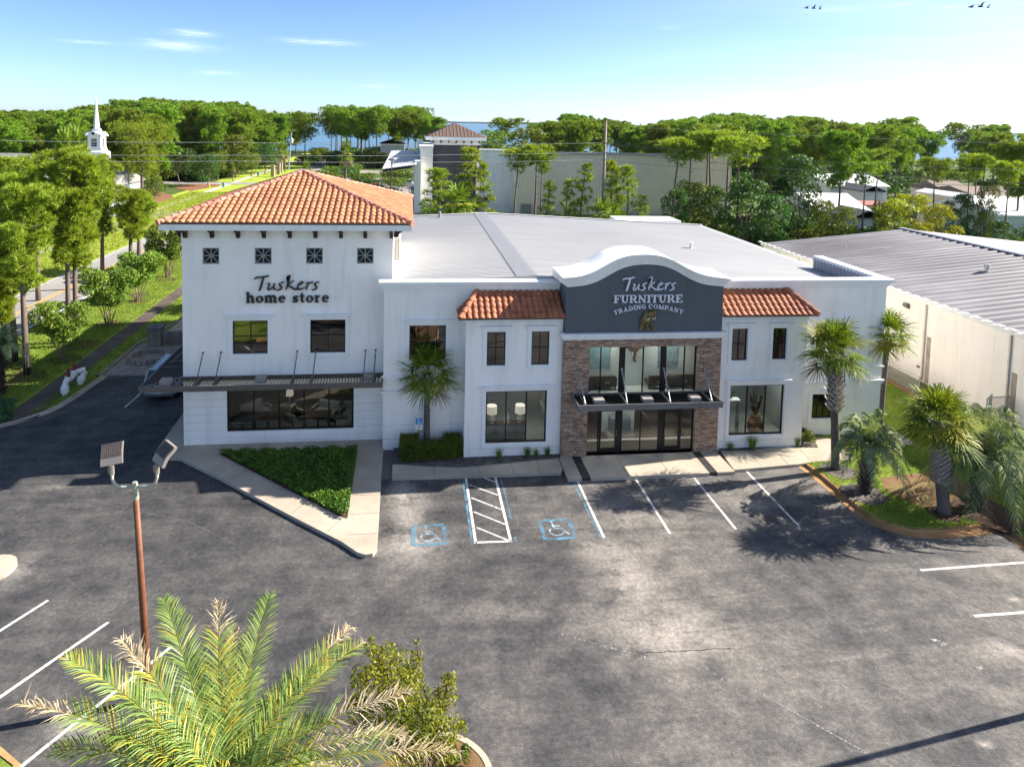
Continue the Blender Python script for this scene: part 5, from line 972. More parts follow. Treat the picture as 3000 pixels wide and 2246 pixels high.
def pinnate(S, B, tip, sag, n, ll, w, R, dry=1.1, V_=.55, droop=.25, thr=.03, matl=0, curl=.0):
    """feather frond from B to tip, arching by sag upwards"""
    B, tip = np.array(B, float), np.array(tip, float); L = np.linalg.norm(tip - B); up = np.array([0, 0, 1.]); ctrl = (B * .45 + tip * .55) + up * sag
    def pt(t): return (1 - t) ** 2 * B + 2 * t * (1 - t) * ctrl + t * t * tip
    def tan(t): return unit(2 * (1 - t) * (ctrl - B) + 2 * t * (tip - ctrl))
    ts = np.linspace(0, 1, 14); pl = [pt(t) for t in ts]; side0 = unit(np.cross(tan(.5), up)); S.strip(pl, [thr * (1.25 - t) for t in ts], side0, 1); S.strip(pl, [thr * (1.2 - t) for t in ts], np.cross(side0, tan(.5)), 1)
    for i in range(n):
        t = .10 + .90 * i / n; p = pt(t); T_ = tan(t); sd = unit(np.cross(T_, up)); nn = np.cross(sd, T_); l = ll * (.55 + .45 * math.sin(PI * min(1, t * .9 + .12))) * (1 if t < .85 else 1 - (t - .85) * 3)
        isd = t > dry + R.uniform(-.05, .05)
        for s in (-1, 1):
            v = unit(sd * s * (1.0 if not isd else .8) + T_ * (.75 + .5 * t) + nn * (V_ + R.uniform(-.15, .15)) + R.normal(size=3) * (.06 if not isd else .22)); lx = l * R.uniform(.85, 1.1) * (1 if not isd else .85)
            p1 = p + v * lx * .5; p2 = p + v * lx * .95 + np.array([0, 0, -droop * lx * (1 if not isd else R.uniform(.2, 2.))]) + (R.normal(size=3) * .05 if isd else 0); S.strip([p, p1, p2], [w * .8, w, .004], T_ + R.normal(size=3) * .25, 2 if isd else (3 if R.rand() < (.05 + curl * (.25 + 1.1 * t)) else matl))
def pindo(label, base, top, seed, n=24, L=1.7, group=None, drop=1.0, rt=.24):
    t = thing('pindo_palm', label, 'palm tree', base, group); mb = MB(); palm_trunk(mb, base, top, rt, rt * .8, 8); boots(mb, base, top, rt * .85, 60, .22); mb.build('trunk', PINB, t)
    R = np.random.RandomState(seed); S = Strips()
    for i in range(n):
        f = i / n; az = 2.399 * i + R.uniform(-.2, .2); hr = (.35 + .65 * f ** .6) * L * R.uniform(.85, 1.1); dz = L * (.85 - 1.55 * f * drop + R.uniform(-.1, .1)); pinnate(S, (0, 0, 0), (math.cos(az) * hr, math.sin(az) * hr, dz), L * (.55 + .3 * f), 46, L * .30, .045, R, 1.2 if i < n - 2 else .5, .35, .35, .03)
    o = linkmesh('crown', S.mesh('crown'), [PINDO, PINDO, PALMD, PALMY], t, loc=tuple(np.array(top) - np.array(base))); return t

# ------------------------------------------------------------------ palms in the corner lawn and by the walls
def at(x, y, z=.13): g = G(x, y, z); return (g[0], g[1], z)
def top_at(x, y, Y): return WY(x, y, Y)
b = at(1250, 1318, .16); tp = top_at(1252, 1100, b[1] - .0)
sabal('fan_palm', 'fan palm with green crown growing from the clipped hedge beside the blue sign', b, tp, 3, 40, 1.0, .95, (.84, 1.0, 40, .17, .26), .16, .13, dead=2)
b = at(2448, 1372); tp = top_at(2443, 1030, b[1] - .1)
sabal('fan_palm', 'tall fan palm with shaggy upper trunk in front of the lower right window', b, tp, 5, 40, 1.12, 1.0, (.50, .96, 120, .22, .30), .19, .16, [(.9, -.4, -.15, .22), (-.6, -.7, .45, .18), (-.05, -.8, .55, .1)], dead=2)
b = at(2575, 1262); tp = top_at(2600, 985, b[1])
sabal('fan_palm', 'slim fan palm with bare dark trunk at the right corner of the store', b, tp, 8, 34, 1.05, .85, (.86, 1.0, 50, .18, .3), .15, .14, [(.5, -.5, -.1, .2), (-.7, -.5, .2, .14)], dead=2)
b = at(2765, 1503); tp = top_at(2750, 1235, b[1])
sabal('fan_palm', 'stout fan palm with leaf-base covered trunk near the curved kerb', b, tp, 12, 48, 1.05, .95, (.34, .98, 230, .25, .22), .235, .24, [(.3, -.6, -.3, .3), (.8, -.4, -.1, .28), (.1, -.7, -.15, .2)], dead=3)
b = at(2533, 1440); pindo('blue-green feather palm with short dark trunk between two fan palms', b, top_at(2545, 1325, b[1]), 4, 34, 1.85)
b = at(2860, 1488); pindo('large drooping feather palm at the right edge of the picture', b, top_at(2880, 1360, b[1]), 7, 42, 2.7, drop=1.15, rt=.27)
# palms west of the tower
b = (*G(545, 905, .1), .1); pindo('dark feather palm half hidden behind the tower wall', (-14.3, 59.5, .6), (-14.3, 59.5, 2.0), 21, 30, 2.6)
b = (-22.6, 40.2, .05); pindo('feather palm cut by the left edge of the picture', (-23.3, 41.2, .05), (-23.3, 41.2, 2.6), 23, 26, 1.6)

# ------------------------------------------------------------------ foreground feather palm, one frond per part
FGC = np.array(WY(645, 2310, 13.2)); fb = (FGC[0] - .1, FGC[1] + .1, .13)
PHX = leafmat('feather_palm_leaflets', [(.08, .15, .035), (.19, .29, .06), (.38, .46, .14)], .35, .4, 0); PHXR = leafmat('frond_rib', [(.30, .30, .05), (.42, .38, .08)], .2, .5, 0); PHXD = leafmat('dry_leaflets', [(.28, .19, .10), (.46, .36, .22), (.60, .53, .42)], .2, .8, 0); PHXY = leafmat('yellow_leaflets', [(.30, .30, .03), (.50, .42, .05)], .35, .45, 0)
pf = thing('feather_palm', 'big feather palm with drying frond tips in the lower left foreground', 'palm tree', fb); mb = MB(); palm_trunk(mb, fb, FGC - np.array([0, 0, .15]), .24, .22, 10); boots(mb, (fb[0], fb[1], .2), FGC, .2, 90, .25); mb.build('trunk', PINB, pf)
def tipat(px, py, L, far=True):
    best = None
    for Y in np.linspace(FGC[1] - 1.5, FGC[1] + 4.2, 160):
        p = np.array(WY(px, py, Y)); e = abs(np.linalg.norm(p - FGC) - L)
        if best is None or e < best[0] - 1e-4 or (far and e < .04 and best[0] < .06): best = (e, p)
    return best[1]
FR = [((480, 1752), 3.9, .4, 1.2, 0), ((640, 1760), 4.0, .4, .72, .5), ((790, 1738), 4.1, .35, 1.2, 0), ((1028, 1838), 4.2, .5, .80, .25), ((1066, 1878), 4.1, .55, .93, .2), ((353, 1872), 3.5, .5, .68, .35), ((690, 1840), 3.4, .5, .80, .3), ((188, 1925), 3.6, .6, 1.0, .3), ((62, 2062), 3.6, .6, .72, .2),
      ((1205, 2025), 3.9, .6, .55, .3), ((1190, 2150), 3.5, .6, .42, .3), ((1345, 2205), 4.2, .7, .62, .2), ((352, 2010), 2.9, .5, .82, .2), ((430, 2120), 2.6, .7, 1.2, .2), ((860, 2020), 3.0, .8, 1.2, .1), ((560, 1930), 3.2, .6, 1.2, 0), ((740, 1960), 3.2, .6, 1.2, 0), ((940, 1950), 3.5, .6, 1.2, .1), ((150, 2200), 3.3, .6, 1.0, .2), ((250, 2290), 3.0, .6, 1.2, 0),
      ((980, 2110), 3.2, .7, .9, .1), ((1050, 2260), 3.2, .6, .6, .2), ((840, 2150), 2.6, .8, 1.2, 0), ((520, 2080), 2.6, .7, 1.2, 0), ((640, 2040), 2.7, .7, 1.2, 0), ((400, 2330), 2.8, .5, 1.2, 0), ((900, 2360), 2.8, .5, 1.2, 0), ((640, 2500), 2.4, .6, 1.2, 0), ((310, 2160), 3.0, .6, 1.0, .1), ((760, 2100), 2.5, .8, 1.2, 0)]
NR2 = np.random.RandomState(31)
for i, ((px, py), L, sag, dry, yl) in enumerate(FR):
    S = Strips(); tp = tipat(px, py, L); pinnate(S, (0, 0, 0), tp - FGC, sag, 84, .70 if L > 3 else .58, .031, NR2, dry, .45, .18, .05, 0, yl); o = linkmesh('frond', S.mesh('frond'), [PHX, PHXR, PHXD, PHXY], pf, loc=tuple(FGC - np.array(fb)))
    if dry < .5: o['label'] = 'withered brown and white frond'
# autumn-tinted crepe myrtle beside it
def px_tree(name, label, cat, base, lobes_px, n, size, mat, stems=5, bark=None, tr=.05, group=None, seed=1):
    """tree whose clumps sit at given picture places, each with its own distance"""
    t = thing(name, label, cat, base, group); L = [(*[a - c for a, c in zip(WY(x, y, Y), base)], r, r * .85) for x, y, Y, r in lobes_px]; mb = MB(); B = np.array(base)
    for i, l in enumerate(L):
        p = np.array(l[:3]) + B; o = np.array([.12 * math.cos(i * 2.4), .12 * math.sin(i * 2.4), 0]); mb.tube([B + o - (0, 0, .1), B + o * 2 + (p - B) * np.array([.25, .25, .45]), p * .85 + (B + (p - B) * .6) * .15, p], [tr, tr * .75, tr * .4, tr * .15], 6, cap=False)
    mb.build('trunk', bark or BARKM, t, smooth=True); R = np.random.RandomState(seed); P, u = lobe_pts(R, L, n, .25, .2); V, F = leaves(R, P, size, u); linkmesh('crown', np_mesh('crown', V, F), mat, t); return t
px_tree('crepe_myrtle', 'orange-green crepe myrtle beside the big feather palm on the kerbed island', 'tree', (*G(1235, 2262, .13), .13),
        [(1140, 1945, 15.6, .5), (1090, 1905, 15.6, .22), (1085, 2000, 15.2, .5), (1200, 1990, 15.8, .45), (1220, 1925, 16, .2), (1130, 2080, 15.0, .65), (1230, 2090, 15.4, .6), (1300, 2040, 16, .35), (1315, 1990, 16.1, .22), (1290, 2140, 15.5, .5), (1350, 2130, 16, .22), (1200, 2180, 15., .6), (1060, 2080, 14.8, .4), (1300, 2200, 15.2, .35), (1180, 2020, 14.8, .45), (1088, 1870, 15.7, .1), (1222, 1880, 16, .1)], 9000, .085, MYRTO, seed=3)
for c, r in (((1290, 2225), .4), ((1345, 2245), .3)):
    s = shrub(33, r, .45, 900, .06, LEAFM); g = G(*c); place(s, (g[0], g[1], .1), name='shrub', label='low green shrub inside the island kerb beneath the crepe myrtle', group='island shrubs', cat='shrub')
# ------------------------------------------------------------------ beds beside the store
def stuff(name, V, F, mat): return tag(linkmesh(name, np_mesh(name, V, F), mat), kind='stuff')
def in_poly(P, poly):
    x, y = P[:, 0], P[:, 1]; c = np.zeros(len(P), bool); n = len(poly)
    for i in range(n):
        x1, y1 = poly[i]; x2, y2 = poly[(i + 1) % n]
        if y1 == y2: continue
        c ^= ((y1 > y) != (y2 > y)) & (x < (x2 - x1) * (y - y1) / (y2 - y1) + x1)
    return c
def scatter(poly, n, R):
    a = np.array(poly); P = R.uniform(a.min(0), a.max(0), (n, 2)); return P[in_poly(P, poly)]
IVY = leafmat('ground_cover_leaves', [(.03, .085, .012), (.075, .17, .018), (.18, .30, .03)], .3, .45, 0)
R = np.random.RandomState(2); tri = [(-8.95, 32.88), (-2.35, 32.8), (-2.32, 27.0), (-2.75, 27.25)]
P = scatter(tri, 46000, R); P3 = np.column_stack([P, .17 + .13 * np.abs(np.sin(P[:, 0] * 3.1 + np.sin(P[:, 1] * 2.3))) + R.uniform(0, .14, len(P))]); V, F = leaves(R, P3, .11, None, .4); stuff('ground_cover', V, F, IVY)
flat('mulch_bed', tri, WZ + .02, MULCH)
def box_hedge(x0, x1, y0, y1, z0, z1, n, size, R):
    u = R.uniform(0, 1, (n, 3)) ; f = R.randint(0, 4, n); u[f == 0, 2] = 1; u[f == 1, 1] = 0; u[f == 2, 0] = R.choice([0., 1.], (f == 2).sum()); u[f == 3, 2] = 1
    return np.array([x0, y0, z0]) + u * np.array([x1 - x0, y1 - y0, z1 - z0]) + R.normal(size=(n, 3)) * .045
hd = thing('hedge', 'clipped box hedge round the foot of the fan palm at the wall', 'hedge', (1.0, 31.9, .16)); b0 = np.array([1., 31.9, .16])
C = np.concatenate([box_hedge(-.25, .55, 31.45, 32.4, .2, 1.05, 5200, .06, R), box_hedge(.5, 2.3, 31.5, 32.35, .2, .78, 6500, .06, R), box_hedge(1.85, 2.62, 31.7, 32.5, .2, .98, 4200, .06, R)]) - b0
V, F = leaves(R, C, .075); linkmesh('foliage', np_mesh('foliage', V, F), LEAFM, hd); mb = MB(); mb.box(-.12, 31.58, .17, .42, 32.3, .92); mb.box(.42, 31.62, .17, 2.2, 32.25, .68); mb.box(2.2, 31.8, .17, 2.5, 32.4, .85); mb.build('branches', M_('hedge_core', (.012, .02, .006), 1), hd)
def grass_clump(label, base, h, n, seed, mat, sp=.22):
    R = np.random.RandomState(seed); S = Strips()
    for i in range(n):
        a = R.uniform(0, 6.28); r = R.uniform(0, sp * .5); p = np.array([math.cos(a) * r, math.sin(a) * r, 0]); o = np.array([math.cos(a), math.sin(a), 0]) * R.uniform(.1, .5) * h; L = h * R.uniform(.6, 1.1); S.strip([p, p + o * .35 + (0, 0, L * .6), p + o + (0, 0, L * .95)], [.02, .022, .003], (-math.sin(a), math.cos(a), .2))
    o = linkmesh('grass_clump', S.mesh('grass_clump'), mat, None, loc=base); return tag(o, label, 'plant', 'tufts along the foot of the store wall')
LIR = leafmat('lily_blades', [(.05, .12, .02), (.13, .24, .03), (.25, .36, .05)], .3, .4, 0)
for i, (x, y, h, n, lb) in enumerate(((1462, 1343, .50, 80, 'spiky green tuft under the left part of the big left window'), (1545, 1338, .5, 90, 'green tuft in the mulch under the right part of the big left window'), (1572, 1337, .42, 50, 'thin green tuft between two others beneath the big left window'), (1604, 1332, .52, 60, 'narrow green tuft beside the left stone pier'), (2140, 1317, .42, 70, 'sparse green tuft just right of the stone entrance'), (2203, 1317, .75, 130, 'tall yellow-green grass tuft under the big right window'), (2308, 1302, .22, 24, 'tiny green tuft near the right bay corner'), (2335, 1303, .5, 110, 'bright green tuft at the foot of the right bay corner'))):
    g = G(x, y, .18); grass_clump(lb, (g[0], g[1], .17), h, n, i, LIR)
for x, y, r, h, lb in ((2362, 1300, .42, .75, 'rounded green bush at the right bay corner'), (2350, 1282, .3, .55, 'small dark bush tucked behind the rounded bush'), (2420, 1262, .36, .5, 'low dark bush below the lower right window'), (2530, 1250, .5, .6, 'low bush by the right corner of the store')):
    g = G(x, y, .15); s = shrub(int(x), r, h, 1500, .07, LEAFM if h > .6 else LEAFD); place(s, (g[0], g[1], .15), name='shrub', label=lb, cat='shrub')
# lawn blades along the corner lawn edges (real tufts so the edge is ragged)
isl = ISL[:] + [(30, 21.4), (34, 30), (33, 40), (25.4, 46), (25.4, 33), (19.3, 33.4)]
P = scatter(isl, 90000, R); ok = np.ones(len(P), bool)
for c, r, _ in RINGS: g = G(*c, .13); ok &= np.hypot(P[:, 0] - g[0], P[:, 1] - g[1]) > r * 1.0
soil = gp([(2580, 1400), (2640, 1390), (2720, 1385), (2800, 1390), (2860, 1440), (2860, 1490), (2700, 1484), (2640, 1462), (2590, 1430)], .13); ok &= ~in_poly(P, soil)
wk = gp([(2565, 1224), (2600, 1248), (2686, 1301), (2648, 1304), (2570, 1262), (2500, 1245), (2500, 1232)], WZ); ok &= ~in_poly(P, wk)
wk2 = [(15.4, 29.5), (18.9, 29.9)] + gp([(2400, 1351), (2503, 1345), (2475, 1320), (2450, 1295), (2420, 1280), (2383, 1284)], WZ) + [(19, 33), (15, 33)]; ok &= ~in_poly(P, wk2); ok &= ~((P[:, 1] > 31.9) & (P[:, 0] < 25.1)); P = P[ok]
P3 = np.column_stack([P, np.full(len(P), .15)]); GRB = leafmat('lawn_blades', [(.11, .18, .02), (.20, .29, .03), (.34, .38, .05)], .35, .6, 0); V, F = tufts(R, P3, 2, .085, .02, None, 1.2); stuff('grass', V, F, GRB)
P = scatter([(-28, 40), (-21.5, 40), (-21.5, 84), (-28, 84)], 26000, R); P2 = scatter([(-20.2, 37.6), (-18.9, 40.5), (-18.9, 50), (-16.5, 60), (-16.5, 84), (-20.2, 84)], 14000, R); P = np.concatenate([P, P2]); P3 = np.column_stack([P, np.full(len(P), .04)]); V, F = tufts(R, P3, 2, .14, .035, None, 1.); stuff('grass', V, F, GRB)
P = scatter([(-46, 62), (-34.9, 62), (-34.9, 150), (-46, 150)], 20000, R); P3 = np.column_stack([P, np.full(len(P), .02)]); V, F = tufts(R, P3, 2, .3, .08, None, .8); stuff('grass', V, F, leafmat('verge_blades', [(.18, .25, .025), (.30, .37, .04), (.42, .43, .08)], .3, .7, 0))
# hedge of ground cover at the left edge
P = scatter([(-30, 33.5), (-21.2, 36.9), (-20.6, 37.5), (-21.5, 39.5), (-24, 41.0), (-30, 40.5)], 16000, R); P3 = np.column_stack([P, .1 + .35 * np.abs(np.sin(P[:, 0] * 1.7) * np.cos(P[:, 1] * 1.3)) + R.uniform(0, .2, len(P))]); V, F = leaves(R, P3, .17); stuff('ground_cover', V, F, leafmat('juniper_leaves', [(.02, .07, .03), (.05, .13, .05), (.09, .19, .07)], .3, .5, 0))

# ------------------------------------------------------------------ street side trees
MY1 = [broad(40 + i, 3.9, 1.75, 18, 7000, .19, MYRT, 'crepe_myrtle', 6, .05, .38, BARKM, True) for i in range(2)]
for i, (x, y, sc, lb) in enumerate(((190, 1056, 1.0, 'crepe myrtle on a mulch ring nearest the white pipes'), (318, 952, 1.12, 'crepe myrtle second along the brown path from the white pipes'), (403, 884, 1.12, 'crepe myrtle third along the brown path from the white pipes'), (492, 812, 1.3, 'golden-green crepe myrtle just left of the tower wall'))):
    g = G(x, y); place(MY1[i % 2], (g[0], g[1], .04), i * 1.3, sc, lb, name='crepe_myrtle', cat='tree')
def near_pine(seed, base, H, cb, R0, label, nl=16, nt=1300, tr=.2, burnt=0.0, mat=None, lean=.02):
    p = pine(seed, H, cb, R0, nl, int(nt * .42), 24, .34, .042, mat or NEEDY, tr, lean=lean, fine=True); o = place(p, base, seed * .7, 1, label, name='pine_tree', cat='tree'); BASE[o.name] = np.zeros(3)
    if burnt:
        mb = MB(); mb.tube([(0, 0, -.1), (0, 0, burnt * .6), (0.01, 0, burnt)], [tr * 1.08, tr * 1.03, tr * .98], 10); k = mb.build('charred_bark', BARKD, None, smooth=True); k.parent = o; BASE[k.name] = np.zeros(3)
    return o
def gz(x, y): g = G(x, y); return (g[0], g[1], 0)
def hgt(x, y, base): return WY(x, y, base[1])[2]
for sd, bx_, ty, cb, R0, lb, bn in ((51, (78, 1100), 540, .46, 2.2, 'leaning pine with pale trunk and black charred foot nearest the lot', 2.1), (52, (44, 1060), 595, .5, 1.8, 'pine with charred foot just behind the leaning pine at the left', 1.2), (53, (204, 1015), 440, .44, 2.7, 'big bushy pine, left trunk of the pair behind the nearest crepe myrtle', 0), (54, (225, 1003), 480, .46, 2.4, 'pine, right trunk of the pair behind the nearest crepe myrtle', 0), (55, (385, 800), 555, .42, 2.1, 'pine with thick trunk beyond the second crepe myrtle', 0), (56, (408, 790), 570, .45, 1.9, 'slim pine right of the thick trunk by the road', 0)):
    b = gz(*bx_); near_pine(sd, b, hgt(bx_[0], ty, b), cb, R0, lb, 18 if R0 > 2 else 14, 5200 if R0 > 2.3 else 2800, .19 if b[1] < 60 else .24, bn)
for sd, x, Y, ty, R0, lb in ((63, 250, 66, 455, 2.4, 'pine filling the gap right of the bushy pair'), (57, -10, 52, 500, 2.2, 'pine crown cut by the left edge above the road'), (58, 5, 46, 690, 1.3, 'low pine crown at the left edge beside the road'), (59, 110, 62, 450, 2.4, 'pine behind the leaning pine, crown reaching the church house'), (60, 30, 66, 455, 2.4, 'broad pine at the far left beyond the road'), (66, 300, 74, 470, 2.2, 'round-crowned pine right of the big bushy pine')):
    p = WY(x, 800, Y); near_pine(sd, (p[0], Y, 0), hgt(x, ty, (0, Y)), .36, R0, lb, 16, 3600, .2)
b = gz(417, 605); near_pine(61, b, hgt(430, 368, b), .42, 5.2, 'wide-limbed pine across the road above the pine-straw bed', 24, 5200, .34)
PF = [pine(70 + i, 15, .48 + .04 * (i % 3), 3.9 + .35 * (i % 4), 15 + i % 3, 1700, 12, .55, .11, NEED, .19, flatness=.62, fine=i % 2 == 0) for i in range(5)]; PD = [pine(80 + i, 15, .25, 4.3, 19, 2200, 12, .60, .13, NEED, .22, flatness=.75, fine=True) for i in range(3)]
PU = [pine(90 + i, 12, .74, 2.1, 9, 330, 12, .48, .09, NEEDY if i else NEED, .13, lean=.05) for i in range(3)]   # bare trunk, umbrella head
PY = [pine(95 + i, 8, .16, 1.35, 20, 330, 12, .34, .06, NEEDY, .09, tall=True) for i in range(3)]      # young conical
OK_ = broad(100, 6, 2.6, 14, 2600, .28, LEAFM); OKD = broad(101, 8, 4.2, 16, 3600, .36, LEAFD); OKV = [broad(102 + i, 9, 3.6, 16, 3600, .36, LEAFD if i else LEAFM, 'vine_covered_tree', base=.12) for i in range(2)]; YEL_ = broad(105, 6, 2.3, 13, 2600, .26, LEAFY, 'yellow_shrub', base=.1)
SH = [shrub(110 + i, 2.2, 2.6, 1300, .30, (LEAFM, LEAFD, LEAFY)[i]) for i in range(3)]
b = gz(450, 602); place(OK_, b, .3, hgt(450, 512, b) / 6.2, 'small round oak on the pine-straw bed by the concrete path', name='oak_tree', cat='tree')
b = gz(607, 545); place(OKD, b, .8, .95, 'dark oak beside the side street mulch bed', name='oak_tree', cat='tree'); place(OKD, (b[0] - 8, b[1] + 6, 0), 2.8, 1.05, 'dark spreading oak left of the mulch bed oak', name='oak_tree', cat='tree')
# ------------------------------------------------------------------ the woods: each pine its own object
TOPX = [0, 60, 110, 150, 250, 330, 430, 560, 650, 760, 830, 900, 960, 1050, 1150, 1210, 1262, 1270, 1560, 1575, 1640, 1700, 1790, 1870, 1950, 2050, 2150, 2250, 2340, 2400, 2470, 2515, 2535, 2560, 2690, 2780, 2850, 2900, 3000, 3300]
TOPY = [322, 316, 345, 320, 313, 300, 290, 297, 296, 322, 335, 325, 322, 318, 312, 316, 340, 345, 350, 340, 336, 340, 352, 362, 352, 347, 336, 352, 340, 350, 356, 370, 372, 355, 362, 358, 370, 366, 376, 390]
def pxof(X, Y, Z):
    c = RM @ (np.array([X, Y, Z - CAMZ])); return CX + FPX * c[0] / c[2], CY + FPX * c[1] / c[2]
KEEP = []   # clearings: (x0,x1,y0,y1)
def wood(n, x0, x1, y0, y1, seed, label, group, drop=(0, 45), mind=4.5, avoid=(), protos=PF, maxh=20.5, minh=9):
    R = random.Random(seed); pts = []; tries = 0
    while len(pts) < n and tries < n * 60:
        tries += 1; X, Y = R.uniform(x0, x1), R.uniform(y0, y1)
        if any(a <= X <= b and c <= Y <= d for a, b, c, d in avoid) or any((X - p[0]) ** 2 + (Y - p[1]) ** 2 < mind ** 2 for p in pts): continue
        px, py = pxof(X, Y, 14)
        if px < -150 or px > 3150 or 1267 < px < 1566: continue
        ty = np.interp(px, TOPX, TOPY) + R.uniform(*drop) * (.3 + .7 * R.random()); H = WY(px, ty, Y)[2]
        H = min(maxh * R.uniform(.92, 1.0), H) 
        if H < minh: continue
        pts.append((X, Y)); k = R.randrange(len(protos)); s = H / 15.2; w = s * R.uniform(.9, 1.15) ; place(protos[k], (X, Y, 0), R.uniform(0, 6.28), (w, w, s), label, group, 'pine_tree', 'tree')
    return pts
AV = [(-36, -26, 0, 290), (-46, -40, 60, 200)]
wood(44, -190, -47, 255, 338, 1, 'pine in the dense wood on the left skyline', 'pines of the left skyline wood', (0, 14), 5, AV, PD, 27)
wood(62, -175, -46, 176, 252, 2, 'pine in the dense left wood, in front of the skyline row', 'pines in the middle of the left wood', (18, 62), 4.6, AV, PD, 22)
wood(14, -110, -52, 126, 163, 3, 'pine between the side streets left of the road', 'pines between the two side streets', (45, 95), 4.5, AV + [(-100, -58, 112, 150)], PD)
wood(30, -40, 18, 225, 340, 4, 'tall-stemmed pine by the water left of the grey tower', 'waterside pines left of the grey tower', (0, 30), 5.0, AV + [(-28, 6, 200, 224)], maxh=21)
wood(44, 30, 115, 165, 335, 5, 'pine behind the long beige shed', 'pines behind the beige shed', (0, 50), 5.5, [(4, 24, 150, 340)], PD + PF[:2], 24)
wood(46, 85, 200, 200, 335, 6, 'pine on the right skyline beyond the houses', 'pines of the right skyline wood', (0, 24), 5.5, (), PD + PF, 24)
HAV = [(52, 84, 95, 160), (84, 125, 92, 150)]
wood(36, 60, 175, 140, 198, 7, 'pine standing among the white-roofed houses at the right', 'pines among the right-hand houses', (12, 70), 5, HAV, PD + PF)
wood(9, 62, 110, 84, 100, 8, 'pine on the near edge of the right wood with a bare trunk', 'near pines of the right wood', (20, 90), 5, (), [PU[0], PU[1], PF[0]], 18, 8)
# separate trees one can point at
def spot(pr, x, yb, yt, label, name='pine_tree', h0=15.2, w=1.0, rz=0, cat='tree', Yf=None, group=None):
    if Yf is None: X, Y = G(x, yb)
    else: X, Y = WY(x, 600, Yf)[0], Yf
    H = WY(x, yt, Y)[2]; s = H / h0; return place(pr, (X, Y, 0), rz, (s * w, s * w, s), label, group, name, cat)
spot(PU[0], 1480, 0, 350, 'lone pine against the water right of the grey tower', h0=12, Yf=190, w=1.5); spot(PF[1], 2625, 0, 352, 'umbrella pine with open crown standing clear on the right skyline', Yf=210, w=1.1)
YP = [(1385, 415, 98, 1, 1.2, 'young pine, tallest in front of the dark grey tower'), (1420, 470, 97, 2, .9, 'young pine just right of the one before the grey tower'), (1285, 478, 94, 1, 1.5, 'bushy young pine at the foot of the white wing wall'), (1603, 520, 96, 0, 1.1, 'bright green young pine left of the shed door'), (1658, 513, 98, 1, .8, 'thin young pine, first of the row along the shed wall'), (1702, 470, 97, 2, 1.0, 'young pine midway along the shed wall left of the utility pole'), (1792, 455, 98, 1, .85, 'young pine touching the right side of the utility pole'), (1808, 482, 98, 2, .7, 'slim young pine second right of the utility pole'), (1838, 470, 97, 1, 1.0, 'young pine third right of the utility pole'), (1890, 565, 97, 2, .8, 'small young pine right of the pole group')]
for i, (x, yt, Y, k, w, lb) in enumerate(YP): spot(PY[k], x, 0, yt, lb, h0=8.3, Yf=Y, w=w * 1.15, rz=i)
UP = [(1508, 432, 103, 2, 1.0, 'umbrella-headed pine at the white end of the shed'), (1566, 420, 104, 1, 1.1, 'yellow-green umbrella pine left of the shed middle'), (1585, 445, 100, 0, .9, 'leaning umbrella pine with side branch before the shed'), (1972, 402, 106, 2, 1.1, 'pine with thin bare trunk, leftmost of the five at the shed right end'), (2015, 400, 107, 1, 1.15, 'forked pine second of the five at the shed right end'), (2066, 378, 108, 2, 1.1, 'pine third of the five at the shed right end'), (2082, 366, 112, 0, 1.2, 'taller pine fourth of the five at the shed right end'), (2125, 380, 105, 1, 1.2, 'pine with dark bare trunk at the corner of the shed'), (2160, 395, 96, 2, 1.2, 'pine at the left edge of the vine-covered trees')]
for i, (x, yt, Y, k, w, lb) in enumerate(UP): spot(PU[k], x, 0, yt, lb, h0=12.2, Yf=Y, w=w * 1.1, rz=i * 2)
VP = [(2030, 525, 92, 0, 1.15, 'vine-covered tree at the right end of the shed'), (1985, 545, 90, 1, .8, 'dark vine-draped tree left of its taller neighbour'), (2085, 535, 91, 1, 1.0, 'dark leafy tree hugging the shed corner'), (2190, 515, 86, 1, 1.15, 'broad dark leafy tree behind the store roof corner'), (2260, 560, 84, 1, .9, 'leafy tree left of the climbing-vine pine'), (2345, 440, 90, 1, .75, 'tall vine-clad tree left of the white metal roofs'), (2420, 580, 84, 0, .8, 'leafy bush-like tree in front of the white metal roof'), (2480, 600, 83, 0, .7, 'bright leafy tree before the dark-roofed cottage')]
for i, (x, yt, Y, k, w, lb) in enumerate(VP): spot(OKV[k], x, 0, yt, lb, 'vine_covered_tree', 9.3, Yf=Y, w=w, rz=i)
for i, (x, yt, Y, w, lb) in enumerate(((2625, 575, 82, 1.05, 'yellow-green tree, left of the bright clump behind the neighbouring roof'), (2680, 560, 84, 1.0, 'olive-yellow tree in the middle of the bright clump'), (2755, 590, 80, 1.0, 'bright yellow-green tree, right of the bright clump'), (2705, 645, 77, .9, 'small yellow-green bush in front of the bright clump'))): spot(YEL_, x, 0, yt, lb, 'broadleaf_tree', 6.2, Yf=Y, w=w, rz=i * 1.7)
for i, (x, yt, Y, lb) in enumerate(((2590, 585, 86, 'dark green tree left of the bright yellow-green clump'), (2820, 560, 88, 'dark green tree right of the bright clump'), (2890, 520, 86, 'ivy-wrapped tree trunk before the cream house'), (2935, 640, 74, 'rounded green bush tree before the pale green house'))): spot(OKV[i % 2], x, 0, yt, lb, 'broadleaf_tree', 9.3, Yf=Y, w=.8 if i != 2 else .45, rz=i)
q = random.Random(77)
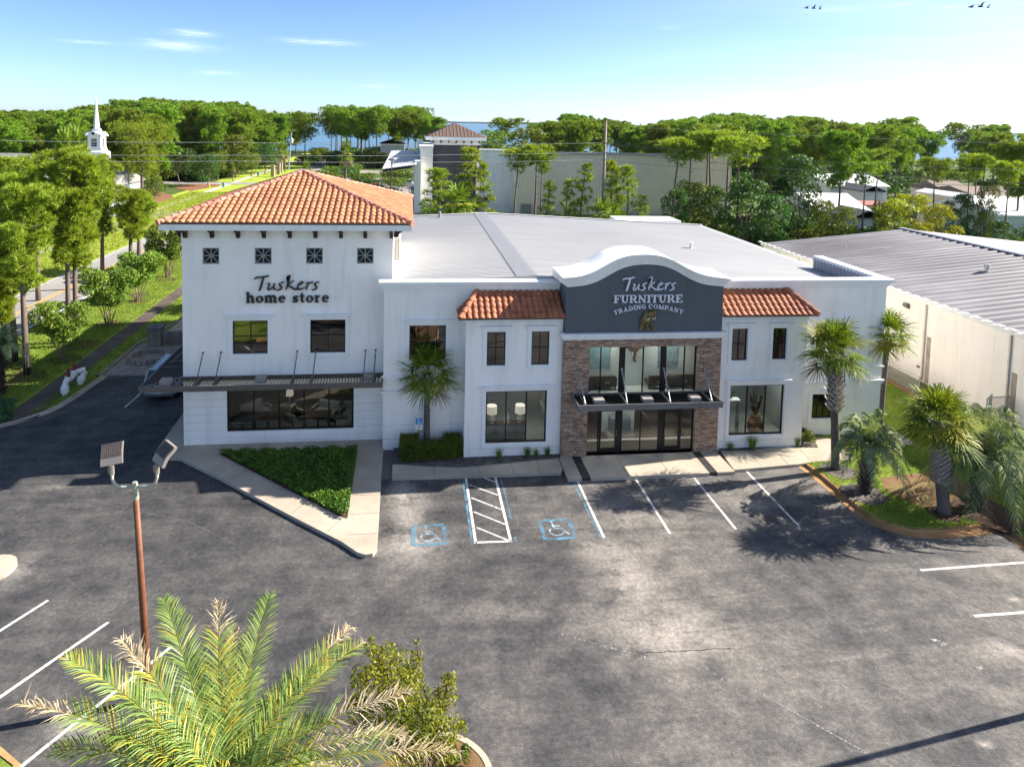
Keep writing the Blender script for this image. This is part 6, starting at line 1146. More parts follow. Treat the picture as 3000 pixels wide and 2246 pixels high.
for i, (x, y0, Y) in enumerate(((1428, 418, 165), (1450, 424, 170), (1475, 416, 162), (1500, 424, 168), (1525, 415, 172), (1550, 420, 165), (1585, 412, 170), (1620, 414, 165), (1440, 400, 185))):
    spot((OK_, OKV[0], YEL_, OK_)[i % 4], x, 0, y0 - 6, 'low leafy tree by the water behind the white end of the shed', 'broadleaf_tree', 7.0, Yf=Y, w=1.3, rz=i, group='low waterside trees behind the shed')
for i, (x, y0, Y) in enumerate(((455, 470, 178), (500, 440, 185), (545, 455, 180), (590, 430, 190), (640, 440, 178), (690, 430, 186), (735, 445, 190), (775, 440, 200), (350, 470, 178), (400, 440, 185))):
    spot((OK_, OKV[0], OK_, OKD)[i % 4], x, 0, y0 - 14, 'rounded broadleaf tree at the front edge of the left wood', 'broadleaf_tree', 7.4, Yf=Y, w=1.15, rz=i, group='broadleaf trees edging the left wood')
def shrubs(n, x0, x1, y0, y1, label, group, s0=.7, s1=1.3, kinds=(0, 1), avoid=(), seed=1):
    q = random.Random(seed); k = 0; t = 0
    while k < n and t < 3000:
        t += 1; X, Y = q.uniform(x0, x1), q.uniform(y0, y1)
        if any(a <= X <= b and c <= Y <= d for a, b, c, d in avoid): continue
        px, py = pxof(X, Y, 1)
        if px < -60 or px > 3060: continue
        place(SH[kinds[q.randrange(len(kinds))]], (X, Y, -.1), q.uniform(0, 6), q.uniform(s0, s1), label, group, 'shrub', 'shrub'); k += 1
shrubs(40, 0, 50, 84, 101, 'leafy shrub in the thicket between the store roof and the beige shed', 'shrubs before the beige shed', .7, 1.25, (0, 1, 1, 0), seed=3)
shrubs(36, 46, 95, 80, 98, 'shrub in the undergrowth behind the neighbouring roof', 'undergrowth shrubs on the right', .8, 1.5, (1, 1, 0), seed=4)
shrubs(26, -24, 12, 100, 205, 'shrub around the car park beyond the tower roof', 'car park shrubs', 1.0, 1.7, (0, 1, 0), seed=5)
shrubs(60, -120, -47, 174, 190, 'shrub along the foot of the left wood', 'shrubs along the left wood', 1.2, 2.4, (0, 1, 1), AV + [(-120, -34, 165, 174)], seed=6)
shrubs(18, -90, -48, 70, 110, 'shrub beyond the verge at the far left', 'shrubs beyond the left verge', 1.0, 2.0, (0, 1, 1), AV + [(-56, -40, 92, 108)], seed=7)
shrubs(50, 20, 170, 150, 215, 'shrub below the pines behind the houses and shed', 'understorey shrubs behind the shed', 1.6, 3.0, (1, 1, 0), HAV, seed=8)
shrubs(46, -40, 14, 226, 310, 'shrub under the waterside pines', 'understorey by the water', 1.4, 2.4, (1, 0), seed=9); shrubs(30, 14, 60, 200, 320, 'low shrub on the shore right of the grey tower', 'shore shrubs', 1.0, 1.9, (1, 0), seed=10)
# small fan palms in the distance
FPM = fan_crown(61, 26, 1.1, .9, None, (80, -60), 12, w=.14, dead=5); fp = D.objects.new('fan_palm', None); mb = MB(); mb.tube([(0, 0, -.2), (0, 0, 3.2)], [.2, .17], 8); ft = mb.build('trunk', PTRUNK, None, link=False); fc = linkmesh('crown', FPM, [PALM, PALMY, PALMD], None, link=False, loc=(0, 0, 3.2)); proto(fp, ft, fc)
for x, yt, Y, lb in ((1012, 418, 160, 'tall fan palm with dead brown skirt beside the far road'), (898, 478, 150, 'small fan palm at the bend of the far road'), (1342, 555, 88, 'fan palm at the store roof edge before the dark tower'), (1770, 592, 84, 'blue-green fan palm at the foot of the utility pole'), (1800, 622, 78, 'yellowish fan palm peeping over the store roof'), (822, 425, 205, 'fan palm left of the pale post fence'), (835, 428, 208, 'fan palm behind the pale posts'), (196, 398, 120, 'dry-skirted fan palm left of the church spire'), (225, 390, 124, 'taller dry-skirted fan palm left of the church spire'), (683, 480, 175, 'small fan palm beside the mulch bed oak'), (2500, 470, 150, 'fan palm among the white-roofed houses'), (2690, 470, 152, 'pale fan palm behind the right-hand pines')):
    spot(fp, x, 0, yt, lb, 'fan_palm', 4.3, Yf=Y, w=.55 if Y > 115 else 1.0, cat='palm tree')
# ------------------------------------------------------------------ lights, signs, pipes
POLEM = M_('rusty_brown_pole', (.20, .075, .035), .6, .1, var=.2, vs=3); PALEP = M_('pale_green_pipe', (.42, .43, .36), .6, .2, var=.2, vs=5); LAMPG = M_('lamp_housing', (.27, .235, .215), .55, .3, var=.1); FINM = M_('lamp_fins', (.055, .042, .04), .6, .1)
def lot_light(label, base, top, arms=True, rz=0):
    t = thing('lot_light', label, 'light pole', base, 'twin-headed parking lot lights'); B, T = Vector(base), Vector(top); mb = MB(); mb.tube([B - Vector((0, 0, .1)), B.lerp(T, .5), B.lerp(T, .945)], [.108, .092, .076], 14); mb.build('pole', POLEM, t, smooth=True)
    mb = MB(); ax = (T - B).normalized(); c = B.lerp(T, .945); mb.tube([c - ax * .02, c + ax * .14], [.082, .082], 14); mb.tube([c + ax * .14, T + ax * .06], [.062, .062], 10); mb.tube([T + ax * .02, T + ax * .12], [.072, .066], 10); mb.build('pole_cap', PALEP, t, smooth='auto')
    for s, dy, rot in ((-1, -.05, .15), (1, -.22, -.75)):
        e = Vector((math.cos(rz) * s, math.sin(rz) * s + dy * .3, 0)).normalized(); p = [T, T + e * .28 - Vector((0, 0, .02)), T + e * .42 + Vector((0, 0, .01)), T + e * .53 + Vector((0, 0, .10)), T + e * .58 + Vector((0, 0, .24)), T + e * .585 + Vector((0, 0, .36))]
        mb = MB(); mb.tube(p, .042, 10); arm = mb.build('arm', PALEP, t, smooth=True); k = p[-1]; mb = MB(); mb.tube([k, k + Vector((0, 0, .26))], [.072, .062], 8); mb.rbox(tuple(k + Vector((-.07, 0, .14))), (.04, .06, .2)); mb.build('knuckle', LAMPG, t, smooth='auto')
        # shoebox head pitched up, showing its finned back
        hb = k + Vector((0, -.02, .27)); tilt = -.42; mb = MB(); Rz = Matrix.Rotation(rot, 3, 'Z') @ Matrix.Rotation(tilt, 3, 'X') @ Matrix.Rotation(.10 * s, 3, 'Y')
        def X_(x, y, z): return tuple(hb + Rz @ Vector((x, y, z)))
        w, h, d = .265, .56, .10; n = 7
        prof = [(0, 0), (0, .20)] + [(-.0 + .10 * math.sin(PI * .5 * i / n) ** 2 * 1.2, .20 + (h - .20) * i / n) for i in range(1, n + 1)]
        pl = [(y, z) for y, z in prof] + [(y + d, z) for y, z in prof[::-1]]; m = len(pl); vs = [X_(-w, y, z) for y, z in pl] + [X_(w, y, z) for y, z in pl]
        mb.add(vs, [tuple(range(m))[::-1], tuple(range(m, 2 * m))] + [(i, (i + 1) % m, m + (i + 1) % m, m + i) for i in range(m)]); hd_ = mb.build('lamp_head', LAMPG, t, smooth=False)
        mb = MB()
        for i in range(11):
            x = -w + .03 + i * (2 * w - .06) / 10
            for j in range(1, len(prof) - 1): (y0, z0), (y1, z1) = prof[j], prof[j + 1]; mb.add([X_(x - .004, y0, z0 + .01), X_(x + .004, y0, z0 + .01), X_(x + .004, y1, z1), X_(x - .004, y1, z1), X_(x - .004, y0 - .016, z0 + .01), X_(x + .004, y0 - .016, z0 + .01), X_(x + .004, y1 - .016, z1), X_(x - .004, y1 - .016, z1)], [(4, 5, 6, 7), (0, 4, 7, 3), (5, 1, 2, 6), (0, 1, 5, 4), (3, 7, 6, 2)])
        mb.build('cooling_fins', LAMPG, hd_); mb = MB()
        for j in range(1, len(prof) - 1): (y0, z0), (y1, z1) = prof[j], prof[j + 1]; mb.quad(X_(-w + .02, y0 - .012, z0 + .01), X_(w - .02, y0 - .012, z0 + .01), X_(w - .02, y1 - .012, z1), X_(-w + .02, y1 - .012, z1))
        mb.build('fin_bed', FINM, hd_)
    return t
lb_ = G(437, 2052, 0); lot_light('brown twin-headed lot light standing in the stalls at the left', (*lb_, 0), WY(396, 1424, lb_[1] - .15))
lot_light('twin-headed lot light outside the picture whose shadow crosses the lower right', (20.9, 16.7, 0), (20.9, 16.7, 8.6))
def post_lamp(label, x, yb, yt, Y):
    X = WY(x, yb, Y)[0]; z = WY(x, yt, Y)[2]; t = thing('street_lamp', label, 'street lamp', (X, Y, 0)); mb = MB(); mb.tube([(X, Y, 0), (X, Y, z)], [.12, .09], 8); mb.build('pole', M_('grey_pole', (.22, .22, .22), .5, .4), t); mb = MB(); mb.lathe((X, Y, z), [(.1, 0), (.55, .12), (.6, .3), (.25, .5), (.0, .55)], 12); mb.build('lamp_head', MATS['grey_pole'], t, smooth='auto')
post_lamp('grey car park lamp post behind the tower roof', 1147, 560, 472, 118)
# accessible parking sign
sb = G(1226, 1332, .18); st = thing('parking_sign', 'blue wheelchair parking sign with white panel on a brown post', 'sign', (sb[0], sb[1], .17)); mb = MB(); sx, sy = sb; mb.box(sx - .035, sy - .03, .17, sx + .035, sy + .03, 1.78); mb.build('post', POLEM, st)
BLU = M_('sign_blue', (.03, .20, .55), .4, var=.05); WHS = M_('sign_white', (.75, .74, .70), .5, var=.05)
mb = MB(); mb.box(sx - .16, sy - .05, 1.72, sx + .16, sy - .031, 2.02); pb = mb.build('blue_panel', BLU, st); mb = MB(); mb.box(sx - .16, sy - .049, 1.46, sx + .16, sy - .031, 1.715); wp = mb.build('white_panel', WHS, st)
mb = MB(); C0 = (sx, 1.87)
def sg(pts, th, k): stroke(mb, [(C0[0] + x * .26, C0[1] + z * .26) for x, z in pts], th * .26, sy - .051, .004, k)
sg([(-.14, .30), (-.10, -.02), (.2, -.02), (.32, -.32), (.42, -.28)], .09, 0); sg([(-.12, .16), (.14, .16)], .07, .0005); sg(arc(-.04, -.14, .27, .26, 140, 350, 10), .07, .001); sg(arc(-.15, .40, .05, .05, 0, 330, 8), .09, .0015); mb.build('wheelchair_symbol', WHS, pb)
mb = MB()
for i, w in enumerate((.20, .16, .22, .12)): mb.box(sx - w / 2, sy - .053, 1.665 - i * .05, sx + w / 2, sy - .0495, 1.682 - i * .05)
mb.build('sign_text_lines', BLACK, wp)
# backflow preventer: white pipes with red valve wheels
WPIPE = M_('white_pipe', (.78, .78, .76), .4, var=.06); REDV = M_('red_valve', (.22, .02, .015), .5, var=.1); bp = thing('backflow_pipes', 'white backflow pipe assembly with red valves on the grass strip', 'pipes', (-19.75, 41.3, 0)); p0 = Vector((*G(190, 1158), 0)); p1 = Vector((*G(229, 1128), 0)); mb = MB(); zt = .82
P_ = [p0 + Vector((0, 0, -.1)), p0 + Vector((0, 0, .55)), p0 + Vector((.05, .05, .80)), p0.lerp(p1, .2) + Vector((0, 0, zt)), p0.lerp(p1, .8) + Vector((0, 0, zt + .1)), p1 + Vector((.3, .1, zt + .1)), p1 + Vector((.36, .12, .75)), p1 + Vector((.2, 0, .5)), p1 + Vector((.1, 0, -.1))]
mb.tube(P_, .15, 12)
for a, b in ((P_[0], P_[1]), (P_[7], P_[8])): mb.tube([a.lerp(b, .45) if a is P_[0] else a, a.lerp(b, .95) if a is P_[0] else a.lerp(b, .4)], .22, 12)
for f in (.22, .5, .78): c = P_[3].lerp(P_[4], f); d = (P_[4] - P_[3]).normalized() * .05; mb.tube([c - d, c + d], .23, 12)
mb.build('pipe', WPIPE, bp, smooth='auto')
for f in (.15, .85): c = P_[3].lerp(P_[4], f); mb = MB(); mb.tube([c + Vector((0, 0, .1)), c + Vector((0, 0, .38))], [.13, .09], 10); mb.tube([c + Vector((0, 0, .38)), c + Vector((0, 0, .62))], .03, 6); mb.lathe(tuple(c + Vector((0, 0, .5))), [(.12, 0), (.17, .02), (.12, .05)], 12); mb.build('valve', REDV, bp, smooth='auto')
# patio: block wall, pier, fire ring
BLK = paver_mat('block_wall', (.13, .11, .10), (.27, .22, .19), 3.2, (.05, .045, .04))
def blocks(mb, x0, x1, y0, y1, z0, z1, s=.3, h=.16):
    q = random.Random(3); k = 0; z = z0
    while z < z1 - .02:
        x = x0 - (s / 2 if k % 2 else 0)
        while x < x1:
            a, b = max(x, x0), min(x + s, x1)
            if b - a > .04: mb.box(a + .006, y0 - q.uniform(0, .015), z + .004, b - .006, y1, min(z + h, z1) - .004)
            x += s
        z += h; k += 1
    mb.box(x0 + .01, y0 + .01, z0, x1 - .01, y1 - .01, z1 - .01)
mb = MB(); blocks(mb, -17.2, -10.9, 49.4, 49.75, .1, 1.0); struct_w = tag(mb.build('block_wall', BLK), 'low paver-block wall behind the fire ring', 'wall')
pt_ = thing('block_pier', 'square block pier with flat cap at the end of the low wall', 'pier', (-17.6, 49.3, .1)); mb = MB(); blocks(mb, -18.0, -17.15, 48.9, 49.7, .1, 1.35, .28); mb.build('pier_blocks', BLK, pt_); mb = MB(); mb.box(-18.1, 48.8, 1.352, -17.05, 49.8, 1.47); mb.build('cap', M_('pier_cap', (.14, .13, .13), .8), pt_); mb = MB(); mb.lathe((-17.57, 49.3, 1.472), [(.12, 0), (.12, .05), (0, .06)], 12); mb.build('pier_fitting', BRONZE, pt_)
mb = MB(); cx_, cy_ = G(436, 1045, .2)
for i in range(22):
    a = 2 * PI * i / 22; mb.rbox((cx_ + 1.15 * math.cos(a), cy_ + 1.15 * math.sin(a), .25), (.30, .31, .29), rz=a)
tag(mb.build('fire_ring', M_('ring_blocks', (.30, .25, .22), .9, var=.25, vs=4, bmp=.5)), 'round fire ring of wedge blocks on the paver patio', 'fire pit')
# ------------------------------------------------------------------ vehicles
TYRE = M_('tyre_rubber', (.015, .015, .016), .8); RIM = M_('wheel_rim', (.45, .45, .46), .3, .8); CARG = M_('car_glass', (.01, .012, .014), .08, 0, var=.02, spec=.8)
def car(label, loc, rz, paint, kind='suv', detail=True, group=None):
    t = thing('parked_car', label, 'car', loc, group); t.rotation_euler[2] = rz; BASE[t.name] = np.zeros(3); mb = MB(); L, Wd = 4.75, .93
    H = 1.02 if kind != 'pickup' else 1.1
    secs = [(-L / 2, .42, .72, .62), (-L / 2 + .06, .36, .90, .80), (-L / 2 + .35, .28, 1.02 if kind != 'pickup' else 1.08, .91), (-L / 4, .24, H, Wd), (0, .22, H, Wd), (L / 4, .24, H - .03, Wd), (L / 2 - .5, .26, .95, .90), (L / 2 - .1, .34, .84, .78), (L / 2, .42, .68, .60)]
    rows = []
    for y, z0, z1, w in secs: rows.append([(-w * .9, y, z0), (-w, y, z0 + .12), (-w, y, z1 - .16), (-w * .93, y, z1 - .03), (-w * .6, y, z1 + .02), (w * .6, y, z1 + .02), (w * .93, y, z1 - .03), (w, y, z1 - .16), (w, y, z0 + .12), (w * .9, y, z0)])
    mb.grid(rows, True); mb.add(rows[0], [tuple(range(10))]); mb.add(rows[-1], [tuple(range(10))[::-1]]); body = mb.build('body', paint, t, smooth='auto')
    a, b, c, d = {'suv': (-2.2, -1.95, .75, 1.25), 'pickup': (-.35, -.25, 1.0, 1.5), 'sedan': (-1.9, -1.1, .6, 1.25)}[kind]; hz = {'suv': 1.66, 'pickup': 1.75, 'sedan': 1.42}[kind]
    mb = MB(); g = [[(-.84, y, z), (-.70 if z > 1.3 else -.84, y, z), (.70 if z > 1.3 else .84, y, z), (.84, y, z)] for y, z in ((a, 1.0), (b, hz - .02), (c, hz - .02), (d, .98))]
    lo = [(-.86, a, .98), (.86, a, .98), (.86, d, .97), (-.86, d, .97)]; hi = [(-.68, b, hz), (.68, b, hz), (.68, c, hz), (-.68, c, hz)]
    mb.add(lo + hi, [(0, 1, 5, 4), (1, 2, 6, 5), (2, 3, 7, 6), (3, 0, 4, 7), (4, 5, 6, 7)]); mb.build('windows', CARG, t)
    mb = MB(); mb.box(-.67, b + .04, hz + .003, .67, c - .04, hz + .045); 
    for s in (-1, 1):
        mb.tube([(s * .62, b + .2, hz + .09), (s * .62, c - .2, hz + .09)], .018, 6)
        for (y0, y1) in (((a), b), (d, c), ((a + d) / 2 - .1, (b + c) / 2 - .1)): mb.tube([(s * .855, y0, 1.0), (s * .69, y1, hz)], .035, 4)
    mb.build('roof', paint, t)
    if detail:
        w = [(s, y) for s in (-1, 1) for y in (-1.45, 1.45)]
        for s, y in w:
            mb = MB(); n0 = 20; R_ = .34; mb.add([(s * (.72 + .22 * k), y + R_ * math.cos(2 * PI * i / n0), R_ + R_ * math.sin(2 * PI * i / n0)) for k in (0, 1) for i in range(n0)], [tuple(range(n0)), tuple(range(2 * n0 - 1, n0 - 1, -1))] + [(i, n0 + i, n0 + (i + 1) % n0, (i + 1) % n0) for i in range(n0)]); wh = mb.build('wheel', TYRE, t)
            mb = MB(); 
            for k in range(5): an = 2 * PI * k / 5; mb.rbox((s * .945, y + .11 * math.cos(an), R_ + .11 * math.sin(an)), (.02, .06, .2), rx=an + PI / 2)
            mb.lathe((0, 0, 0), [(0, 0)], 3) if False else mb.tube([(s * .93, y, R_), (s * .955, y, R_)], .07, 10); mb.build('rim', RIM, wh)
        for s in (-1, 1): mb = MB(); mb.rbox((s * .74, -L / 2 + .10, .86), (.22, .12, .18), rz=s * -.5); mb.build('tail_light', M_('tail_light_red', (.35, .02, .02), .3), t); mb = MB(); mb.rbox((s * .68, L / 2 - .10, .72), (.26, .10, .14), rz=s * .4); mb.build('headlight', M_('headlight_glass', (.6, .6, .6), .15), t)
        mb = MB(); mb.box(-.74, -L / 2 - .03, .60, .74, -L / 2 + .05, .68); mb.box(-.8, -L / 2 - .045, .33, .8, -L / 2 + .1, .47); mb.build('bumper', M_('bumper_dark', (.10, .11, .12), .5), t)
        mb = MB(); mb.box(-.16, -L / 2 - .062, .48, .16, -L / 2 - .046, .62); mb.build('licence_plate', M_('plate_cream', (.62, .58, .38), .5, var=.3, vs=14, col2=(.25, .28, .08)), t)
    return t
def paint(name, c): return M_(name, c, .25, .25, var=.03, spec=.6)
SILV = paint('silver_paint', (.42, .44, .48)); WPT = paint('white_paint', (.75, .75, .75)); RPT = paint('red_paint', (.45, .01, .015))
gx_, gy_ = G(468, 1176); car('silver car parked beneath the tower canopy, tail toward the viewer', (gx_ - .05, gy_ + 2.35, 0), 0, SILV)
for x, y, rz, pt, k, lb, n in ((1100, 548, .3, RPT, 'pickup', 'red pickup behind the tower roof', 0), (972, 460, 1.4, WPT, 'pickup', 'white pickup on the far road', 0), (1035, 549, .2, WPT, 'suv', 'white van peeping over the tower roof', 0), (1180, 530, 1.3, WPT, 'suv', 'white car between the car park shrubs', 0)):
    gx_, gy_ = G(x, y + 14); car(lb, (gx_, gy_, 0), rz, pt, k, False)
# ------------------------------------------------------------------ furniture seen through the glass
LIN = M_('lamp_linen', (.62, .58, .52), .8, emit=((1, .85, .65), .12)); CER = M_('white_ceramic', (.6, .6, .58), .3, var=.03); GREYC = M_('grey_cabinet', (.30, .33, .34), .6, var=.1); SOFA = M_('pale_upholstery', (.34, .335, .32), .9, var=.08); DKW = M_('walnut', (.07, .045, .03), .5); BRNW = M_('brown_table', (.12, .085, .065), .5)
def table_lamp(label, x, y, z, s=1.0, group=None):
    t = thing('table_lamp', label, 'lamp', (x, y, z), group); mb = MB(); mb.lathe((x, y, z), [(.10 * s, 0), (.06 * s, .03), (.13 * s, .12), (.14 * s, .20), (.07 * s, .29), (.11 * s, .34), (.05 * s, .42), (.02, .5 * s)], 14); mb.build('base', CER, t, smooth='auto'); mb = MB(); mb.lathe((x, y, z + .44 * s), [(.23 * s, 0), (.22 * s, .34 * s)], 18); mb.build('lamp_shade', LIN, t, smooth='auto')
def cabinet(label, x0, x1, y, z0, z1, mat=GREYC, doors=4):
    t = thing('cabinet', label, 'cabinet', ((x0 + x1) / 2, y, z0)); mb = MB(); mb.box(x0, y, z0 + .12, x1, y + .5, z1 - .04); mb.build('body', mat, t); mb = MB(); mb.box(x0 - .03, y - .03, z1 - .038, x1 + .03, y + .52, z1); mb.build('top', BRNW, t); w = (x1 - x0) / doors
    for i in range(doors): mb = MB(); mb.box(x0 + w * i + .012, y - .02, z0 + .15, x0 + w * (i + 1) - .012, y - .002, z1 - .06); d = mb.build('door', mat, t); mb = MB(); hx = x0 + w * (i + (1 if i % 2 == 0 else 0)) + (-.06 if i % 2 == 0 else .06); mb.box(hx - .012, y - .05, z0 + .4, hx + .012, y - .021, z0 + .62); mb.build('handle', DKW, d)
    for x in (x0 + .05, x1 - .05): mb = MB(); mb.box(x - .04, y + .02, z0, x + .04, y + .1, z0 + .12); mb.build('leg', mat, t)
cabinet('long grey four-door cabinet behind the big left window', 3.95, 6.0, 33.2, .15, 1.05)
table_lamp('left white lamp on the grey cabinet', 4.3, 33.4, 1.05, 1.15); table_lamp('right white lamp on the grey cabinet', 5.75, 33.4, 1.05, 1.15)
for x, h, lb in ((4.98, .42, 'shorter pale bottle between the cabinet lamps'), (5.15, .52, 'taller pale bottle between the cabinet lamps')): mb = MB(); mb.lathe((x, 33.35, 1.052), [(.06, 0), (.065, h * .6), (.025, h * .8), (.02, h)], 10); tag(mb.build('bottle', CER, None, smooth='auto'), lb, 'bottle')
def sofa(label, x, y, z, w, rz=0, mat=SOFA, d=.85):
    t = thing('sofa', label, 'sofa', (x, y, z)); t.rotation_euler[2] = rz; BASE[t.name] = np.zeros(3)
    for nm, bxs in (('seat', [(-w / 2 + .12, -.4, .15, w / 2 - .12, .25, .42)]), ('backrest', [(-w / 2 + .1, .25, .15, w / 2 - .1, .45, .82)]), ('arm', [(-w / 2, -.42, .1, -w / 2 + .13, .45, .6)]), ('arm', [(w / 2 - .13, -.42, .1, w / 2, .45, .6)])):
        mb = MB(); [mb.box(*q) for q in bxs]; o = mb.build(nm, mat, t); md = o.modifiers.new('round', 'BEVEL'); md.width = .05; md.segments = 2
    for sx_ in (-1, 1): mb = MB(); mb.box(sx_ * (w / 2 - .1) - .03, -.35, 0, sx_ * (w / 2 - .1) + .03, -.29, .12); mb.build('leg', DKW, t)
    return t
def slat_chair(label, x, y, rz, grp):
    t = thing('dining_chair', label, 'chair', (x, y, .15), grp); t.rotation_euler[2] = rz; BASE[t.name] = np.zeros(3); W_, K = .56, DKW
    mb = MB(); mb.box(-W_ / 2, -.02, .40, W_ / 2, .46, .47); mb.build('seat', SOFA, t); mb = MB()
    for i in range(3): mb.grid([[(-W_ / 2 + .02 + (W_ - .04) * k / 6, -.07 + .05 * (1 - (k / 3 - 1) ** 2) * -1 - .01 * i, .54 + i * .14 + dz) for k in range(7)] for dz in (0, .10)])
    mb.build('backrest', SOFA, t)
    for sx_ in (-1, 1):
        mb = MB(); mb.box(sx_ * W_ / 2 - .02, -.1, 0, sx_ * W_ / 2 + .02, -.055, .95); mb.build('leg', K, t); mb = MB(); mb.box(sx_ * W_ / 2 - .02, .42, 0, sx_ * W_ / 2 + .02, .46, .4); mb.build('leg', K, t)
names = ['far left', 'second from left', 'third from left', 'fourth from left', 'first right of the floor lamp', 'second right of the floor lamp', 'third right of the floor lamp']
for i, x in enumerate((-8.42, -7.92, -7.22, -6.58, -5.42, -4.75, -4.15)): slat_chair('slat-backed chair with its back to the wide shop window, ' + names[i], x, 34.35, 0, 'slat-backed chairs in the tower window')
tb = thing('dining_table', 'dark long dining table behind the slat-backed chairs', 'table', (-6.3, 35.3, .15)); mb = MB(); mb.box(-8.6, 34.9, .86, -3.9, 35.8, .92); mb.build('tabletop', DKW, tb)
for x in (-8.4, -4.1): mb = MB(); mb.box(x - .06, 35.0, .15, x + .06, 35.7, .86); mb.build('leg', DKW, tb)
fl = thing('floor_lamp', 'floor lamp with square white shade in the wide shop window', 'lamp', (-5.95, 34.9, .15)); mb = MB(); mb.tube([(-5.95, 34.9, .95), (-5.95, 34.9, 2.2)], .03, 8); mb.build('stand', CER, fl); mb = MB(); mb.add([(-5.95 + sx_ * w, 34.9 + sy_ * w, z) for z, w in ((2.12, .17), (2.5, .13)) for sx_, sy_ in ((-1, -1), (1, -1), (1, 1), (-1, 1))], [(0, 1, 5, 4), (1, 2, 6, 5), (2, 3, 7, 6), (3, 0, 4, 7)]); mb.build('lamp_shade', LIN, fl)
sofa('pale armchair with yellow cushion below the floor lamp', -5.75, 35.3, .5, .9, .9); mb = MB(); mb.rbox((-6.0, 34.95, 1.35), (.32, .12, .34), ry=.3); tag(mb.build('cushion', M_('mustard_fabric', (.42, .27, .05), .9)), 'mustard yellow cushion on the pale armchair', 'cushion')
for x, y, w, rz, lb in ((-3.2, 34.9, 1.3, -1.35, 'pale sofa at the right end of the wide shop window'), (-4.3, 36.6, 1.5, -.4, 'pale sofa deeper inside behind the right window panes'), (-8.1, 36.8, 1.6, .9, 'grey sofa deep inside behind the left window panes'), (-3.0, 36.4, 1.1, -.2, 'small grey armchair at the back right of the tower room')): sofa(lb, x, y, .15, w, rz)
# entrance hall pieces
def chest(label, x0, x1, y, z0, z1, mat, legs=0.0):
    t = thing('chest_of_drawers', label, 'chest', ((x0 + x1) / 2, y, z0)); mb = MB(); mb.box(x0, y, z0 + legs, x1, y + .5, z1); mb.build('body', mat, t)
    for r in range(3): zz = z0 + legs + .05 + r * (z1 - z0 - legs - .06) / 3; mb = MB(); mb.box(x0 + .04, y - .02, zz, x1 - .04, y - .002, zz + (z1 - z0 - legs) / 3 - .05); mb.build('drawer', mat, t)
chest('grey chest of drawers behind the glazed entrance', 10.45, 11.5, 33.1, .4, 1.2, GREYC, .05); mb = MB(); mb.box(10.35, 33.0, .162, 11.7, 33.8, .38); tag(mb.build('plinth', SOFA), 'white plinth beneath the grey chest of drawers', 'plinth')
sm = thing('sunburst_mirror', 'round sunburst mirror above the grey chest', 'mirror', (10.95, 35, 2.0)); mb = MB(); GLD = M_('gold_rays', (.45, .38, .24), .4, .6)
for i in range(48): a = 2 * PI * i / 48; r = .62 if i % 2 else .5; mb.rbox((10.95 + math.cos(a) * r * .62, 34.3, 1.95 + math.sin(a) * r * .62), (r * .75, .01, .018), ry=-a)
mb.build('rays', GLD, sm); mb = MB(); mb.prismy([(10.95 + .2 * math.cos(t), 1.95 + .2 * math.sin(t)) for t in np.linspace(0, 2 * PI, 17)[:-1]], 34.27, 34.31); mb.build('glass', M_('mirror_glass', (.6, .65, .65), .1, .9, var=.02), sm)
TAP = M_('brown_settee', (.15, .11, .095), .8, var=.12)
for px0, px1, pt, lb in ((1728, 1808, 1103, 'brown tufted settee upstairs at the left of the entrance window'), (1901, 1938, 1101, 'brown tufted settee upstairs in the middle of the entrance window'), (1956, 2036, 1098, 'brown settee upstairs at the right of the entrance window')):
    x0, x1 = WY(px0, pt, 32.1)[0], WY(px1, pt, 32.1)[0]; zt = WY(px0, pt, 32.1)[2]
    t = thing('settee', lb, 'sofa', ((x0 + x1) / 2, 32.3, 3.12)); mb = MB(); mb.prismy([(x0, 3.3), (x1, 3.3), (x1, zt - .1), (x1 - .08, zt), (x0 + .08, zt), (x0, zt - .1)], 32.1, 32.25); mb.build('backrest', TAP, t); mb = MB(); mb.box(x0, 32.25, 3.3, x1, 32.7, 3.5); mb.build('seat', TAP, t)
    mb = MB(); mb.rbox(((x0 + x1) / 2 + .2, 32.08, zt - .32), (.22, .02, .09)); mb.build('gold_medallion', GLD, t)
    for x in (x0 + .06, x1 - .06): mb = MB(); mb.box(x - .03, 32.15, 3.12, x + .03, 32.21, 3.3); mb.build('leg', DKW, t)
ARTB = M_('abstract_canvas', (.13, .30, .33), .8, var=.3, vs=2.2, col2=(.35, .40, .38)); ARTG = M_('sketch_canvas', (.30, .40, .42), .8, var=.35, vs=6, col2=(.10, .13, .14))
for px0, px1, y0, y1, mt, lb in ((1722, 1787, 1010, 1080, ARTB, 'teal abstract canvas on the upstairs entrance wall at the left'), (1928, 1986, 1008, 1077, ARTG, 'grey-blue sketch canvas on the upstairs entrance wall at the right')):
    x0, x1 = WY(px0, y1, 32.7)[0], WY(px1, y1, 32.7)[0]; z1, z0 = WY(px0, y0, 32.7)[2], WY(px0, y1, 32.7)[2]
    t = thing('painting', lb, 'painting', ((x0 + x1) / 2, 32.72, z0)); mb = MB(); mb.box(x0, 32.70, z0, x1, 32.745, z1); mb.build('canvas', mt, t)
mb = MB(); mb.box(10.2, 33.9, .16, 11.95, 34.0, 2.96); mb.box(7.7, 32.75, 3.12, 15.2, 32.85, 5.98); mb.build('inner_wall', ROOML, store)
hc = WY(1862, 1026, 32.5); eh = thing('elephant_head_mount', 'wooden elephant head hanging on the upstairs entrance wall', 'wall sculpture', (hc[0], 32.72, hc[2])); WDN = M_('carved_wood', (.24, .14, .10), .7, var=.2, vs=5)
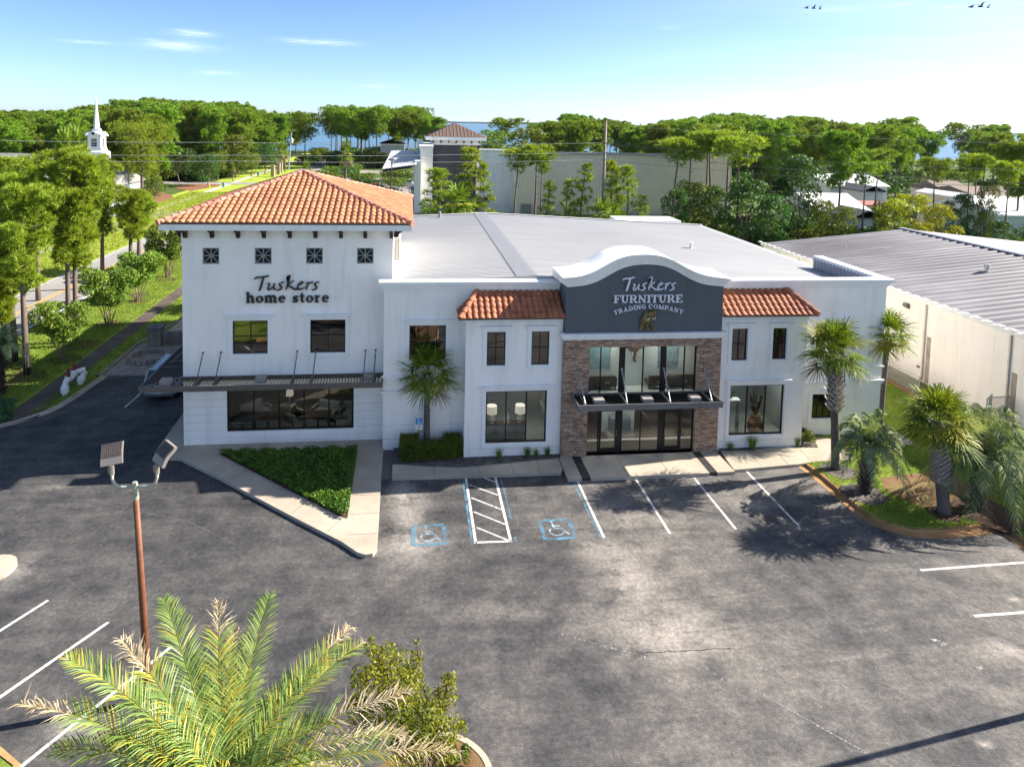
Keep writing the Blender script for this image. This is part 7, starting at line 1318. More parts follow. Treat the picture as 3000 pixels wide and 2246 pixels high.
cx_, cz_ = hc[0], hc[2]; relief(eh, 'head', [((cx_ - .1, cz_ + .05), (cx_ + .1, cz_ + .05), .17, .17, .1), ((cx_, cz_), (cx_, cz_ - .2), .14, .10, .2), ((cx_, cz_ - .2), (cx_ + .02, cz_ - .52), .09, .05, .22), ((cx_ + .02, cz_ - .52), (cx_ + .05, cz_ - .6), .05, .04, .25), ((cx_ - .2, cz_ + .12), (cx_ - .40, cz_ + .10), .14, .06, .0), ((cx_ + .2, cz_ + .12), (cx_ + .40, cz_ + .10), .14, .06, .0)], cx_ - .55, cx_ + .55, cz_ - .7, cz_ + .3, 32.74, .6, WDN, 34, 34)
mb = MB()
for s in (-1, 1): mb.tube([(cx_ + s * .10, 32.6, cz_ - .12), (cx_ + s * .15, 32.5, cz_ - .28), (cx_ + s * .2, 32.46, cz_ - .42)], [.03, .022, .006], 6)
mb.build('tusks', IVO, eh)
# right bay display
mb = MB(); mb.tube([(16.9, 33.4, .5), (16.9, 33.4, .52)], .3, 12); vt = thing('floor_vase', 'round brown vase with tall dark sticks behind the big right window', 'vase', (18.2, 33.0, .15)); mb = MB(); mb.lathe((18.2, 33.0, .15), [(.22, 0), (.36, .25), (.42, .55), (.34, .85), (.20, 1.0), (.24, 1.08)], 16); mb.build('pot', M_('rust_pot', (.13, .07, .045), .6, var=.25, vs=5), vt, smooth='auto'); mb = MB(); q = random.Random(6)
for i in range(9): a = q.uniform(0, 6.28); mb.tube([(18.2, 33.0, 1.0), (18.2 + .35 * math.cos(a), 33 + .3 * math.sin(a), 2.1 + q.uniform(-.3, .5))], [.02, .035], 6)
mb.build('sticks', DKW, vt)
tb2 = thing('console_table', 'white console table with driftwood behind the left pane of the big right window', 'table', (16.6, 33.2, .15)); mb = MB(); mb.box(16.0, 33.1, 1.95, 17.4, 33.5, 2.02); mb.build('tabletop', ROOML, tb2)
for x in (16.05, 17.35): mb = MB(); mb.box(x - .03, 33.15, .15, x + .03, 33.45, 1.95); mb.build('leg', GREYC, tb2)
dw = MB(); 
for i in range(12): a = q.uniform(0, 3.1); x = 16.3 + q.uniform(0, .7); dw.tube([(x, 33.3, 2.04), (x + .15 * math.cos(a), 33.3, 2.2 + .12 * math.sin(a)), (x + .3 * math.cos(a), 33.25, 2.28 + .2 * q.random())], [.03, .02, .008], 5)
tag(dw.build('driftwood', DKW), 'dark twisted driftwood on the white console table', 'ornament')
for x, y, z, lb in ((4.85, 34.5, 2.35, 'small orange pendant bulb left inside the big left window'), (6.35, 34.6, 2.35, 'small orange pendant bulb right inside the big left window')):
    t = thing('pendant_lamp', lb, 'lamp', (x, y, z)); mb = MB(); mb.lathe((x, y, z), [(.0, -.07), (.06, -.04), (.06, .04), (0, .07)], 12); mb.build('bulb', M_('warm_bulb', (.9, .45, .15), .5, emit=((1, .42, .10), 2.2)), t, smooth=True); mb = MB(); mb.tube([(x, y, z + .07), (x, y, 3.4)], .006, 4); mb.build('cord', DKW, t)
# light panels added under the ceilings to brighten the rooms behind the glass
for x, y, z in ((9.6, 32.7, 2.93), (13.2, 32.7, 2.93), (9.8, 32.25, 5.93), (13.0, 32.25, 5.93), (-5.6, 36.4, 3.26), (4.2, 33.6, 3.40), (6.2, 33.6, 3.40), (17.0, 33.4, 3.40), (18.8, 33.4, 3.40)):
    t = thing('added_light_panel', 'flat light panel added to brighten the rooms behind the glass', 'lamp', (x, y, z), 'light panels added behind the glass'); mb = MB(); mb.box(x - .3, y - .3, z, x + .3, y + .3, z + .03); mb.build('panel', M_('added_panel_glow', (.9, .9, .85), .5, emit=((1, .95, .86), 3.0)), t)
    l = D.lights.new('bulb', 'AREA'); l.size = .6; l.energy = 5; l.color = (1, .95, .86); lo = D.objects.new('bulb', l); COL.objects.link(lo); lo.parent = t; lo.location = (0, 0, -.02)  # area light added with each panel to lift the room
# ------------------------------------------------------------------ neighbouring warehouse
wx0, wx1, wy0, wy1, wze = 33.0, 61.0, 20.0, 60.0, 5.42; wh = thing('neighbour_warehouse', 'cream-walled warehouse with weathered purple-grey ribbed metal roof', 'building', (47, 40, 0)); mb = MB()
mb.box(wx0, wy0, 0, wx1, wy1, wze - .02); mb.build('wall', CREAM, wh); mb = MB(); rz_ = 6.85; ribbed(mb, 47, rz_, wx0 - .12, wze + .06, wy0 - .2, wy1, .80, .20, .08); ribbed(mb, 47, rz_, wx1 + .12, wze + .06, wy0 - .2, wy1, .80, .20, .08); 
wr = mb.build('roof', ROOFD, wh); mb = MB(); mb.add([(wx0, wy1 - .05, wze - .05), (47, wy1 - .05, rz_ - .02), (wx1, wy1 - .05, wze - .05)], [(0, 1, 2), (2, 1, 0)]); mb.build('gable', CREAM, wh)
mb = MB(); mb.grid([[(46.72, y, rz_ + .03), (46.72, y, rz_ + .13), (47, y, rz_ + .19), (47.28, y, rz_ + .13), (47.28, y, rz_ + .03)] for y in (wy0 - .2, wy1 + .1)]); mb.build('ridge_cap', M_('ridge_metal', (.50, .50, .52), .45, .3), wr); mb = MB(); y = wy0
while y < wy1: mb.box(46.6, y, rz_ - .02, 46.73, y + .26, rz_ + .10); y += .46
mb.build('ridge_closure', M_('dark_closure', (.10, .11, .14), .6), wr)
mb = MB(); mb.box(wx0 - .26, wy0, wze - .14, wx0 - .001, wy1, wze + .09); y = wy0
while y < wy1: mb.box(wx0 - .255, y + .1, wze + .091, wx0 + .02, y + .5, wze + .16); y += .80
mb.build('gutter', M_('white_gutter', (.72, .71, .68), .5), wh)
for y in (39.5, 33.3, 46.8, 54): mb = MB(); mb.box(wx0 - .13, y - .05, .3, wx0 - .03, y + .05, wze - .15); mb.build('downspout', M_('cream_downspout', (.62, .57, .50), .6), wh)
for y in (39.0, 32.8): mb = MB(); mb.box(wx0 - .012, y, .2, wx0 - .002, y + .33, 3.2); mb.build('wall_stain', M_('taupe_patch', (.36, .30, .25), .9, var=.2), wh)
for (x, y, z) in (WY(2665, 896, 41.2), WY(2698, 1074, 39.9)): 
    mb = MB(); k = 1 if z > 3 else .45; mb.add([(wx0 - .001, y - .2 * k, z - .18 * k), (wx0 - .001, y + .2 * k, z - .18 * k), (wx0 - .001, y + .2 * k, z + .18 * k), (wx0 - .001, y - .2 * k, z + .18 * k), (wx0 - .25 * k, y - .2 * k, z + .0), (wx0 - .25 * k, y + .2 * k, z + .0), (wx0 - .2 * k, y + .2 * k, z + .18 * k), (wx0 - .2 * k, y - .2 * k, z + .18 * k)], [(0, 1, 5, 4), (4, 5, 6, 7), (7, 6, 2, 3), (0, 4, 7, 3), (1, 2, 6, 5)]); mb.build('wall_light', BRONZE, wh)
for x, y, s in ((2893, 765, .45), (2476, 743, .2)):
    Yv = 44 if s > .3 else 55; p = WY(x, y, Yv); zz = rz_ - abs(p[0] - 47) * .1; mb = MB(); mb.lathe((p[0], Yv, zz), [(.13 * s * 2, -.1), (.13 * s * 2, s * .7), (.2 * s * 2, s * .7), (.2 * s * 2, s * 1.3), (.0, s * 1.35)], 12); mb.build('roof_vent', M_('galvanised', (.5, .5, .5), .4, .6), wh, smooth='auto')
for y in (57, 46.5): mb = MB(); mb.box(wx0 - .05, y, 3.6, wx0 - .002, y + .7, 5.1); mb.build('shutter', M_('brown_shutter', (.22, .14, .10), .7), wh)
# chain-link fences and gate between the buildings
CL = M_('chain_link_metal', (.42, .42, .40), .5, .5, var=.05)
def mesh_mat(name, c, dens_=14):
    m, nt, out = newmat(name); v = objco(nt, None, True); sp = N(nt, 'SeparateXYZ'); nt.links.new(v, sp.inputs[0]); u = mathn(nt, 'ADD', sp.outputs[0], sp.outputs[1])
    a = mathn(nt, 'PINGPONG', mathn(nt, 'MULTIPLY', mathn(nt, 'ADD', u, sp.outputs[2]), dens_), .5); b = mathn(nt, 'PINGPONG', mathn(nt, 'MULTIPLY', mathn(nt, 'SUBTRACT', u, sp.outputs[2]), dens_), .5)
    f = mathn(nt, 'MAXIMUM', mathn(nt, 'GREATER_THAN', a, .40), mathn(nt, 'GREATER_THAN', b, .40)); p = N(nt, 'BsdfPrincipled'); inp(p, 'Base Color', (*c, 1)); inp(p, 'Roughness', .5); inp(p, 'Metallic', .5); t = N(nt, 'BsdfTransparent'); s = N(nt, 'MixShader'); nt.links.new(f, s.inputs[0]); nt.links.new(t.outputs[0], s.inputs[1]); nt.links.new(p.outputs[0], s.inputs[2]); nt.links.new(s.outputs[0], out.inputs[0]); return m
WIRE = mesh_mat('chain_link_wire', (.40, .40, .38))
def fence(label, pts, h, z0=.13, step=2.6, name='chain_link_fence', cat='fence'):
    t = thing(name, label, cat, (*pts[0], z0)); mb = MB(); mm = MB()
    for a, b in zip(pts[:-1], pts[1:]):
        a, b = Vector(a), Vector(b); L = (b - a).length; n = max(1, round(L / step)); mb.tube([(a.x, a.y, z0 + h), (b.x, b.y, z0 + h)], .03, 6); mb.tube([(a.x, a.y, z0 + .08), (b.x, b.y, z0 + .08)], .015, 5)
        for i in range(n + 1): p = a.lerp(b, i / n); pm = MB(); pm.tube([(p.x, p.y, z0 - .1), (p.x, p.y, z0 + h + .03)], .035, 8); pm.build('post', CL, t)
        mm.quad((a.x, a.y + .02, z0 + .08), (b.x, b.y + .02, z0 + .08), (b.x, b.y + .02, z0 + h), (a.x, a.y + .02, z0 + h))
    mb.build('rail', CL, t); mm.build('wire_mesh', WIRE, t); return t
f0 = G(2691, 1163, .13); fence('chain-link fence along the gravel strip beside the cream warehouse', [(f0[0], f0[1]), (f0[0] + .2, 46.), (f0[0] + .3, 58)], 1.25)
g1 = G(2893, 1256, .13); g2 = G(2958, 1262, .13); fence('short chain-link gate beside the warehouse downspout', [g1, (32.85, g1[1] + .1)], 1.75, name='chain_link_gate', cat='gate'); fence('chain-link fence panel left of the gate, half behind the palm crown', [(f0[0] + 1.2, g1[1] + .5), (g1[0] - .15, g1[1])], 1.7)
fence('chain-link fence behind the store on the meadow edge', [(24, 61.5), (40, 61.6), (70, 61.8)], 1.8, .03, 3)
flat('gravel_strip', [(f0[0] + .02, 34.5), (32.9, 34.0), (32.9, 60), (f0[0] + .3, 60)], .145, ground_mat('gravel', [(.3, (.10, .075, .06)), (.5, (.20, .15, .12)), (.7, (.30, .24, .20))], 1.2, 20, .8))
mb = MB(); mb.box(f0[0] - .25, 33.9, .1, f0[0] - .05, 60, .30); tag(mb.build('timber_edging', M_('timber_edging', (.20, .10, .055), .8, var=.2)), 'brown timber edging at the foot of the chain-link fence', 'edging')
# ------------------------------------------------------------------ grey tower, white wings, beige shed beyond
DKG = stucco('charcoal_stucco', (.055, .06, .072)); SHED = M_('beige_metal_siding', (.86, .73, .58), .6, .0, var=.06, vs=.3); BRF = M_('brown_metal_roof', (.22, .145, .105), .45, .3, var=.08)
gb = thing('grey_tower_building', 'charcoal tower with brown ribbed hip roof and white side walls beyond the store', 'building', (10, 132, 0)); Yg = 128.0
def gx(x, y): return WY(x, y, Yg)
a, b = gx(1264, 420), gx(1408, 420); x0, x1 = a[0], b[0]; zt = gx(1330, 411)[2]; mb = MB(); mb.box(x0, Yg, 0, x1, Yg + 9, zt - .9); mb.build('tower_wall', DKG, gb); mb = MB(); mb.box(x0 + .02, Yg - .02, zt - .9, x1 - .02, Yg + 9, zt); mb.build('frieze', TRIM, gb)
e0, e1 = gx(1247, 395)[0], gx(1424, 395)[0]; ze0, ze1 = gx(1330, 405)[2], gx(1330, 397)[2]; mb = MB(); mb.box(e0, Yg - 1.2, zt - .02, e1, Yg + 10.2, zt + .62); mb.build('eave', TRIM, gb); az_ = gx(1332, 361)[2]; zz = zt + .63; C4 = [(e0, Yg - 1.25, zz), (e1, Yg - 1.25, zz), (e1, Yg + 10.3, zz), (e0, Yg + 10.3, zz)]; A_ = ((e0 + e1) / 2, Yg + 4.5, az_); mb = MB(); mb.add(C4 + [A_], [(0, 1, 4), (1, 2, 4), (2, 3, 4), (3, 0, 4)])
for i in range(4):
    p, q_ = Vector(C4[i]), Vector(C4[(i + 1) % 4]); AA = Vector(A_)
    for k in range(1, 17):
        f = k / 17; m0 = p.lerp(q_, f); e = (q_ - p).normalized(); ua = (AA - p).dot(e); u = f * (q_ - p).length; foot = p + e * ua; t_f = min(u / ua, ((q_ - p).length - u) / ((q_ - p).length - ua)); mb.tube([m0 + Vector((0, 0, .02)), m0 + (AA - foot) * t_f + Vector((0, 0, .02))], .06, 4, cap=False)
mb.build('roof', BRF, gb)
for i in range(4):
    cx2 = gx(1299 + i * 27.5, 419)[0]; cz2 = gx(1300, 419)[2]; mb = MB(); s = .36
    for d in ((-s, -s, -s + .07, s), (s - .07, -s, s, s), (-s + .07, -s, s - .07, -s + .07), (-s + .07, s - .07, s - .07, s)): mb.box(cx2 + d[0], Yg - .12, cz2 + d[1], cx2 + d[2], Yg - .02, cz2 + d[3])
    for an in (0, PI / 4, PI / 2, 3 * PI / 4): mb.rbox((cx2, Yg - .07 - an * .003, cz2), (1.0 if an in (PI / 4, 3 * PI / 4) else .7, .05, .06), ry=an)
    mb.build('grille', TRIM, gb)
for i in range(7): mb = MB(); xx = x0 + .3 + (x1 - x0 - .6) * i / 6; mb.box(xx - .09, Yg - .6, zt - .55, xx + .09, Yg - .04, zt - .05); mb.build('bracket', DKWOOD, gb)
mb = MB(); q0 = WY(1212, 440, 122); q1 = WY(1262, 440, 122); zc = WY(1240, 433, 122)[2]; mb.box(q0[0] + 1.2, 122, 0, q1[0] + .4, 140, zc); mb.box(q0[0] + 1.0, 121.8, zc, q1[0] + .5, 140.2, zc + .35); q2 = WY(1215, 465, 120); mb.box(q2[0], 120, 0, q0[0] + 1.19, 140, zc - 2.2); mb.build('white_wall', WHITE, gb)
mb = MB(); s0 = WY(1230, 425, 135); mb.box(s0[0] - .6, 134, zc, s0[0] + .6, 136, zc + 1.1); mb.build('stair_head', WHITE, gb)
# slatted lean-to roof
mb = MB(); L0, L1 = WY(1120, 497, 118), WY(1216, 484, 118); H0, H1 = WY(1148, 443, 132), WY(1230, 441, 132)
for i in range(22): f = i / 21; a = Vector(L0).lerp(Vector(L1), f); b = Vector(H0).lerp(Vector(H1), f); mb.tube([a, b], .13, 4, cap=False)
mb.build('slatted_roof', M_('pale_slats', (.55, .56, .58), .5, .3), gb); mb = MB(); mb.quad(tuple(Vector(L0) - Vector((0, 0, .4))), tuple(Vector(L1) - Vector((0, 0, .4))), tuple(Vector(H1) - Vector((0, 0, .4))), tuple(Vector(H0) - Vector((0, 0, .4)))); mb.build('roof_deck', M_('dark_deck', (.10, .10, .13), .7), gb)
mb = MB(); w0 = WY(1405, 440, 122); w1 = WY(1515, 440, 119); zw = WY(1440, 442, 122)[2]; mb.box(w0[0], 121, 0, w1[0], 122, zw); mb.box(w0[0] - .1, 120.8, zw, w1[0] + .1, 122.2, zw + .3); mb.box(w0[0], 122, 0, w1[0], 150, zw - 2.6); mb.build('white_wall', WHITE, gb)
sh = thing('beige_shed', 'long beige ribbed metal shed behind the young pines', 'building', (43, 125, 0)); s0 = WY(1512, 450, 118.6); s1 = WY(2143, 462, 118.6); zs = WY(1830, 454, 118.6)[2]; mb = MB(); prof = []; x = s0[0]; k = 0
while x < s1[0]: prof += [(x, 118.6), (x + .20, 118.6), (x + .24, 118.48), (x + .32, 118.48), (x + .36, 118.6)]; x += .5
mb.grid([[(x, y, 0) for x, y in prof], [(x, y, zs) for x, y in prof]]); mb.box(s0[0], 118.62, 0, s1[0], 149, zs - 2.6); mb.build('siding', SHED, sh); mb = MB(); mb.box(s0[0], 118.2, zs, s1[0] + .3, 118.61, zs + .35); mb.add([(s0[0], 118.2, zs + .36), (s1[0] + .3, 118.2, zs + .36), (s1[0] + .3, 150, zs - 2.4), (s0[0], 150, zs - 2.4)], [(0, 1, 2, 3)]); mb.build('roof', ROOFM, sh)
mb = MB(); dx_ = WY(1542, 600, 118.4); mb.box(dx_[0] - .9, 118.35, .3, dx_[0] + .9, 118.47, 1.9); mb.build('louvre_vent', GREYM, sh)
# ------------------------------------------------------------------ utility poles and wires
WOODP = M_('weathered_pole_wood', (.30, .25, .21), .9, var=.2, vs=2, stretch=(1, 1, .2)); up = thing('utility_pole', 'tall bare wooden utility pole in front of the beige shed', 'utility pole', (WY(1772, 500, 97)[0], 97, 0)); pX = WY(1771, 450, 97)[0]; zp = WY(1773, 354, 97)[2]
mb = MB(); mb.tube([(pX, 97, -.2), (pX + .05, 97, zp)], [.24, .17], 10); mb.build('pole', WOODP, up, smooth=True)
for yy in (418, 447, 467): mb = MB(); z = WY(1772, yy, 97)[2]; mb.box(pX - .08, 96.6, z - .12, pX + .35, 96.82, z + .06); mb.build('insulator', GREYM, up)
WIREM = M_('power_line', (.25, .25, .25), .5, .3)
def wire(label, pts, r=.022, grp='power lines across the middle distance'):
    mb = MB(); P = [Vector(WY(*p)) for p in pts]; out = []
    for a, b in zip(P[:-1], P[1:]):
        L = (b - a).length
        for i in range(14): f = i / 14; out.append(a.lerp(b, f) - Vector((0, 0, .0022 * L * 4 * f * (1 - f) * 2)))
    out.append(P[-1]); mb.tube(out, r, 4); return tag(mb.build('power_line', WIREM), label, 'wire', grp)
wire('uppermost power line, left of the utility pole', [(-200, 408, 62), (700, 417, 75), (1400, 423, 90), (1770, 418, 97)]); wire('middle power line, left of the utility pole', [(-200, 447, 62), (700, 455, 75), (1400, 452, 90), (1770, 446, 97)]); wire('lowest power line, left of the utility pole', [(-200, 468, 62), (700, 472, 75), (1400, 474, 90), (1770, 467, 97)])
wire('uppermost power line, right of the utility pole', [(1774, 420, 97), (2150, 453, 82), (2575, 482, 70), (3200, 502, 56)]); wire('middle power line, right of the utility pole', [(1774, 445, 97), (2150, 482, 82), (2575, 513, 70), (3200, 545, 56)]); wire('lowest power line, right of the utility pole', [(1774, 468, 97), (2150, 503, 82), (2575, 532, 70), (3200, 556, 56)])
wire('faint high power line over the right-hand wood', [(1900, 375, 150), (2400, 398, 140), (3200, 425, 125)], .03)
u2 = thing('utility_pole', 'slim grey utility pole with white transformer beside the far road', 'utility pole', (WY(845, 478, 215)[0], 215, 0)); X2 = WY(845, 478, 215)[0]; mb = MB(); mb.tube([(X2, 215, 0), (X2 + .9, 215, WY(851, 388, 215)[2])], [.25, .18], 8); mb.build('pole', M_('blue_grey_pole', (.28, .33, .36), .7), u2); mb = MB(); mb.lathe((X2 + 1.1, 214.4, WY(851, 418, 215)[2]), [(.4, 0), (.42, 1.2), (.2, 1.4)], 10); mb.build('transformer', WPIPE, u2)
for i, x in enumerate((798, 815, 822, 831)):
    g = WY(x, 480, 190 + i * 9); mb = MB(); mb.box(g[0] - .45, g[1], 0, g[0] + .45, g[1] + .9, 3.0); mb.box(g[0] - .55, g[1] - .1, 3.0, g[0] + .55, g[1] + 1, 3.2); tag(mb.build('brick_post', M_('post_brick', (.40, .30, .22), .9)), 'pale brick gate post by the far road', 'post', 'pale brick posts by the far road')
# ------------------------------------------------------------------ church and houses
ch = thing('church', 'church with tall white steeple rising from the left wood', 'church', (WY(283, 455, 118)[0], 118, 0)); Yc = 118.; sx_c = WY(284, 420, Yc)[0]
def zc_(y): return WY(283, y, Yc)[2]
CHW = M_('steeple_white', (.80, .80, .79), .6, var=.05); mb = MB()
def sq_(mb, w0, w1, z0, z1): mb.add([(sx_c + a * w, Yc + b * w, z) for z, w in ((z0, w0), (z1, w1)) for a, b in ((-1, -1), (1, -1), (1, 1), (-1, 1))], [(3, 2, 1, 0), (4, 5, 6, 7), (0, 1, 5, 4), (1, 2, 6, 5), (2, 3, 7, 6), (3, 0, 4, 7)])
sq_(mb, 1.5, 1.45, zc_(465), zc_(445)); sq_(mb, 1.40, 1.15, zc_(445), zc_(440)); sq_(mb, 1.12, 1.05, zc_(440), zc_(430)); sq_(mb, 1.0, 1.0, zc_(430), zc_(399)); sq_(mb, 1.28, 1.28, zc_(399), zc_(395)); sq_(mb, .62, .5, zc_(388), zc_(378))
for r in (0, 1):
    for s in (-1, 1):
        pr = [(-1.25, zc_(395)), (1.25, zc_(395)), (0, zc_(385))]; q4 = [((sx_c + u if r == 0 else sx_c + s * 1.27), (Yc + s * 1.27 if r == 0 else Yc + u), z) for u, z in pr]; q5 = [(sx_c, Yc, z) if False else ((x if r == 0 else sx_c), (Yc if r == 0 else y), z) for x, y, z in q4]; mb.add(q4 + q5, [(0, 1, 2), (3, 5, 4), (0, 2, 5, 3), (1, 4, 5, 2)])
mb.build('steeple_base', CHW, ch); mb = MB(); mb.lathe((sx_c, Yc, 0), [(.52, zc_(380)), (.36, zc_(350)), (.05, zc_(288)), (.02, zc_(282))], 8); mb.build('spire', CHW, ch)
for r in (0, 1):
    mb = MB(); z0, z1 = zc_(429), zc_(406)
    for i in range(2):
        for j in range(4): u0 = -.42 + i * .44; zz = z0 + (z1 - z0) * j / 4; (mb.box(sx_c + u0, Yc - 1.02, zz + .03, sx_c + u0 + .38, Yc - 1.001, zz + (z1 - z0) / 4 - .03) if r == 0 else mb.box(sx_c + 1.001, Yc + u0, zz + .03, sx_c + 1.02, Yc + u0 + .38, zz + (z1 - z0) / 4 - .03))
    mb.build('window', BLACK, ch)
mb = MB(); mb.prismy([(sx_c + .25 * math.cos(t), zc_(391) + .25 * math.sin(t)) for t in np.linspace(0, 2 * PI, 13)[:-1]], Yc - 1.32, Yc - 1.275); mb.build('round_vent', DKW, ch)
def gable(mb, x0, x1, y0, y1, ze, zr_, axis='x', ov=.4):
    if axis == 'x': ym = (y0 + y1) / 2; mb.add([(x0 - ov, y0 - ov, ze), (x1 + ov, y0 - ov, ze), (x1 + ov, ym, zr_), (x0 - ov, ym, zr_), (x1 + ov, y1 + ov, ze), (x0 - ov, y1 + ov, ze), (x0 - ov, y0 - ov, ze - .18), (x1 + ov, y0 - ov, ze - .18), (x1 + ov, y1 + ov, ze - .18), (x0 - ov, y1 + ov, ze - .18)], [(0, 1, 2, 3), (3, 2, 4, 5), (6, 7, 1, 0), (8, 9, 5, 4), (0, 3, 5, 9, 6), (1, 7, 8, 4, 2), (9, 8, 7, 6)])
    else: xm = (x0 + x1) / 2; mb.add([(x0 - ov, y0 - ov, ze), (xm, y0 - ov, zr_), (xm, y1 + ov, zr_), (x0 - ov, y1 + ov, ze), (x1 + ov, y0 - ov, ze), (x1 + ov, y1 + ov, ze), (x0 - ov, y0 - ov, ze - .18), (x1 + ov, y0 - ov, ze - .18), (x1 + ov, y1 + ov, ze - .18), (x0 - ov, y1 + ov, ze - .18)], [(0, 1, 2, 3), (1, 4, 5, 2), (0, 3, 9, 6), (4, 7, 8, 5), (9, 8, 7, 6)])
    return mb
SHW = M_('white_shingle', (.74, .74, .74), .6, .1, var=.04, vs=.5); DKS = M_('dark_shingle', (.075, .085, .10), .8, var=.15); BRS = M_('brown_shingle', (.20, .15, .125), .85, var=.15); GRS = M_('grey_shingle', (.26, .25, .25), .85, var=.15); REDS = M_('red_shingle', (.32, .13, .10), .8, var=.1); CRW = M_('cream_siding', (.62, .57, .45), .8, var=.05); PGW = M_('pale_green_siding', (.45, .55, .47), .8, var=.05); WSD = M_('white_siding', (.68, .69, .70), .8, var=.05); BGW = M_('blue_grey_siding', (.30, .34, .38), .8, var=.05)
def house(label, x0, x1, y0, y1, ze, zr_, roof, wall, axis='x', wins=(), extra=None):
    t = thing('house', label, 'house', ((x0 + x1) / 2, (y0 + y1) / 2, 0)); mb = MB(); mb.box(x0, y0, 0, x1, y1, ze - .1)
    if axis == 'y':
        xm = (x0 + x1) / 2
        for y in (y0, y1): mb.add([(x0, y, ze - .1), (x1, y, ze - .1), (xm, y, zr_ - .15)], [(0, 1, 2), (2, 1, 0)])
    else:
        ym = (y0 + y1) / 2
        for x in (x0, x1): mb.add([(x, y0, ze - .1), (x, y1, ze - .1), (x, ym, zr_ - .15)], [(0, 1, 2), (2, 1, 0)])
    mb.build('wall', wall, t); gable(MB(), 0, 0, 0, 0, 0, 0) if False else gable_b(t, x0, x1, y0, y1, ze, zr_, roof, axis)
    for (a, b, c, d) in wins: mb = MB(); mb.box(a, y0 - .08, c, b, y0 - .005, d); w = mb.build('window', WSD, t); mb = MB(); mb.box(a + .1, y0 - .1, c + .1, b - .1, y0 - .081, d - .1); mb.build('pane', CARG, w)
    return t
def gable_b(t, x0, x1, y0, y1, ze, zr_, roof, axis): mb = MB(); gable(mb, x0, x1, y0, y1, ze, zr_, axis); return mb.build('roof', roof, t)
mb = MB(); cb0 = WY(170, 460, 128)[0]; mb.box(cb0 - 14, 119, 0, sx_c + 1.5, 133, 4.2); mb.build('nave_wall', BGW, ch); mb = MB(); gable(mb, cb0 - 14, sx_c + 1.5, 119, 133, 4.2, 6.4); mb.build('roof', GRS, ch)
hx = WY(237, 430, 140)[0]; house('house with brown roof left of the steeple', hx - 4, hx + 6, 140, 150, 6.2, 9.0, BRS, BGW, 'x', [(hx - 2, hx + 1, 3.8, 5.4)])
hx = WY(85, 455, 112)[0]; house('flat grey-roofed house half hidden by the far left pines', hx - 8, hx + 2, 112, 122, 8.6, 9.6, GRS, WSD); hx = WY(85, 520, 108)[0]; house('pale gabled house behind the leaning pine', hx - 3, hx + 3, 108, 116, 5.6, 7.6, GRS, WSD, 'y')
def hz(px0, px1, yr, ye, Y, d, roof, wall, axis, label, wins=(), zb=None):
    x0, x1 = WY(px0, ye, Y)[0], WY(px1, ye, Y)[0]; ze = WY((px0 + px1) / 2, ye, Y)[2]; zr_ = WY((px0 + px1) / 2, yr, Y + (d / 2 if axis == 'x' else 0))[2]; return house(label, x0, x1, Y, Y + d, ze, zr_, roof, wall, axis, [(x0 + (x1 - x0) * a, x0 + (x1 - x0) * b, ze * c, ze * e) for a, b, c, e in wins])
hz(2405, 2548, 566, 620, 100, 13, SHW, CRW, 'x', 'house with long plain white metal roof among the pines'); hz(2500, 2585, 616, 638, 92, 6, DKS, WSD, 'y', 'small cottage with dark shingle gable roof', [(.7, .85, .5, .75)])
hz(2530, 2588, 545, 560, 125, 8, DKS, WSD, 'y', 'white garage with four small door panes and dark roof', [(.15, .3, .35, .55), (.35, .5, .35, .55), (.55, .7, .35, .55), (.75, .9, .35, .55)]); hz(2435, 2600, 510, 545, 132, 14, SHW, WSD, 'x', 'white house with wide pale roof behind the garage', [(.1, .2, .4, .7), (.7, .8, .4, .7)])
hz(2540, 2600, 588, 600, 106, 6, REDS, CRW, 'x', 'low house with faded red roof below the garage'); hz(2510, 2570, 498, 515, 155, 9, SHW, WSD, 'x', 'pale-roofed house farthest behind the garage'); hz(2915, 3120, 575, 630, 88, 12, SHW, PGW, 'x', 'pale green house with white metal roof at the right edge', [(.15, .21, .35, .8), (.4, .46, .35, .8)])
hz(2770, 2850, 530, 560, 120, 9, BRS, CRW, 'x', 'brown-roofed house behind the right-hand pines'); hz(2860, 3010, 545, 575, 112, 12, BRS, CRW, 'x', 'wide brown-roofed house above the white metal roof'); hz(2828, 2880, 570, 580, 98, 10, SHW, CRW, 'y', 'cream-walled house between two dark pine trunks', [(.3, .4, .5, .6)])
hz(2020, 2060, 352, 360, 330, 10, SHW, WSD, 'x', 'tiny white house far off at the water'); hz(1115, 1185, 408, 420, 240, 12, GRS, WSD, 'y', 'grey gabled house under the waterside pines', [(.4, .6, .4, .6)]); hz(1415, 1435, 418, 425, 170, 8, SHW, WSD, 'y', 'small white building right of the grey tower')
hz(20, 70, 372, 385, 230, 14, SHW, WSD, 'x', 'white house deep in the left wood')
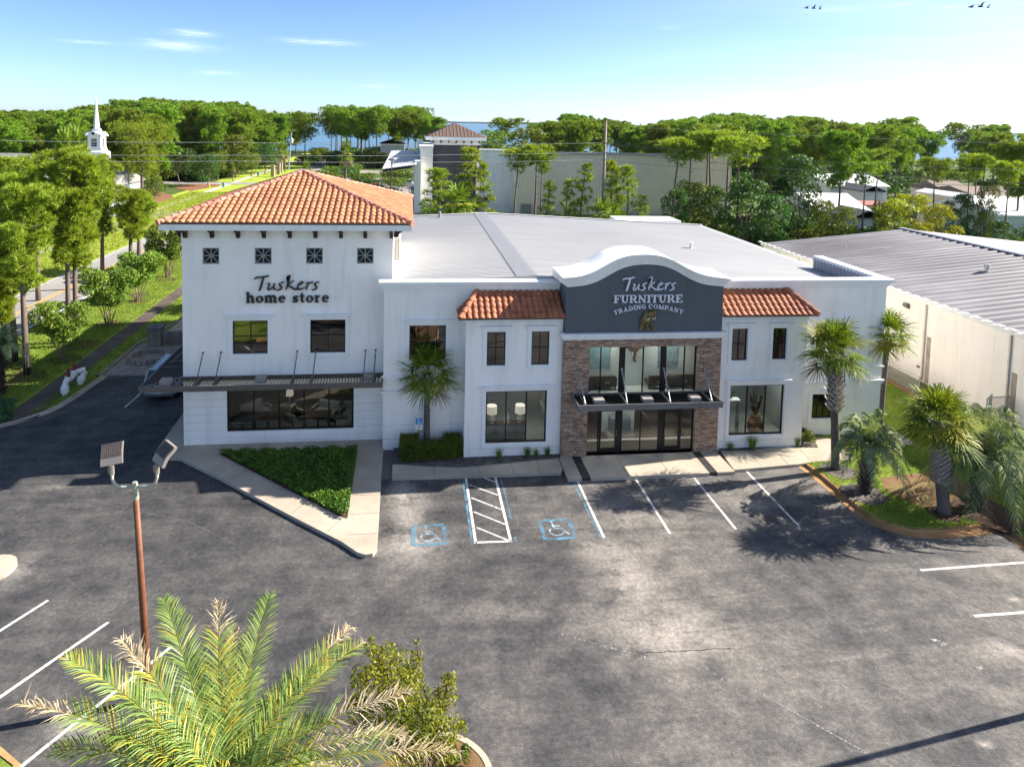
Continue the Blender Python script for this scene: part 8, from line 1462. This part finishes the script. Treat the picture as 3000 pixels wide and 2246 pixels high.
# small street furniture in the verge
for x, y, c, lb in ((655, 548, (.20, .42, .36), 'green utility box beside the concrete path'), (757, 515, (.20, .42, .36), 'green utility box farther up the concrete path')):
    g = G(x, y); mb = MB(); mb.box(g[0] - .3, g[1] - .3, 0, g[0] + .3, g[1] + .3, 1.0); mb.box(g[0] - .34, g[1] - .34, 1.001, g[0] + .34, g[1] + .34, 1.08); tag(mb.build('utility_box', M_('green_box', c, .6)), lb, 'utility box')
g = G(613, 550); mb = MB(); mb.lathe((g[0], g[1], 0), [(.22, 0), (.2, .1), (.16, .12), (.16, .6), (.22, .62), (.16, .78), (0, .86)], 10); tag(mb.build('fire_hydrant', M_('yellow_paint', (.65, .42, .05), .5)), 'yellow fire hydrant on the pine-straw bed', 'hydrant')
# birds
for i, (x, y, s) in enumerate(((2363, 24, .8), (2384, 25, .8), (2402, 27, .5), (2845, 21, 1.1), (2873, 20, 1.1), (2895, 23, .6))):
    c = Vector(WY(x, y, 90)); mb = MB(); fl_ = .25 + .3 * (i % 3)
    secs = [(-.45, .03), (-.2, .10), (.1, .12), (.3, .07), (.42, .03)]; mb.tube([tuple(c + Vector((a * s, .0, .0))) for a, r in secs], [r * s for a, r in secs], 6)
    for sg_ in (-1, 1): mb.add([tuple(c + Vector(p) * s) for p in ((-.15, 0, .02), (.18, 0, .02), (.02, sg_ * .45, fl_ * .7), (-.22, sg_ * .42, fl_ * .7), (-.12, sg_ * .95, fl_ * 1.0))], [(0, 1, 2, 3), (3, 2, 4), (3, 2, 1, 0), (4, 2, 3)])
    tag(mb.build('bird', M_('bird_dark', (.03, .03, .03), .8)), ('dark bird flying in the left trio high over the right wood' if i < 3 else 'dark bird flying in the right trio high over the right wood'), 'bird', 'left trio of birds' if i < 3 else 'right trio of birds')
# ------------------------------------------------------------------ the air
mb = MB(); mb.box(-34000, -400, -2.2, 34000, 43000, 40); hz_o = mb.build('haze', None); m, nt, out = newmat('haze_air'); v = N(nt, 'VolumePrincipled'); inp(v, 'Color', (.86, .92, 1, 1)); inp(v, 'Density', .00003); inp(v, 'Anisotropy', .3); nt.links.new(v.outputs[0], out.inputs['Volume']); hz_o.data.materials.append(m); tag(hz_o, kind='stuff')
